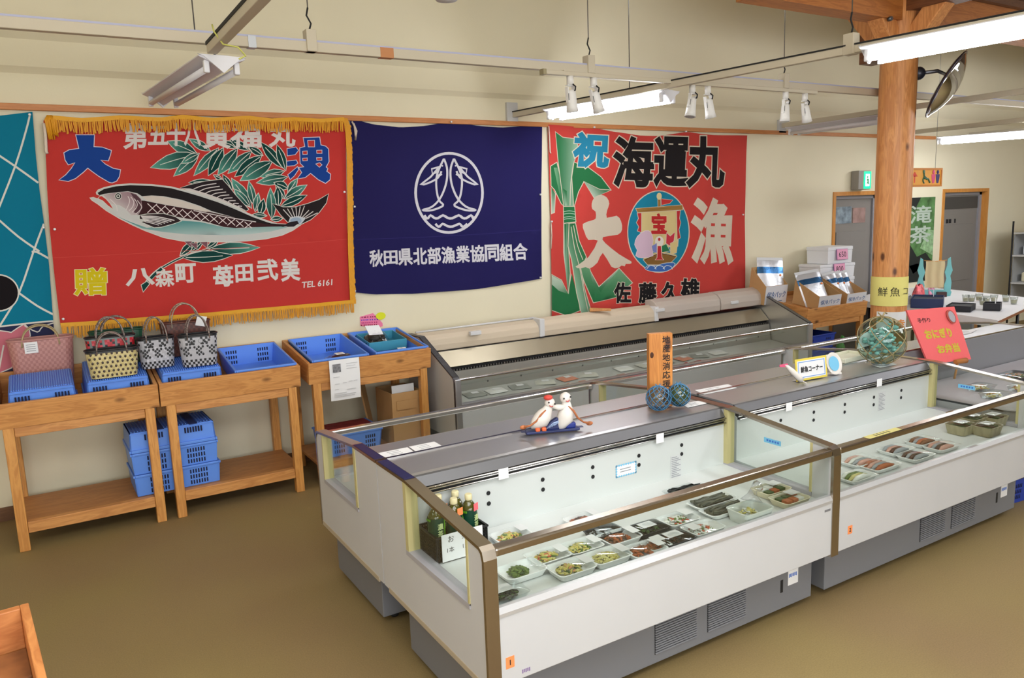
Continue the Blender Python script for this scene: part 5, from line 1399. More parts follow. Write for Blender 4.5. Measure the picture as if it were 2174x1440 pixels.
FT('food_tray', 'black tray with white label, the farther of the two', 1376, 1124, 0.165, 0.115, 0.024, BTRAY, ['black', 'dkgreen'], lab=(-.05, .0, .07, .05), seed=12)
FT('food_tray', 'black tray with white label, the nearer at the front edge', 1430, 1146, 0.165, 0.115, 0.024, BTRAY, ['black', 'dark'], lab=(-.0, .05, .075, .05), seed=13)
FT('food_tray', 'white tray of pale salad with red topping, left of its twin', 1440, 1105, 0.17, 0.12, 0.026, FOAM, ['white', 'green', 'white', 'red'], lab=(.3, .1, .05, .06), seed=14)
FT('food_tray', 'white tray of pale salad with red topping at the front edge', 1492, 1124, 0.17, 0.12, 0.026, FOAM, ['white', 'green', 'red', 'white'], lab=(-.3, .05, .05, .06), seed=15)
FT('food_tray', 'white tray of orange brown food peeking between meatballs and black tray', 1393, 1160, 0.11, 0.09, 0.022, FOAM, ['rust', 'brown'], lab=(.2, .2, .05, .05), seed=16)
FT('food_tray', 'long dark kelp strips behind the rail under a white label', 1455, 1042, 0.23, 0.10, 0.02, CLEAR, ['kelp', 'black'], 'strips', lid=False, lab=(.35, .2, .06, .05), seed=17)
FT('food_tray', 'long tray of shredded kelp, the farther one below the rail', 1512, 1066, 0.25, 0.10, 0.02, FOAM, ['kelp', 'kelp2'], 'strips', seed=18)
FT('food_tray', 'long tray of shredded kelp beside the bagged yellow box', 1540, 1082, 0.25, 0.105, 0.02, FOAM, ['kelp', 'kelp2'], 'strips', seed=19)
bx = FT('food_box', 'tall clear box of pale yellow pickles in a plastic bag', 1592, 1088, 0.18, 0.13, 0.055, mat('hazy_box', (218, 222, 216), .35), ['pale', 'white', 'yellow'], seed=20)
m = MB(); m.tube([(0.02, 0.01, 0.075), (0.03, 0.015, 0.10), (0.045, 0.02, 0.12), (0.075, 0.025, 0.125)], [.05, .022, .014, .028], 9); m.done('bag_knot', FILM, bx)
FT('lunch_box', 'cream boxed lunch with orange band against the glass end, rear one', 1637, 1042, 0.17, 0.12, 0.03, CREAMT, ['rust', 'white', 'dkgreen'], 'blocks', lab=(.2, .15, .06, .05), seed=21)
FT('lunch_box', 'cream boxed lunch with orange band nearest the front right corner', 1676, 1062, 0.17, 0.12, 0.03, CREAMT, ['rust', 'white', 'dkgreen'], 'blocks', lab=(.2, .15, .06, .05), seed=22)
FT('food_tray', 'dark leafy pack with white label in the front left corner', 1076, 1262, 0.15, 0.10, 0.022, CLEAR, ['dkgreen', 'black', 'kelp'], lab=(-.1, .1, .075, .05), seed=23)
G2 = 'packed fish in the far case'
FT('fish_tray', 'flat pack with yellow print nearest the shared corner post', 1818, 1013, 0.20, 0.12, 0.02, FOAM, ['white', 'pale', 'green'], 'fish', seed=31, group=G2)
FT('fish_tray', 'white tray of pinkish fish slices by the corner post, farther one', 1826, 980, 0.22, 0.13, 0.022, FOAM, ['pink', 'silver', 'white'], 'fish', seed=32, group=G2)
FT('fish_tray', 'white tray of whole small fish behind the yellow printed pack', 1866, 989, 0.22, 0.13, 0.022, FOAM, ['rust', 'silver', 'pink'], 'fish', seed=33, group=G2)
FT('fish_tray', 'shiny wrapped fish tray at the rear left of the four', 1902, 956, 0.20, 0.12, 0.022, FOAM, ['silver', 'dark', 'pink'], 'fish', seed=34, group=G2)
FT('fish_tray', 'shiny wrapped fish tray at the front left of the four', 1944, 969, 0.20, 0.12, 0.022, FOAM, ['silver', 'dark'], 'fish', seed=35, group=G2)
FT('fish_tray', 'shiny wrapped fish tray at the rear right of the four', 1958, 938, 0.20, 0.12, 0.022, FOAM, ['brown', 'rust', 'silver'], 'fish', seed=36, group=G2)
FT('fish_tray', 'shiny wrapped fish tray at the front right of the four', 1998, 949, 0.20, 0.12, 0.022, FOAM, ['pink', 'dark', 'silver'], 'fish', seed=37, group=G2)
CORN = mat('ribbed_clear_box', (150, 142, 112), 0.3, noise=(30, 0.3, (1, 1, 0.1)))
for i, (px, py, lb) in enumerate(((2040, 908, 'ribbed olive food box, nearest on the left of the far corner group'), (2095, 911, 'ribbed olive food box, nearest on the right of the far corner group'), (2064, 893, 'ribbed olive food box in the middle of the far corner group'), (2108, 891, 'ribbed olive food box against the end glass'), (2040, 884, 'ribbed olive food box at the back of the far corner group'))):
    FT('food_box', lb, px, py, 0.15, 0.12, 0.055, CORN, ['dkgreen', 'dark'], 'blocks', lab=(0, 0, .08, .055), seed=40+i, group='ribbed food boxes in the far corner')
# tea bottles in a black basket with a price sign
caps = [(887, 1061, 'green tea bottle leftmost in the basket, behind the side glass'), (923, 1053, 'green tea bottle with an orange tag behind the side glass'), (957, 1058, 'green tea bottle with a pink and orange tag, front middle'), (971, 1041, 'green tea bottle farthest back in the basket'), (988, 1049, 'green tea bottle with dark green label at the basket corner')]
GT = mat('tea_green_bottle', (74, 72, 20), 0.12, coat=0.6, noise=(10, 0.15, (1, 1, 1))); CAPM = mat('cream_cap', (214, 204, 160), 0.4); LBG = mat('dark_green_label', (14, 62, 44), 0.4); LBL = mat('light_green_label', (96, 158, 30), 0.4)
bz = floor_z(2.62)+0.006
offs = [(1.200, 2.622), (1.246, 2.687), (1.280, 2.617), (1.322, 2.686), (1.349, 2.622)]
def bottle(label, loc, tagc, rot):
    root = thing('tea_bottle', label, 'bottle', loc, (0, 0, rot), 'green tea bottles in the black basket')
    MB().lathe([(.020, 0), (.031, .004), (.032, .02), (.032, .055), (.0305, .065), (.032, .085), (.032, .150), (.030, .163), (.020, .181), (.0130, .189), (.0125, .196)], n=18).done('bottle_body', GT, root)
    MB().lathe([(.0150, .192), (.0152, .196), (.0150, .213), (.0120, .2165)], n=18).done('cap', CAPM, root)
    m = MB(); m.lathe([(.0328, .070), (.0328, .156)], n=20, mi=0)
    m.bm.faces.ensure_lookup_table()
    for f in list(m.bm.faces):
        if len(f.verts) > 4: m.bm.faces.remove(f)
    for k in range(5):
        a = -PI/2+0.9+0.12*k
        m.box(.0332*math.cos(a)-.002, .0332*math.cos(a)+.002, .0332*math.sin(a)-.002, .0332*math.sin(a)+.002, .074+.006*k, .128+.004*k, 1)
    m.box(-.0336, .0336, -.012, .012, .146, .154, 1)
    m.done('printed_label', [LBG, LBL], root)
    MB().text('濃', (0, -.0345, .124), X, Z, .026, 0, .03).text('茶', (0, -.0345, .096), X, Z, .026, 0, .03).done('lettering', mat('pale_green_print', (196, 214, 150), .6), root)
    if tagc:
        MB().box(-.012, .016, -.0345, -.033, .152, .182).done('price_tag', ORANGE if tagc == 1 else mat('pink_tag', (240, 110, 120), .7), root)
    return root
for i, (o_, c) in enumerate(zip(offs, caps)): bottle(c[2], (o_[0], o_[1], bz), (0, 1, 1, 0, 2)[i], (0.1, 0.35, 0.25, 0, 0.45)[i])
bk = thing('basket', 'black slotted plastic basket holding the tea bottles', 'basket', (1.274, 2.64, floor_z(2.62)+.001))
m = MB(rootT(bk)); bx0, bx1, by0, by1, b0, b1_ = 1.166, 1.390, 2.552, 2.722, floor_z(2.62)+.001, floor_z(2.62)+.105
m.box(bx0+.006, bx1-.006, by0+.006, by1-.004, b0, b0+.004)
for i in range(23):
    t = i/22
    for y in (by0, by1-.004): m.box(lerp(bx0, bx1, t)-.0022, lerp(bx0, bx1, t)+.0022, y, y+.004, b0, b1_)
for i in range(18):
    t = i/17
    for x in (bx0, bx1-.004): m.box(x, x+.004, lerp(by0, by1-.004, t)-.0022, lerp(by0, by1-.004, t)+.0022, b0, b1_)
for j in range(8):
    z = lerp(b0+.004, b1_-.006, j/7)
    for y in (by0, by1-.004): m.box(bx0, bx1, y, y+.004, z-.002, z+.002)
    for x in (bx0, bx1-.004): m.box(x, x+.004, by0, by1, z-.002, z+.002)
m.done('lattice', BLACK, bk)
MB(rootT(bk)).box(bx0-.004, bx1+.006, by0-.004, by0+.006, b1_-.008, b1_).box(bx0-.004, bx1+.006, by1-.006, by1, b1_-.008, b1_).box(bx0-.004, bx0+.006, by0, by1, b1_-.008, b1_).box(bx1-.004, bx1+.006, by0, by1, b1_-.008, b1_).done('rim', BLACK, bk, bevel=.002)
m = MB(); sx0, sx1, sz0, sz1 = 1.185, 1.365, b0+.002, b0+.112
m.box(sx0, sx1, by0-.0075, by0-.0062, sz0, sz1, 0)
for t_, x, z, s_ in (('お', 1.225, .088, .030), ('茶', 1.285, .088, .030), ('1本', 1.222, .045, .024), ('150', 1.290, .045, .024)): m.text(t_, (x, by0-.008, sz0+z), X, Z, s_, 1, .0)
o = solo(m, 'price_sign', [PAPER, INK], 'white handwritten tea price sign on the front of the basket', 'sign')

# ------------------------------------------------------------------ things on the steel decks
DZ = ZK+0.0005
def paper_on(label, pts, z=ZK-0.003, lines=3):
    q = [atz(x, y, z) for x, y in pts]
    m = MB(); m.hexa([(p.x, p.y, z) for p in q]+[(p.x, p.y, z+.0006) for p in q], 0)
    a, b, c, d = q
    for k in range(lines):
        t = (k+1)/(lines+1); p0 = lerp(lerp(a, d, t), lerp(b, c, t), .25); p1 = lerp(lerp(a, d, t), lerp(b, c, t), .65)
        m.tube([(p0.x, p0.y, z+.001), (p1.x, p1.y, z+.001)], .0012, 4, 1)
    return solo(m, 'price_paper', [PAPER, mat('grey_print', (150, 152, 158), .8)], label, 'paper')
paper_on('white price paper taped to the near deck, left one of the joined pair', ((800, 963), (865, 950), (880, 961), (820, 972)))
paper_on('white price paper taped to the near deck, right one of the joined pair', ((868, 949), (922, 938), (938, 947), (884, 960)))
paper_on('white price paper lying flat on the deck behind the floats', ((1475, 829), (1545, 816), (1565, 824), (1495, 838)))
paper_on('small white price paper beside the green glass float', ((1447, 858), (1488, 850), (1500, 857), (1460, 866)))
paper_on('white price paper lying under the large glass float', ((1850, 775), (1888, 768), (1904, 774), (1868, 781)))
paper_on('white price paper on the farthest rear deck behind the pink board', ((2034, 712), (2060, 708), (2074, 701), (2040, 700)), lines=1)
# pair of cut-out fish figurines on a blue wave
fg = thing('figurine', 'pair of white and orange fish figurines leaning on a blue wave base', 'figurine', (1.950, 2.90, ZK+.001), (0, 0, -0.35))
WF_ = mat('white_glaze', (226, 220, 214), .4, noise=(8, .05, (1, 1, 1))); OF_ = mat('orange_fin', (176, 104, 62), .5, noise=(40, .3, (1, 1, 1))); NB = mat('navy_wave', (34, 44, 92), .45); RD = mat('red_glaze', (206, 70, 60), .5)
m = MB()
m.grid(lambda u, v: ((u-.5)*.30, (v-.5)*.055*(1-.55*abs(u-.5)*1.6), .012+.0), 10, 4); m.box(-.13, .13, -.024, .024, 0, .014)
m.prism([(-.02, .012), (.06, .012), (.075, .03), (.05, .062), (.02, .068), (-.01, .05), (-.04, .02)], -.014, .014, 'y')
m.done('wave_base', NB, fg, bevel=.006)
m = MB()
for k in range(4): m.tube([(-.03+.012*k, -.0155, .02+.004*k), (.0+.012*k, -.0155, .045+.002*k), (.03+.010*k, -.0155, .055-.006*k), (.055+.003*k, -.0155, .035-.004*k)], .0018, 5)
m.done('wave_lines', mat('pale_blue_line', (170, 190, 226), .5), fg)
def fishfig(bx, lean, s_, nm, hat, sd=1):
    R_ = Matrix.Rotation(lean, 3, 'Y')
    def Q(x, y, z): return Vector((bx, 0, .014))+R_ @ Vector((x*s_, y, z*s_))
    m = MB()
    m.tube([Q(-.05, 0, .0), Q(-.035, 0, .02), Q(-.012, 0, .045), Q(0, 0, .075), Q(.006, 0, .10), Q(.008, 0, .118)], [.009, .026, .040, .036, .024, .018], 14)
    m.ball(Q(.008, 0, .133), .025*s_, 14, 10)
    b_ = m.done(nm, WF_, fg)
    m = MB(); m.tube([Q(-.085*sd, -.012, -.002), Q(-.06*sd, -.018, .012), Q(-.038*sd, -.024, .04), Q(-.026*sd, -.028, .075), Q(-.008*sd, -.022, .10)], [.007, .004, .005, .005, .003], 8)
    m.ball(Q(-.088*sd, -.01, -.004), .013, 10, 7, sq=(1.3, .5, .8)); m.done('fin', OF_, b_)
    for e in (-.012, .018): MB().ball(Q(.008+e, -.024*s_, .138), .0042, 8, 6).done('eye', INK, b_)
    MB().tube([Q(.002, -.026, .126), Q(.010, -.028, .121), Q(.019, -.025, .126)], .0022, 6).done('mouth', RD, b_)
    if hat: MB().ball(Q(-.008, -.004, .157), .020, 12, 8, sq=(1.1, 1, .65)).done('cap', RD, b_)
    return b_
fishfig(-.055, .30, 1.0, 'left_fish', True)
f2_ = fishfig(.085, -.18, 1.08, 'right_fish', False, -1)
m = MB(); m.tube([(.065, -.01, .115), (.03, -.015, .118), (.0, -.012, .125)], [.012, .015, .008], 8); m.done('side_fin', WF_, f2_)
m = MB().box(.062, .112, -.018, .018, .012, .040); m.done('blue_base', mat('bright_navy', (30, 48, 130), .4), f2_, bevel=.008)
for x in (-.085, -.055): MB().box(x, x+.022, -.028, -.004, .012, .030).done('orange_foot', mat('orange_foot', (222, 104, 60), .5), fg, bevel=.005)
# wooden sign post with lettering
sp_ = thing('sign_post', 'short squared wooden post lettered in black, behind the netted floats', 'sign', (2.66, 2.945, ZK+.001), (0, 0, -.42))
MB().box(-.062, .062, -.022, .022, 0, .385).done('post', wood('sign_wood', 'z', (214, 142, 66), (180, 108, 44), knots=True), sp_, bevel=.003)
m = MB()
for i, ch in enumerate('地産地消応援の店'): m.text(ch, (.028, -.0232, .352-.046*i), X, Z, .042, 0, .02)
m.done('lettering', INK, sp_)
m = MB().ball((-.048, -.0215, .275), .012, 10, 7, sq=(.9, .15, 1.4)); m.done('knot', mat('dark_knot', (70, 36, 16), .7), sp_)
# netted glass floats
def net_float(label, c, r, gl, netm, nn=6, seed=0, nr=.0022):
    root = thing('glass_float', label, 'float', (c[0], c[1], c[2]), (0, 0, 0), None)
    MB().ball((0, 0, r+.004), r*.96, 26, 18).done('glass_ball', gl, root)
    m = MB(); rnd = random.Random(seed)
    for k in range(nn):
        for sg in (-1, 1):
            pts = []
            for i in range(25):
                t = -PI/2+PI*i/24; a = k*2*PI/nn+sg*(t+PI/2)*0.95
                pts.append((r*math.cos(t)*math.cos(a), r*math.cos(t)*math.sin(a), r+.004+r*math.sin(t)))
            m.tube(pts, nr, 5)
    m.tube([(0, 0, 2*r), (r*.15, 0, 2*r+r*.18), (r*.4, .01, 2*r+r*.1)], nr*1.6, 6); m.tube([(0, 0, 2*r), (-r*.2, .01, 2*r+r*.2)], nr*1.4, 6)
    m.done('net', netm, root)
    return root
NETB = mat('blue_net_cord', (74, 130, 172), .7); NETT = mat('tan_net_cord', (150, 134, 96), .8)
def ballglass(name, col, em=.35):
    m = glass(name, col, 1.0, .03); return m
net_float('small clear glass float in blue netting, left of the wooden post', (2.585, 2.872, ZK), .064, ballglass('float_clear', (222, 234, 240)), NETB, nn=10, nr=.0016, seed=1)
gf = net_float('small dark green glass float in blue netting, right of the wooden post', (2.722, 2.870, ZK), .060, mat('float_green', (58, 70, 40), .08, coat=1, noise=(30, .4, (1, 1, 1))), NETB, nn=10, nr=.0016, seed=2)
lf_ = net_float('large pale green glass float in tan netting on the far deck', (4.420, 2.86, ZK), .150, ballglass('float_big', (214, 232, 226)), NETT, nn=6, seed=3, nr=.003)
m = MB(); rnd = random.Random(5)
for i in range(80):
    v_ = Vector((rnd.gauss(0, 1), rnd.gauss(0, 1), rnd.gauss(0, 1))).normalized()*rnd.uniform(.03, .115)
    m.ball((v_.x, v_.y, .157+v_.z), rnd.uniform(.010, .022), 8, 6, 0, sq=(1, 1, .7))
m.done('glass_beads', mat('teal_glass_bead', (150, 198, 196), .12, coat=.6, noise=(25, .4, (1, 1, 1))), lf_)
MB().lathe([(.05, 0), (.055, .006), (.03, .016)], n=18).done('stand_ring', mat('smoky_glass', (110, 122, 122), .1, coat=1), lf_)
# squid model, fish corner card, shell plate, tray with card
sq_ = thing('squid_model', 'small white model squid with a pink tip on the far deck', 'ornament', (3.60, 2.84, ZK+.001), (0, 0, -.5))
MB().tube([(.03, 0, .016), (.01, 0, .035), (-.03, 0, .075), (-.055, 0, .10), (-.07, 0, .112)], [.016, .018, .016, .010, .004], 12).done('body', WF_, sq_)
MB().hexa([(-.10, -.004, .100), (-.05, -.004, .098), (-.05, .004, .098), (-.10, .004, .100), (-.10, -.004, .112), (-.055, -.004, .118), (-.055, .004, .118), (-.10, .004, .112)]).done('pink_fin', mat('pink_tip', (222, 90, 130), .5), sq_)
m = MB()
for k in range(5): m.tube([(.028, (k-2)*.006, .014), (.045, (k-2)*.010, .006), (.05, (k-2)*.012, .002)], .003, 6)
m.done('tentacle', WF_, sq_)
pL, pR = atz(1694, 812, ZK), atz(1757, 800, ZK)
cd = thing('shop_card', 'yellow bordered fish corner card standing on the far deck', 'sign', (3.755, 2.855, ZK+.001), (-.12, 0, -.08))
cw, chh = .250, .128
MB().box(-cw/2, cw/2, -.002, .002, 0, chh).done('card', mat('yellow_card', (228, 206, 84), .6), cd)
MB().box(-cw/2+.012, cw/2-.012, -.0032, -.0022, .012, chh-.012).done('white_panel', PAPER, cd)
m = MB(); a_, b_, z0_, z1_ = -cw/2+.018, cw/2-.018, .018, chh-.018
for q in ((a_, b_, z0_, z0_+.004), (a_, b_, z1_-.004, z1_), (a_, a_+.004, z0_, z1_), (b_-.004, b_, z0_, z1_)): m.box(q[0], q[1], -.0040, -.0033, q[2], q[3])
m.done('blue_line', mat('line_blue', (110, 156, 220), .7), cd)
MB().text('鮮魚コーナー', (0, -.0042, chh*.5), X, Z, .03, 0, .035, fitw=.175, fith=.034).done('lettering', INK, cd)
MB().box(-cw/2+.02, cw/2-.02, .002, .05, 0, .004).done('foot', PAPER, cd)
sh_ = thing('shell_plate', 'white scallop shaped plate with a pale blue centre, beside the fish card', 'plate', (3.965, 2.86, ZK+.001), (-.35, .12, -.2))
MB().lathe([(.002, .0), (.052, .002), (.062, .010), (.060, .014), (.05, .008), (.002, .006)], (0, 0, .062), 26, M=Matrix.Diagonal((.95, 1, 1.12)) @ Matrix.Rotation(PI/2, 3, 'X')).done('plate', WF_, sh_)
m = MB()
m.lathe([(.001, 0), (.040, 0), (.040, .0015)], (0, -.0095, .062), 22, M=Matrix.Diagonal((.95, 1, 1.12)) @ Matrix.Rotation(PI/2, 3, 'X')); m.done('blue_centre', SKYB, sh_)
MB().box(-.03, .05, -.012, .03, -.004, .014).done('shell_foot', WF_, sh_, bevel=.005)
tr_ = thing('display_tray', 'shallow cream tray by the large glass float', 'tray', (4.42, 3.10, ZK+.001), (0, 0, .05))
m = MB().box(-.14, .14, -.075, .075, 0, .012).box(-.15, .15, -.085, -.075, .0, .030).box(-.15, .15, .075, .085, .0, .030).box(-.15, -.14, -.075, .075, 0, .030).box(.14, .15, -.075, .075, 0, .030)
m.done('tray_body', mat('ivory_plastic', (226, 224, 204), .4), tr_, bevel=.004)
p_ = aty(1834, 720, 2.96)
wc_ = thing('price_card', 'white price card on a thin wire holder with a clear foot', 'sign', (p_.x, 2.93, ZK+.001), (0, 0, -.75))
MB().tube([(0, 0, .004), (0, 0, .10)], .0015, 6).done('wire', mat('thin_wire', (150, 150, 150), .3, 1), wc_)
MB().hexa([(-.065, -.002, .09), (.025, -.002, .12), (.025, 0, .12), (-.065, 0, .09), (-.045, -.002, .185), (.055, -.002, .225), (.055, 0, .225), (-.045, 0, .185)]).done('card', PAPER, wc_)
MB().ball((0, 0, .006), .016, 12, 7, sq=(1, 1, .5)).done('clear_foot', CLEAR, wc_)
# flat packs lying in the wall case and in the rear island cases
PK = [mat('pack_pale', (200, 200, 190), .4), mat('pack_salmon', (206, 140, 116), .45), mat('pack_grey', (150, 152, 146), .4), mat('pack_white', (226, 226, 224), .4), mat('pack_red', (170, 56, 58), .45)]
rnd = random.Random(11); n_ = 0
seq = [3, 2, 0, 3, 0, 2, 3, 0, 1, 1, 1, 0, 1, 3, 2, 0, 1, 2, 4, 1, 4, 2, 0, 3]
PKL = ['pale', 'salmon pink', 'grey', 'white', 'red']
base_pack = None; cnt = {}
for i in range(24):
    c = seq[i]; x = 2.66+.113*(i % 12)+(1.55 if i >= 12 else 0)+rnd.uniform(-.02, .02); y = 5.04+.19*(i % 2)
    root = thing('frozen_pack', '', 'packaged food', (x, y, .432+(y-4.945)*.096), (.09, 0, rnd.uniform(-.5, .5)), 'flat packs lying in the wall case')
    m = MB(); m.grid(lambda u, v: ((u-.5)*.17, (v-.5)*.125, .003+.016*(math.sin(PI*u)*math.sin(PI*v))**.4), 8, 6); m.face([(-.085, -.0625, .003), (.085, -.0625, .003), (.085, .0625, .003), (-.085, .0625, .003)])
    m.done('pack', PK[c], root)
    MB().box(-.03, .03, -.025, .02, .0195, .0205).done('label', PAPER, root)
    cnt[c] = cnt.get(c, 0)+1
    root['label'] = '%s flat pack in the wall case, number %d of that colour from the left' % (PKL[c], cnt[c])
# ================================================================== grey counter right of the island
gt = thing('grey_counter', 'low table covered with a grey cloth at the end of the front cases', 'table', (5.85, 2.6, 0))
TG = rootT(gt)
GZ = 0.585
CL = mat('grey_cloth', (172, 168, 172), .6, noise=(6, .03, (1, 1, 1)), bump=(160, .2))
m = MB(TG)
def cloth_edge(u, v):
    """rounded front left corner, draped a little over the edges"""
    a = PI/2*u
    return None
ol = []
gx0, gx1, gy0, gy1, rr_ = 4.815, 6.95, 2.215, 2.995, .10
for k in range(9):
    a = PI+PI/2*k/8; ol.append((gx0+rr_+rr_*math.cos(a), gy0+rr_+rr_*math.sin(a)))
ol += [(gx1, gy0), (gx1, gy1), (gx0, gy1)]
m.prism(ol, GZ-.012, GZ, 'z')
k_ = len(ol)
for i in range(k_-1):
    if i >= 9: break
    a, b = ol[i], ol[i+1]
    m.hexa([(a[0], a[1], GZ-.085), (b[0], b[1], GZ-.085), (b[0]+.003, b[1]+.003, GZ-.085), (a[0]+.003, a[1]+.003, GZ-.085), (a[0], a[1], GZ), (b[0], b[1], GZ), (b[0]+.003, b[1]+.003, GZ), (a[0]+.003, a[1]+.003, GZ)])
m.hexa([(gx0, gy1, GZ-.085), (gx0, gy0+rr_, GZ-.085), (gx0+.003, gy0+rr_, GZ-.085), (gx0+.003, gy1, GZ-.085), (gx0, gy1, GZ), (gx0, gy0+rr_, GZ), (gx0+.003, gy0+rr_, GZ), (gx0+.003, gy1, GZ)])
m.done('cloth', CL, gt, norm=True)
MB(TG).box(gx0+.03, gx1-.03, gy0+.05, gy1-.03, GZ-.14, GZ-.013).done('frame', wood('counter_wood', 'x', (176, 130, 84), (150, 104, 60), knots=False), gt)
for x in (gx0+.07, gx1-.14):
    for y in (gy0+.09, gy1-.12): MB(TG).box(x, x+.05, y, y+.05, 0, GZ-.14).done('leg', wood('counter_wood_z', 'z', (176, 130, 84), (150, 104, 60), knots=False), gt)
def table_food(label, px, py, kind, w, d, seed):
    p = atz(px, py, GZ+.02)
    if kind == 'black':
        return food_tray('serving_tray', label, 0, 0, w, d, .018, BTRAY, ['silver', 'green', 'orange'], seed=seed, group=None, loc=(p.x, p.y, GZ+.001), lid=True)
    return food_tray('food_tray', label, 0, 0, w, d, .03, CLEAR, ['yellow', 'white', 'rust'], seed=seed, group=None, loc=(p.x, p.y, GZ+.001), lid=True)
table_food('black tray of mixed food on the grey cloth table', 2160, 795, 'black', .30, .20, 51)
table_food('clear domed pack with yellow food, rear one on the grey table', 2082, 822, 'clear', .19, .13, 52)
table_food('shiny clear pack nearest the front edge of the grey table', 2112, 838, 'clear', .19, .13, 53)
table_food('clear pack at the grey table edge, cut by the photo border', 2168, 822, 'clear', .18, .12, 54)
# pink board leaning on a small wooden easel
yb = 2.93
BLp, BRp = aty(1972, 774, yb), aty(2062, 763, yb-.03)
TLp, TRp = aty(1925, 659, yb+.06), aty(2026, 651, yb+.03)
pk = thing('menu_board', 'coral pink hand-lettered board with yellow characters, leaning above the grey table', 'sign', ((BLp.x+BRp.x)/2, yb, GZ+.001))
TP = rootT(pk); xd = (BRp-BLp).normalized(); yd = ((TLp-BLp)+(TRp-BRp)).normalized(); nn = xd.cross(yd).normalized()
PINKM = mat('coral_board', (240, 106, 108), .65)
MB(TP).hexa([BLp-nn*.012, BRp-nn*.012, TRp-nn*.012, TLp-nn*.012, BLp, BRp, TRp, TLp]).done('board', PINKM, pk)
YL = mat('mustard_lettering', (206, 184, 56), .7)
def on_board(u, v): return lerp(lerp(BLp, BRp, u), lerp(TLp, TRp, u), v)
def btext(txt, u, v, w, h, mt, bold, nm='lettering'):
    MB(TP).text(txt, on_board(u, v), xd, yd, h, 0, bold, fitw=w, fith=h, lift=.0015).done(nm, mt, pk)
bw = (BRp-BLp).length; bh = (TLp-BLp).length
btext('手作り', .26, .80, bw*.28, bh*.085, INK, .01)
btext('おにぎり', .46, .54, bw*.60, bh*.16, YL, .05)
btext('お弁当', .56, .25, bw*.50, bh*.15, YL, .05)
c_ = on_board(.84, .82)+nn*.006
m = MB(TP); Rm = Matrix((xd, yd, nn)).transposed()
m.lathe([(1, 0), (1, .008)], c_, 20, M=Rm @ Matrix.Diagonal((bw*.065, bh*.10, 1)))
m.done('pebble_ornament', mat('grey_ornament', (172, 168, 176), .5), pk)
m = MB(TP).lathe([(1, 0), (1, .006)], c_-nn*.002, 20, M=Rm @ Matrix.Diagonal((bw*.095, bh*.125, 1))); m.done('ornament_edge', mat('rust_ornament', (170, 76, 66), .6), pk)
b0_, b1_ = on_board(.22, -.01), on_board(.80, .0)
MB(TP).tube([b0_-nn*.01, b0_+nn*.03], .012, 8).done('easel_peg', WOODX, pk)
MB(TP).tube([lerp(b0_, b1_, .55)+nn*.022, lerp(b0_, b1_, .98)+nn*.024], [.016, .020], 8).done('clay_ornament', mat('clay_brown', (168, 108, 52), .8), pk)
for u in (.25, .75):
    p = on_board(u, .02)-nn*.016; q = Vector((p.x, p.y+.02, GZ+.002))
    MB(TP).tube([on_board(u, .4)-nn*.016, p, q], .008, 6).done('easel_leg', WOODZ, pk)
# ================================================================== table with the ice packs
t4, tr4 = display_table('pine display table with foil ice packs and foam boxes', 6.52, 7.49, 5.02, .800, .70, shelf=True, group='tilted wooden display tables', boxh=.155, bot=-.055)
FOIL = mat('silver_foil', (226, 229, 236), .34, .6, bump=(26, .6)); FOILB = mat('blue_foil', (60, 110, 160), .25, .7, bump=(30, .5))
def foil_pack(label, loc, rot, w, h, th=.03):
    root = thing('ice_pack', label, 'ice pack', loc, rot, 'foil ice packs on the table')
    m = MB()
    def fn(u, v, s_):
        b = (math.sin(PI*u))**.4*(math.sin(PI*min(1, v*1.04)))**.35 if 0 < u < 1 else 0
        return ((u-.5)*w, s_*th*.5*b+.006*math.sin(9*u+4*v)*math.sin(PI*u), v*h)
    mi = lambda i, j: 1 if j in (8, 9) else 0
    m.grid(lambda u, v: fn(u, v, -1), 8, 12, mi); m.grid(lambda u, v: fn(u, v, 1), 8, 12, mi)
    m.done('foil', [FOIL, FOILB], root)
    MB().hexa([(-w/2, -.002, h), (w/2, -.002, h), (w/2, .002, h), (-w/2, .002, h), (-w/2, -.002, h+.03), (w/2, -.002, h+.03), (w/2, .002, h+.03), (-w/2, .002, h+.03)]).done('clear_header', mat('hazy_film', (208, 210, 214), .3), root)
    m = MB(); m.ball((w*.36, -th*.5, h*.62), .012, 10, 6, sq=(1, .2, 1)); m.done('orange_mark', ORANGE, root)
    return root
BOXF = mat('box_print_white', (214, 216, 222), .7); BOXT = mat('box_print_blue', (60, 96, 150), .7)
def ice_box(label, x, v, w, d, h, cut, rot=0.0, lift=-.034):
    loc = tr4.w(x, v, lift)
    root = open_box('cardboard_box', label, loc, (TH, 0, rot), w, d, h, cut=cut)
    fh = h*(1-cut)
    MB().box(-w/2+.003, w/2-.003, -.0025, -.0005, .004, fh-.002).done('printed_front', BOXF, root)
    m = MB().text('保冷パック', (0, -.0032, fh*.5), X, Z, .05, 0, .02, fitw=w*.84, fith=fh*.34); m.done('lettering', BOXT, root)
    m = MB().box(-w*.4, w*.3, -.0032, -.0026, fh*.13, fh*.16); m.done('small_print', BOXT, root)
    return root
fx = lambda px, py, v: aty(px, py, 5.02+v).x
xA, xB, xC = fx(1656, 605, .40)-.05, fx(1752, 640, .10), fx(1811, 632, .10)
ice_box('tall cardboard box with one upright foil pack, rear left', xA, .42, .34, .22, .36, .45)
ice_box('cardboard ice pack box with crumpled foil packs, front left', xB, .05, .36, .32, .25, .45, .0)
ice_box('cardboard ice pack box with three slim foil packs, front right', xC-.02, .05, .33, .32, .23, .45, .0)
foil_pack('upright silver ice pack in the tall rear left box', tr4.w(xA-.0, .47, .0), (-.22, .06, -.35), .30, .42)
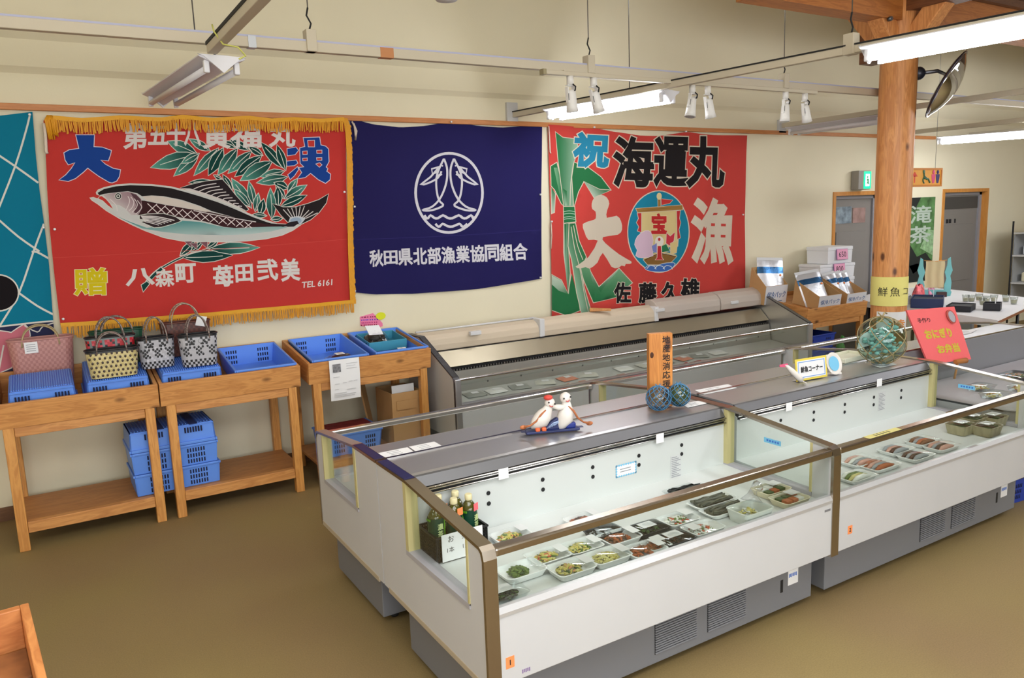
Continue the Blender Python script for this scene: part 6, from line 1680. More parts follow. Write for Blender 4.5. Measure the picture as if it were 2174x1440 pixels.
foil_pack('large crumpled ice pack leaning out of the front left box', tr4.w(xB-.05, .14, -.03), (-.42, -.10, -.25), .30, .37, .06)
foil_pack('silver ice pack behind the crumpled one in the front left box', tr4.w(xB+.04, .22, -.03), (-.40, -.05, -.2), .26, .34, .05)
for i, lb in enumerate(('slim silver ice pack, left of three in the front right box', 'slim silver ice pack, middle of three in the front right box', 'slim silver ice pack, right of three in the front right box')):
    foil_pack(lb, tr4.w(xC-.09+.09*i, .19-.01*i, -.03), (-.45, -.14, -.2), .17, .32, .035)
# foam boxes
FOAMB = mat('white_foam', (232, 234, 240), .75, bump=(120, .1))
def foam_box(label, px0, px1, py, y, z, h, dd=.30):
    a, b = aty(px0, py, y).x, aty(px1, py, y).x; w = b-a
    root = thing('foam_box', label, 'box', ((a+b)/2, y, z), (0, 0, -.06), 'white foam boxes stacked on the table')
    MB().taper((0, dd/2, 0), w*.95, dd*.95, w*.98, dd*.98, h*.78).done('box_body', FOAMB, root, bevel=.006)
    MB().box(-w/2, w/2, 0, dd, h*.78, h).done('lid', FOAMB, root, bevel=.008)
    return root, w
zf = tr4.w(0, .40, -.12).z
fb = []
yy = 5.40
zt1 = aty(1760, 592, yy).z; zt2 = aty(1760, 562, yy).z; zt3 = aty(1760, 526, yy).z
z0 = zf+.0
ztab = tr4.w(0, .38+.28, -.036).z
f0, w0 = foam_box('white foam box at the bottom of the stack of three', 1748, 1812, 600, yy, ztab-.0, zt1-ztab)
f1, w1 = foam_box('white foam box in the middle of the stack, with the 800 card', 1744, 1813, 570, yy, zt1+.001, zt2-zt1-.002)
f2, w2 = foam_box('white foam box on top of the stack, with the 650 card', 1760, 1809, 540, yy, zt2+.001, zt3-zt2)
PKC = mat('pink_price_card', (236, 168, 200), .7); PKD = mat('violet_edge', (150, 90, 160), .7)
for root, txt, px, py in ((f2, '650', 1789, 541), (f1, '800', 1783, 572), (f0, '1000', 1783, 596)):
    p = aty(px, py, yy-.02); pc = thing('price_card', 'pink price card marked %s on the foam box stack' % txt, 'sign', (p.x, yy-.022, p.z-.05), (-.1, 0, -.06), 'pink price cards on the foam boxes')
    MB().box(-.085, .085, -.002, 0, 0, .112).done('card', PKC, pc); MB().box(-.089, .089, 0, .003, -.003, .115).done('edge', PKD, pc)
    MB().text(txt, (0, -.0028, .055), X, Z, .05, 0, .0, fitw=.13 if len(txt) > 3 else .115, fith=.06).done('lettering', INK, pc)
# deep blue crate below, green bag
cr_ = crate('deep blue crate on the shelf below the ice pack table', .50, .36, .16, True, (6.85, 5.12, .171), (0, 0, 0), None, mt=BLUE_D)
cr2 = crate('deep blue crate stacked on another below the ice pack table', .50, .36, .16, True, (6.85, 5.12, .335), (0, 0, 0), None, mt=BLUE_D)
m = MB(); m.ball((7.44, 5.30, .25), .08, 12, 9, sq=(.7, .6, 1.0)); m.tube([(7.44, 5.30, .32), (7.45, 5.30, .36), (7.47, 5.29, .39)], [.03, .015, .022], 8)
solo(m, 'plastic_bag', mat('green_bag', (90, 170, 80), .4), 'knotted green plastic bag on the shelf below the ice packs', 'bag')
# blue crates on the floor at the right edge
q = atz(2142, 1082, 0.0)
e1 = crate('deep blue crate on the floor at the right edge, lower one', .46, .34, .17, True, (q.x+.25, q.y, .001), (0, 0, -.1), 'blue crates on the floor beside the front case', mt=BLUE_D, cols=6)
e2 = dup(e1, 'deep blue crate on the floor at the right edge, upper one', (q.x+.25, q.y, .174))
MB().box(-.235, .235, -.010, -.007, .163, .180).done('dark_strap', mat('brown_strap', (60, 40, 34), .7), e1)
# ================================================================== white table with gift boxes at the far right
wt = thing('folding_table', 'long folding table with a white paper cover, behind the log pillar', 'table', (8.4, 4.6, 0))
TWt = rootT(wt)
A, B, C = atz(1925, 653, .72), atz(2118, 681, .72), atz(2174, 655, .72)
ux = (C-B); ux.z = 0; ux.normalize(); uy = (A-B); uy.z = 0; uy.normalize()
LX = 1.9; LY = (A-B).length+.9
def wq(i, j, z): p = B+ux*i+uy*j; return Vector((p.x, p.y, z))
TB = mat('table_white_paper', (236, 236, 240), .6)
MB(TWt).hexa([wq(0, 0, .712), wq(LX, 0, .712), wq(LX, LY, .712), wq(0, LY, .712), wq(0, 0, .724), wq(LX, 0, .724), wq(LX, LY, .724), wq(0, LY, .724)]).done('paper_cover', TB, wt)
m = MB(TWt)
m.grid(lambda u, v: wq(-.012*v-.006*math.sin(14*u)*v, LY*u, .722-.065*v), 20, 4); m.done('hanging_edge', TB, wt)
MB(TWt).hexa([wq(.02, .0, .685), wq(LX, 0, .685), wq(LX, LY, .685), wq(.02, LY, .685), wq(.02, 0, .711), wq(LX, 0, .711), wq(LX, LY, .711), wq(.02, LY, .711)]).done('table_top', wood('brown_edge', 'x', (140, 86, 52), (116, 68, 40), knots=False), wt)
for i, j in ((.15, .25), (LX-.2, .25), (.15, LY-.25), (LX-.2, LY-.25)):
    MB(TWt).tube([wq(i, j, 0), wq(i, j, .685)], .016, 10).done('leg', BLACK, wt)
MB(TWt).tube([wq(.15, .25, .25), wq(.5, .25, .685)], .010, 8).done('brace', BLACK, wt)
def on_table(px, py, z=.725): return atz(px, py, z)
NAVY = mat('navy_gift_box', (34, 50, 92), .5); DKB = mat('dark_gift_box', (26, 26, 34), .5)
def gift(nm, label, px, py, w, d, h, mt, rot=-.5, inner=None, lid=True, cat='box'):
    p = on_table(px, py); root = thing(nm, label, cat, (p.x, p.y, .726), (0, 0, rot))
    m = MB().box(-w/2, w/2, 0, d, 0, .01)
    for x in (-w/2, w/2-.008): m.box(x, x+.008, 0, d, .01, h)
    for y in (0, d-.008): m.box(-w/2+.008, w/2-.008, y, y+.008, .01, h)
    m.done('box_body', mt, root, bevel=.003)
    if inner: MB().box(-w/2+.01, w/2-.01, .01, d-.01, .012, h*.8).done('contents', inner, root)
    return root
ang = math.atan2(ux.y, ux.x)
g1 = gift('gift_box', 'navy blue shallow gift box with a white card on the white table', 2003, 651, .42, .30, .10, NAVY, ang+.25, mat('dark_insert', (24, 34, 62), .6))
MB().box(.10, .18, .10, .103, .09, .16).done('card', PAPER, g1)
g2 = gift('gift_box', 'flat black gift tray of glass cups on the white table', 2066, 660, .30, .22, .06, DKB, ang+.1, DKB)
g3 = gift('gift_box', 'small navy box with a white card near the table front', 2125, 659, .18, .15, .075, DKB, ang+.15, DKB)
MB().box(-.04, .05, .05, .053, .06, .12).done('card', PAPER, g3)
GL2 = glass('cup_glass', (240, 242, 240), 1.0, .05)
cup0 = None
cups = [(2062, 643), (2078, 640), (2094, 645), (2050, 640), (2110, 640), (2086, 650), (2135, 640), (2152, 645)]
for i, (px, py) in enumerate(cups):
    p = on_table(px, py, .73)
    lb = 'clear glass cup on the white table, %s' % ('left of the tray group', 'centre back of the tray group', 'right of the tray group', 'farthest left beside the navy box', 'between the black tray and small box', 'at the front of the tray group', 'behind the small navy box', 'rightmost behind the small navy box')[i]
    if cup0 is None:
        cup0 = thing('glass_cup', lb, 'glass', (p.x, p.y, .79), (0, 0, 0), 'glass cups on the white table')
        MB().lathe([(.028, 0), (.038, .075), (.036, .075), (.026, .006), (.001, .006)], n=16).done('cup', GL2, cup0)
        MB().lathe([(.024, .008), (.030, .04), (.001, .041)], n=14).done('sugar_filling', mat('pale_filling', (226, 218, 190), .6), cup0)
        r_ = cup0
    else: r_ = dup(cup0, lb, (p.x, p.y, .79))
    r_.location.z = .726+.001 if i in (3, 4, 6, 7) else .740
# candy bags and the teal stand
def soft_bag(label, px, py, w, h, mt, seed):
    p = on_table(px, py); root = thing('candy_bag', label, 'bag', (p.x, p.y, .726), (0, 0, ang), 'sweets on the white table')
    rnd = random.Random(seed); m = MB()
    m.grid(lambda u, v: ((w*.5*math.cos(2*PI*u)*(1-.35*v**2)+.01*math.sin(9*u*PI+v*5)), (w*.32*math.sin(2*PI*u)*(1-.6*v**2)), h*v+.01*math.sin(6*PI*u)*v), 18, 8, closeu=True)
    m.done('wrapper', mt, root); return root
soft_bag('red and white striped sweet bag at the pillar end of the white table', 1950, 632, .20, .15, mat('red_white_print', (206, 90, 96), .35, noise=(26, .7, (1, 1, 1))), 1)
soft_bag('pink shiny sweet bag beside the teal stand', 1976, 628, .16, .10, mat('pink_print', (226, 150, 180), .3, noise=(26, .4, (1, 1, 1))), 2)
soft_bag('pale clear sweet bag next to the log pillar', 1931, 645, .15, .08, mat('pale_print', (210, 200, 204), .3, noise=(30, .4, (1, 1, 1))), 3)
p = on_table(1982, 629); ts = thing('display_stand', 'wavy teal wooden stand holding a hanging beige cloth', 'stand', (p.x, p.y, .726), (0, 0, -.85))
TEALW = mat('teal_paint', (116, 186, 190), .6)
k_ = .0054
def wav(pts): return [(x*k_, z*k_) for x, z in pts]
MB().prism(wav([(-32, 0), (32, 0), (34, 10), (20, 14), (-20, 14), (-32, 12)]), -.012, .012, 'y').done('foot_board', TEALW, ts)
for sg in (-1, 1):
    MB().prism(wav([(sg*32, 10), (sg*20, 10), (sg*19, 24), (sg*23, 38), (sg*19, 52), (sg*23, 66), (sg*24, 80), (sg*29, 84), (sg*31, 68), (sg*34, 56), (sg*30, 44), (sg*33, 30)]), -.010, .010, 'y').done('wavy_post', TEALW, ts)
MB().tube([(-.12, 0, .42), (0, 0, .405), (.12, 0, .42)], .005, 6).done('rod', WOODX, ts)
m = MB(); m.grid(lambda u, v: ((u-.5)*.20+.004*math.sin(9*v), .006*math.sin(14*u)-.006, .41-.31*v), 12, 8); m.done('cloth', mat('beige_cloth', (206, 188, 148), .85), ts)
MB().box(.02, .12, -.09, -.03, .0, .055).done('dark_box', mat('dark_red_box', (60, 30, 26), .5), ts)
# poster with brush lettering beside the pillar
pa, pb = aty(1930, 420, WY-.01), aty(1972, 595, WY-.01)
po = thing('poster', 'tall green and black poster with white brush lettering beside the pillar', 'poster', ((pa.x+pb.x)/2, WY-.004, pb.z))
w_, h_ = pb.x-pa.x+.12, pa.z-pb.z
Tq = rootT(po)
m = MB(); x0_ = -w_/2
m.box(x0_, -x0_, -.004, 0, 0, h_, 0)
for poly, c in ((((0, 0), (1, 0), (1, .22), (.75, .34), (.45, .30), (.2, .45), (0, .62)), 1), (((.55, .4), (1, .3), (1, .6), (.8, .62)), 2), (((.0, .95), (.1, 1), (.5, 1), (.3, .85)), 1), (((.35, .1), (.6, .16), (.5, .22), (.2, .2)), 3)):
    m.prism([(x0_+w_*a, h_*b) for a, b in poly], -.0052, -.004, 'y', c)
m.done('sheet', [mat('poster_green', (76, 116, 66), .7, noise=(9, .5, (1, 1, 1))), mat('poster_black', (24, 30, 28), .7), mat('poster_light', (140, 176, 130), .7, noise=(20, .4, (1, 1, 1))), mat('poster_violet', (130, 120, 170), .7)], po)
m = MB()
for i, ch in enumerate('滝茶'): m.text(ch, (.02, -.0064, h_*(.80-.24*i)), X, Z, .3, 0, .02, fitw=w_*.7, fith=h_*.2)
m.done('lettering', mat('poster_white', (176, 190, 178), .7), po)
# wire shelf rack at the right edge
rk = thing('shelf_rack', 'dark wire rack with white goods at the far right wall', 'shelf', (12.3, 5.5, 0))
TR = rootT(rk)
yk = 5.45
xl_, xr_ = aty(2150, 500, yk).x, aty(2195, 500, yk).x+.25
lo, hi = aty(2128, 640, yk-.35), aty(2153, 470, yk)
for (xx, yy2) in ((xl_, yk), (xr_, yk), (xl_, yk-.45), (xr_, yk-.45)):
    MB(TR).tube([(xx, yy2, 0), (xx, yy2, aty(2153, 470, yk).z+.0)], .012, 8).done('post', DARKGREY, rk)
for py in (546, 605):
    z = aty(2150, py, yk-.2).z
    MB(TR).box(xl_, xr_, yk-.45, yk, z-.02, z).done('shelf_board', mat('shelf_white', (196, 196, 196), .5), rk)
    o = MB().box(xl_+.12, xr_-.05, yk-.40, yk-.08, z+.001, z+.13)
    solo(o, 'goods_box', mat('pale_goods' if py == 546 else 'cream_goods', (212, 214, 222) if py == 546 else (214, 206, 178), .6), 'pale box on the %s shelf of the wire rack' % ('upper' if py == 546 else 'lower'), 'box', bevel=.02)
zt_ = aty(2150, 485, yk-.2).z
MB(TR).box(xl_, xr_, yk-.45, yk, zt_-.09, zt_-.075).done('shelf_board', mat('shelf_white', (196, 196, 196), .5), rk)
m = MB(); m.tube([(xl_-.02, yk-.25, zt_), (xr_, yk-.25, zt_)], .07, 16); solo(m, 'paper_roll', mat('roll_white', (214, 214, 220), .5), 'white roll with dark print on top of the wire rack', 'roll')
m = MB(TR).box(xl_+.03, xr_, yk-.02, yk-.005, .3, zt_-.1); m.done('back_sheet', mat('rack_back', (150, 152, 154), .7), rk)
# exit lamp and toilet sign
ex = aty(1827, 383, WY-.05)
el = thing('exit_lamp', 'white box lamp with a glowing green emergency exit panel over the door', 'sign', (ex.x, WY-.005, ex.z-.09))
MB().box(-.115, .115, -.10, 0, -.02, .20).done('housing', mat('lamp_grey', (150, 146, 140), .5), el, bevel=.006)
MB().box(-.02, .115, -.104, -.101, -.01, .19).done('green_panel', mat('exit_green', (20, 200, 120), .4, emit=((0, 226, 130), 1.6)), el)
m = MB().box(.01, .085, -.1055, -.1045, .02, .16, 0).ball((.045, -.106, .125), .013, 10, 6, 1, sq=(1, .2, 1)).tube([(.045, -.1065, .11), (.052, -.1065, .075), (.068, -.1065, .04)], .007, 6, 1).tube([(.052, -.1065, .075), (.035, -.1065, .045)], .007, 6, 1).tube([(.03, -.1065, .085), (.047, -.1065, .10), (.07, -.1065, .09)], .006, 6, 1)
m.done('running_figure', [mat('exit_white', (230, 255, 240), .4, emit=((226, 255, 240), 2.2)), mat('exit_dark', (10, 150, 90), .5)], el)
p0, p1 = aty(1936, 357, 4.7), aty(1993, 396, 4.7)
rs = thing('toilet_sign', 'hanging orange toilet sign with arrow, wheelchair and two figures', 'sign', ((p0.x+p1.x)/2, 4.7, p1.z))
w_, h_ = p1.x-p0.x+.06, p0.z-p1.z
OW = mat('orange_sign', (240, 172, 72), .5)
MB().box(-w_/2, w_/2, -.01, .01, 0, h_).done('panel', OW, rs, bevel=.004)
m = MB()
for q in ((-w_/2, w_/2, 0, .02), (-w_/2, w_/2, h_-.02, h_)): m.box(q[0], q[1], -.016, -.0102, q[2], q[3])
for q in ((-w_/2, -w_/2+.02), (w_/2-.02, w_/2)): m.box(q[0], q[1], -.016, -.0102, .02, h_-.02)
m.done('border', mat('sign_wood_edge', (206, 130, 50), .5), rs)
def mk(fn, c, nm):
    m = MB(); fn(m); m.done(nm, c, rs)
u = h_
mk(lambda m: m.box(-w_*.38-.008, -w_*.38+.008, -.0125, -.0102, u*.22, u*.6).prism([(-w_*.38-.05, u*.55), (-w_*.38+.05, u*.55), (-w_*.38, u*.80)], -.0125, -.0102, 'y'), mat('arrow_red', (226, 80, 60), .6), 'arrow')
def wheel(m):
    m.tube([(-w_*.06+u*.17*math.cos(t), -.0125, u*.36+u*.17*math.sin(t)) for t in [i*2*PI/20 for i in range(15)]], .008, 6)
    m.ball((-w_*.06-.02, -.0125, u*.80), .022, 10, 6, sq=(1, .2, 1)); m.tube([(-w_*.06-.02, -.0125, u*.72), (-w_*.06-.01, -.0125, u*.45), (-w_*.06+.06, -.0125, u*.42), (-w_*.06+.09, -.0125, u*.22)], .010, 6)
mk(wheel, mat('sign_green', (70, 110, 80), .6), 'wheelchair_symbol')
def person_(x):
    def f(m):
        m.ball((x, -.0125, u*.78), .022, 10, 6, sq=(1, .2, 1)); m.prism([(x-.035, u*.66), (x+.035, u*.66), (x+.028, u*.4), (x+.014, u*.18), (x-.014, u*.18), (x-.028, u*.4)], -.0125, -.0102, 'y')
    return f
mk(person_(w_*.22), mat('sign_pink', (226, 80, 130), .6), 'figure_symbol'); mk(person_(w_*.36), mat('sign_navy', (50, 50, 110), .6), 'figure_symbol')
for x in (-w_*.4, w_*.3): MB().tube([(x, 0, h_), (x, 0, ZC-p1.z)], .002, 5).done('cord', mat('thin_wire', (150, 150, 150), .3, 1), rs)
# paper signs on the pillar
def wrap(nm, label, z0, z1, a0, a1, mt, texts=()):
    root = thing(nm, label, 'sign', (PX, PYY, z0))
    m = MB(); R_ = PR*1.035
    m.grid(lambda uu, v: (R_*math.cos(lerp(a0, a1, uu)), R_*math.sin(lerp(a0, a1, uu)), (z1-z0)*v), 24, 1); m.done('paper', mt, root)
    for txt, a, z, s_, mm, bd in texts:
        c = Vector((math.cos(a), math.sin(a), 0)); t_ = Vector((-c.y, c.x, 0))
        MB().text(txt, c*(R_+.004)+Z*(z-z0), t_, Z, s_, 0, bd).done('lettering', mm, root)
    return root
face = math.atan2(-PYY, -PX)
zz = lambda py: lerp(aty(1893, py, PYY-.12).z, 0, 0)
wrap('paper_sign', 'yellow paper sign with black fish lettering round the log pillar', zz(652), zz(590), face-1.5, face+1.35, mat('yellow_paper', (236, 226, 136), .8), [('鮮', face-.33, (zz(652)+zz(590))/2, .088, INK, -.004), ('魚', face+.30, (zz(652)+zz(590))/2, .088, INK, -.005), ('コ', face+.95, (zz(652)+zz(590))/2, .08, INK, -.005)])
ORL = mat('orange_print', (226, 140, 60), .8)
wrap('paper_sign', 'white paper with orange drawing low on the log pillar', zz(706), zz(664), face-.65, face+1.2, PAPER, [('海', face+.3, zz(694), .10, ORL, .02), ('の', face-.4, zz(680), .06, mat('yellow_print', (220, 190, 70), .8), .02), ('幸', face+.7, zz(690), .09, ORL, .02)])
# ================================================================== lighting rails, lamps, spotlights, mirror
RZ, RY = 2.79, 4.28
LIL = mat('lilac_strip', (176, 178, 204), .5)
def wire(parent, T_, x, y, z0, z1=ZC, r=.0035):
    MB(T_).tube([(x, y, z0), (x, y, z1)], r, 5).done('hanging_wire', mat('thin_wire', (120, 118, 114), .3, 1), parent)
def hanger(parent, T_, x, y, z):
    m = MB(T_).box(x-.028, x+.028, y-.034, y+.034, z-.03, z+.085); m.done('hanger_clip', BEAMW, parent, bevel=.004)
    m = MB(T_).tube([(x, y, z+.085), (x+.012, y, z+.12), (x-.010, y, z+.16), (x, y, z+.20)], .005, 6); m.done('hook', DARKGREY, parent)
ra = thing('lighting_rail', 'long cream ceiling rail running above the banners', 'rail', (4.0, RY, RZ))
TA = rootT(ra)
MB(TA).box(-2.5, 11.5, RY-.022, RY+.022, RZ-.03, RZ+.022).done('rail', BEAMW, ra, bevel=.003)
MB(TA).box(-2.5, 11.5, RY-.018, RY+.018, RZ+.022, RZ+.032).done('upper_strip', LIL, ra)
q = aty(818, 103, RY); MB(TA).box(q.x-.04, q.x+.04, RY-.0235, RY+.0235, RZ-.0315, RZ+.0235).done('orange_tape', mat('tan_tape', (190, 130, 86), .7), ra)
q = aty(533, 88, RY); MB(TA).box(q.x-.02, q.x+.02, RY-.026, RY+.026, RZ-.033, RZ+.026).done('joint_clip', mat('clip_metal', (190, 194, 200), .4, .6), ra)
for px, py in ((657, 70), (1250, 128), (1664, 170)):
    q = aty(px, py, RY); hanger(ra, TA, q.x, RY, RZ); wire(ra, TA, q.x, RY, RZ+.2)
q = aty(413, 60, RY); wire(ra, TA, q.x, RY, RZ+.03)
# left crossing rail
xl = .835
rl = thing('lighting_rail', 'cream ceiling rail running towards the viewer above the unlit lamp', 'rail', (xl, 2.2, 2.715))
TL = rootT(rl)
MB(TL).box(xl-.024, xl+.024, -1.0, RY-.12, 2.690, 2.742).done('rail', BEAMW, rl, bevel=.003)
MB(TL).box(xl-.028, xl-.024, -1.0, RY-.12, 2.730, 2.746).done('edge_strip', DARKGREY, rl)
m = MB(TL); m.tube([(xl-.03, 3.95, 2.78), (xl-.035, 3.9, 2.74), (xl-.01, 3.85, 2.675), (xl+.05, 3.82, 2.66), (xl+.075, 3.80, 2.62), (xl+.04, 3.78, 2.60)], .004, 6); m.done('yellow_cord', mat('yellow_cord', (206, 206, 110), .6), rl)
wire(rl, TL, xl, 1.5, 2.742)
# right crossing rail with the lit lamps
xb = 3.86
rb = thing('lighting_rail', 'cream ceiling rail from the back wall to the big lit lamp', 'rail', (3.85, 3.4, 2.70))
TBb = rootT(rb)
def rail_b(y): return lerp(4.02, 3.62, (y-2.886)/(5.70-2.886))
def skew(m, y0, y1, w0, w1, z0, z1):
    return m.hexa([(rail_b(y0)+w0, y0, z0), (rail_b(y0)+w1, y0, z0), (rail_b(y1)+w1, y1, z0), (rail_b(y1)+w0, y1, z0), (rail_b(y0)+w0, y0, z1), (rail_b(y0)+w1, y0, z1), (rail_b(y1)+w1, y1, z1), (rail_b(y1)+w0, y1, z1)])
skew(MB(TBb), .5, WY-.03, -.022, .022, 2.675, 2.718).done('rail', BEAMW, rb, bevel=.003)
skew(MB(TBb), .5, WY-.03, -.026, .026, 2.718, 2.726).done('upper_strip', DARKGREY, rb)
MB(TBb).box(rail_b(WY)-.07, rail_b(WY)+.04, WY-.03, WY-.001, 2.64, 2.80).done('wall_plate', WHITE, rb, bevel=.004)
hanger(rb, TBb, rail_b(2.86), 2.86, 2.70); wire(rb, TBb, rail_b(2.86), 2.86, 2.90)
wire(rb, TBb, rail_b(4.5), 4.5, 2.72)
rc_x = 7.03
rc = thing('lighting_rail', 'cream ceiling rail above the unlit lamp beside the pillar', 'rail', (rc_x, 5.2, 2.70))
TC = rootT(rc); MB(TC).box(rc_x-.022, rc_x+.022, 3.2, WY-.03, 2.675, 2.722).done('rail', BEAMW, rc, bevel=.003)
MB(TC).box(rc_x-.06, rc_x+.06, WY-.03, WY-.001, 2.62, 2.76).done('wall_plate', WHITE, rc, bevel=.004)
rd_x = 9.25
rd = thing('lighting_rail', 'far cream ceiling rail at the upper right, above the far lamp', 'rail', (rd_x, 4.2, 2.66))
TD = rootT(rd); MB(TD).box(rd_x-.022, rd_x+.022, 2.4, WY-.05, 2.64, 2.69).done('rail', BEAMW, rd, bevel=.003)
wire(rd, TD, rd_x, 4.25, 2.69); hanger(rd, TD, rd_x, 4.25, 2.66)

TUBE_ON = mat('lit_tube', (255, 255, 255), .4, emit=((250, 252, 255), 42.0))
TUBE_OFF = mat('unlit_tube', (222, 220, 226), .3)
LAMPW = mat('lamp_white', (226, 226, 232), .45); REFL = mat('lamp_reflector', (206, 204, 212), .35)
def lamp(label, x, y0, y1, z, lit, group='twin tube lamps under the rails', rot=0.0, drop=.0):
    """twin fluorescent tube fitting along y, tubes at height z"""
    L = y1-y0
    root = thing('tube_lamp', label, 'lamp', (x, (y0+y1)/2, z), (0, 0, rot), group)
    a = L/2
    m = MB().prism([(-.115, .062), (-.035, .030), (0, .0), (.035, .030), (.115, .062), (.115, .068), (.03, .075), (-.03, .075), (-.115, .068)], -a, a, 'y')
    m.done('reflector', REFL if not lit else LAMPW, root)
    for sy in (-1, 1):
        y = sy*a
        MB().prism([(-.12, .072), (-.095, .066), (-.05, .03), (0, -.012), (.05, .03), (.095, .066), (.12, .072)], y-.006, y+.006, 'y').done('end_plate', LAMPW, root)
    for sx in (-1, 1):
        for sy in (-1, 1):
            MB().box(sx*.075-.014, sx*.075+.014, sy*(a-.028)-.014, sy*(a-.028)+.014, -.012, .05).done('tube_socket', LAMPW, root, bevel=.006)
        MB().tube([(sx*.075, -a+.04, .008), (sx*.075, a-.04, .008)], .0165, 14).done('tube', TUBE_ON if lit else TUBE_OFF, root)
    MB().box(-.03, .03, -a*.5, a*.5, .074, .095).done('mounting_channel', BEAMW, root)
    MB().tube([(0, -a+.12, .075), (0, -a+.12, .12)], .006, 6).done('hanging_hook', DARKGREY, root)
    return root
l1 = lamp('unlit twin tube lamp hanging above the red tuna banner', .83, 4.19, 5.50, 2.620, False, rot=.09)
l2 = lamp('lit twin tube lamp above the ship banner, under the spotlights', 3.81, 4.22, 5.35, 2.610, True, rot=.235)
l3 = lamp('big lit twin tube lamp at the upper right, nearest the viewer', 4.06, 1.48, 2.72, 2.605, True, rot=.131)
l4 = lamp('unlit twin tube lamp behind the log pillar', 7.04, 4.60, 5.68, 2.595, False)
l5 = lamp('far lit twin tube lamp over the door with the dark vent', 9.33, 4.08, 5.32, 2.49, True, rot=.40)
# unseen lamps of the same kind, added around the viewer to brighten the room
for i, (x, y) in enumerate(((.86, -.4), (4.3, -.6), (-1.7, 1.8), (7.2, 1.0), (10.2, 1.4))):
    dup(l3, 'unseen lit twin tube lamp added to brighten the shop', (x, y, 2.61))
# track with spotlights
a_, b_ = aty(1155, 147, RY-.16), aty(1732, 197, RY-.16)
tz = 2.715
tk = thing('spotlight_track', 'thin cream track carrying the white spotlights', 'track', ((a_.x+b_.x)/2, RY-.16, tz))
TK = rootT(tk)
MB(TK).box(a_.x, b_.x, RY-.178, RY-.142, tz-.012, tz+.014).done('track', BEAMW, tk, bevel=.003)
MB(TK).box(a_.x-.02, a_.x+.004, RY-.182, RY-.138, tz-.016, tz+.018).done('end_cap', mat('dark_cap_metal'.replace('dark', 'ochre'), (150, 140, 110), .5), tk)
for px in (1200, 1465, 1700):
    q = aty(px, 165, RY-.16); MB(TK).box(q.x-.015, q.x+.015, RY-.17, RY-.025, tz+.014, tz+.022).done('track_arm', BEAMW, tk)
SW_ = mat('spotlight_white', (226, 224, 222), .4)
def spot(label, px, py, lean, turn):
    q = aty(px, py, RY-.16)
    root = thing('spotlight', label, 'spotlight', (q.x, RY-.16, tz-.012), (0, 0, turn), 'white spotlights on the track')
    MB().lathe([(.022, -.055), (.022, 0)], n=14).done('mount', SW_, root)
    R_ = Matrix.Rotation(lean, 3, 'Y')
    P = lambda x, y, z: Vector((0, 0, -.085))+R_ @ Vector((x, y, z))
    m = MB()
    for sx in (-1, 1): m.hexa([P(sx*.036-.004, -.010, -.075), P(sx*.036+.004, -.010, -.075), P(sx*.036+.004, .010, -.075), P(sx*.036-.004, .010, -.075), P(sx*.03-.004, -.012, .02), P(sx*.03+.004, -.012, .02), P(sx*.03+.004, .012, .02), P(sx*.03-.004, .012, .02)])
    m.box(-.034, .034, -.012, .012, -.062, -.055); m.done('yoke', SW_, root)
    MB().tube([P(0, 0, .0), P(0, 0, -.02), P(0, 0, -.10), P(0, 0, -.135)], [.022, .030, .035, .040], 18).done('head', SW_, root)
    h = root.children[-1]
    MB().tube([P(0, 0, -.1352), P(0, 0, -.137)], .032, 18).done('lens', mat('spot_lens', (170, 172, 176), .2), h)
    m = MB()
    for k in range(4): m.tube([P(-.032, -.012+.006*k, -.02), P(-.034, -.012+.006*k, -.06)], .0018, 5)
    m.done('cooling_slot', DARKGREY, h)
    MB().tube([(.0, -.02, -.05), (.02, -.028, -.065), (.025, -.02, -.085), (.006, -.014, -.095)], .005, 6).done('lead', INK, root)
    return root
for i, (px, py, ln, tn, lb) in enumerate(((1210, 158, -.12, .2, 'white spotlight at the left end of the track, above the lit lamp'), (1260, 161, -.38, .2, 'white spotlight second from the left end of the track, tilted right'), (1470, 182, .22, .2, 'white spotlight left of the middle pair, tilted left'), (1503, 184, -.25, .1, 'white spotlight right of the middle pair, tilted right'), (1668, 198, .04, .2, 'white spotlight left of the right-hand pair, hanging straight'), (1709, 201, -.34, .2, 'white spotlight at the right end of the track, tilted right'))):
    spot(lb, px, py, ln, tn)
# convex mirror on an arm from the pillar
yc = PYY-.25
c0 = aty(2008, 180, yc)
mr_ = thing('convex_mirror', 'round convex mirror on a curved arm from the log pillar', 'mirror', c0)
TM = rootT(mr_)
nrm = (_r*.80+_d*.56-_f*.42).normalized()
e1_ = (Vector((0, 0, 1))-nrm*nrm.z).normalized(); e2_ = nrm.cross(e1_)
Rm = Matrix((e1_, e2_, nrm)).transposed()
r_ = .285
MB(TM).lathe([(r_*math.sin(t), r_*1.1*(math.cos(t)-math.cos(.5))) if 0 else (r_*t, .10*(1-t*t)) for t in (1, .9, .75, .55, .35, .15, .01)], c0, 32, M=Rm).done('mirror_face', mat('mirror_dome', (222, 224, 230), .05, 1.0), mr_)
MB(TM).lathe([(r_*.3, -.035), (r_*.8, -.022), (r_*1.0, -.004), (r_*1.02, .004), (r_*1.0, .008)], c0, 32, M=Rm).done('back_shell', mat('mirror_back', (70, 66, 84), .2, .7), mr_)
st_ = Vector((PX+PR*.75, PYY-PR*.75, aty(1937, 152, PYY-PR).z))
MB(TM).tube([st_, st_+_r*.16+Vector((0, 0, .02)), st_+_r*.26+Vector((0, 0, -.02)), c0-nrm*.03], .016, 10).done('arm', mat('arm_grey', (120, 122, 130), .35, .8), mr_)
MB(TM).ball(st_, .055, 14, 10, sq=(1, 1, 1)).done('wall_mount', mat('mount_dark', (56, 58, 68), .35, .5), mr_)
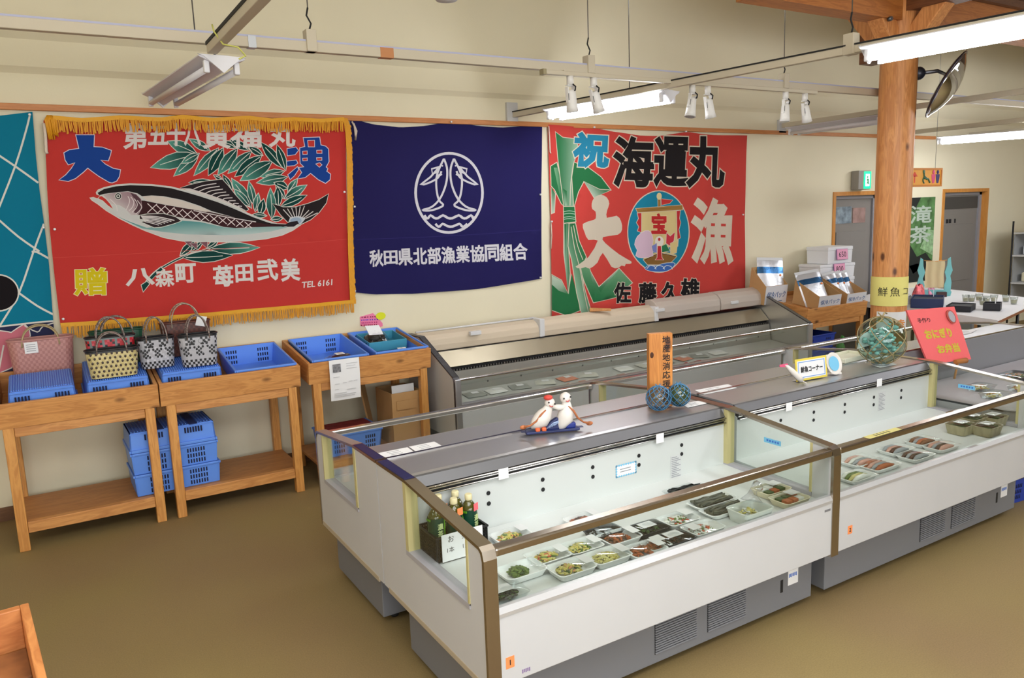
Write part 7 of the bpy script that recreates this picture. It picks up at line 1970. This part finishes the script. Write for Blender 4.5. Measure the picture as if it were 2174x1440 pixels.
# smoke detector low on the ceiling edge of the frame is out of reach; only the lower rim of a dome shows
q = aty(948, -2, 3.4)
m = MB().lathe([(.0, 0) if 0 else (.004, 0), (.05, .004), (.062, .025), (.062, .05)], (q.x, q.y, q.z-.01), 20).tube([(q.x, q.y, q.z+.03), (q.x, q.y, ZC)], .012, 8)
solo(m, 'smoke_detector', mat('detector_white', (206, 204, 206), .5), 'white round detector just touching the top edge of the photo', 'detector')
# ================================================================== wooden stand at the lower left corner
FWX = wood('stand_wood_x', 'x', (196, 128, 72), (160, 92, 44)); FWY = wood('stand_wood_y', 'y', (204, 136, 76), (168, 98, 48)); FWZ = wood('stand_wood_z', 'z', (196, 122, 66), (150, 84, 40))
ftr = atz(50, 1290, .80)          # rear right top corner of the tray
fs = thing('wooden_stand', 'worn wooden stand with a slatted tray at the lower left corner', 'stand', (ftr.x-.255, ftr.y-.32, 0), (0, 0, .10))
T_ = lambda p: Vector(p)
def SP(x, v, h): return Vector((x, .32-v*math.cos(.14)-h*math.sin(.14)*0, .80-v*math.sin(.14)+h))
def fb_(nm, x0, x1, v0, v1, h0, h1, mt):
    p = [SP(x0, v0, h0), SP(x1, v0, h0), SP(x1, v1, h0), SP(x0, v1, h0), SP(x0, v0, h1), SP(x1, v0, h1), SP(x1, v1, h1), SP(x0, v1, h1)]
    MB().hexa(p).done(nm, mt, fs, bevel=.003)
fb_('side_board', .278, .30, 0, .66, -.15, 0, FWY); fb_('side_board', -.50, -.478, 0, .66, -.15, 0, FWY)
fb_('rear_board', -.478, .278, 0, .022, -.15, 0, FWX); fb_('front_board', -.478, .278, .638, .66, -.15, 0, FWX)
STAINW = mat('dark_stained_wood', (150, 96, 54), .6, noise=(5, .55, (1, 1, 1)))
for i in range(4): fb_('tray_slat', -.478, .278, .03+.155*i, .168+.155*i, -.13, -.115, STAINW)
for x in (-.47, .225):
    for y, h in ((.24, .66), (-.30, .57)): MB().box(x, x+.05, y, y+.05, 0, h).done('leg', FWZ, fs, bevel=.004)
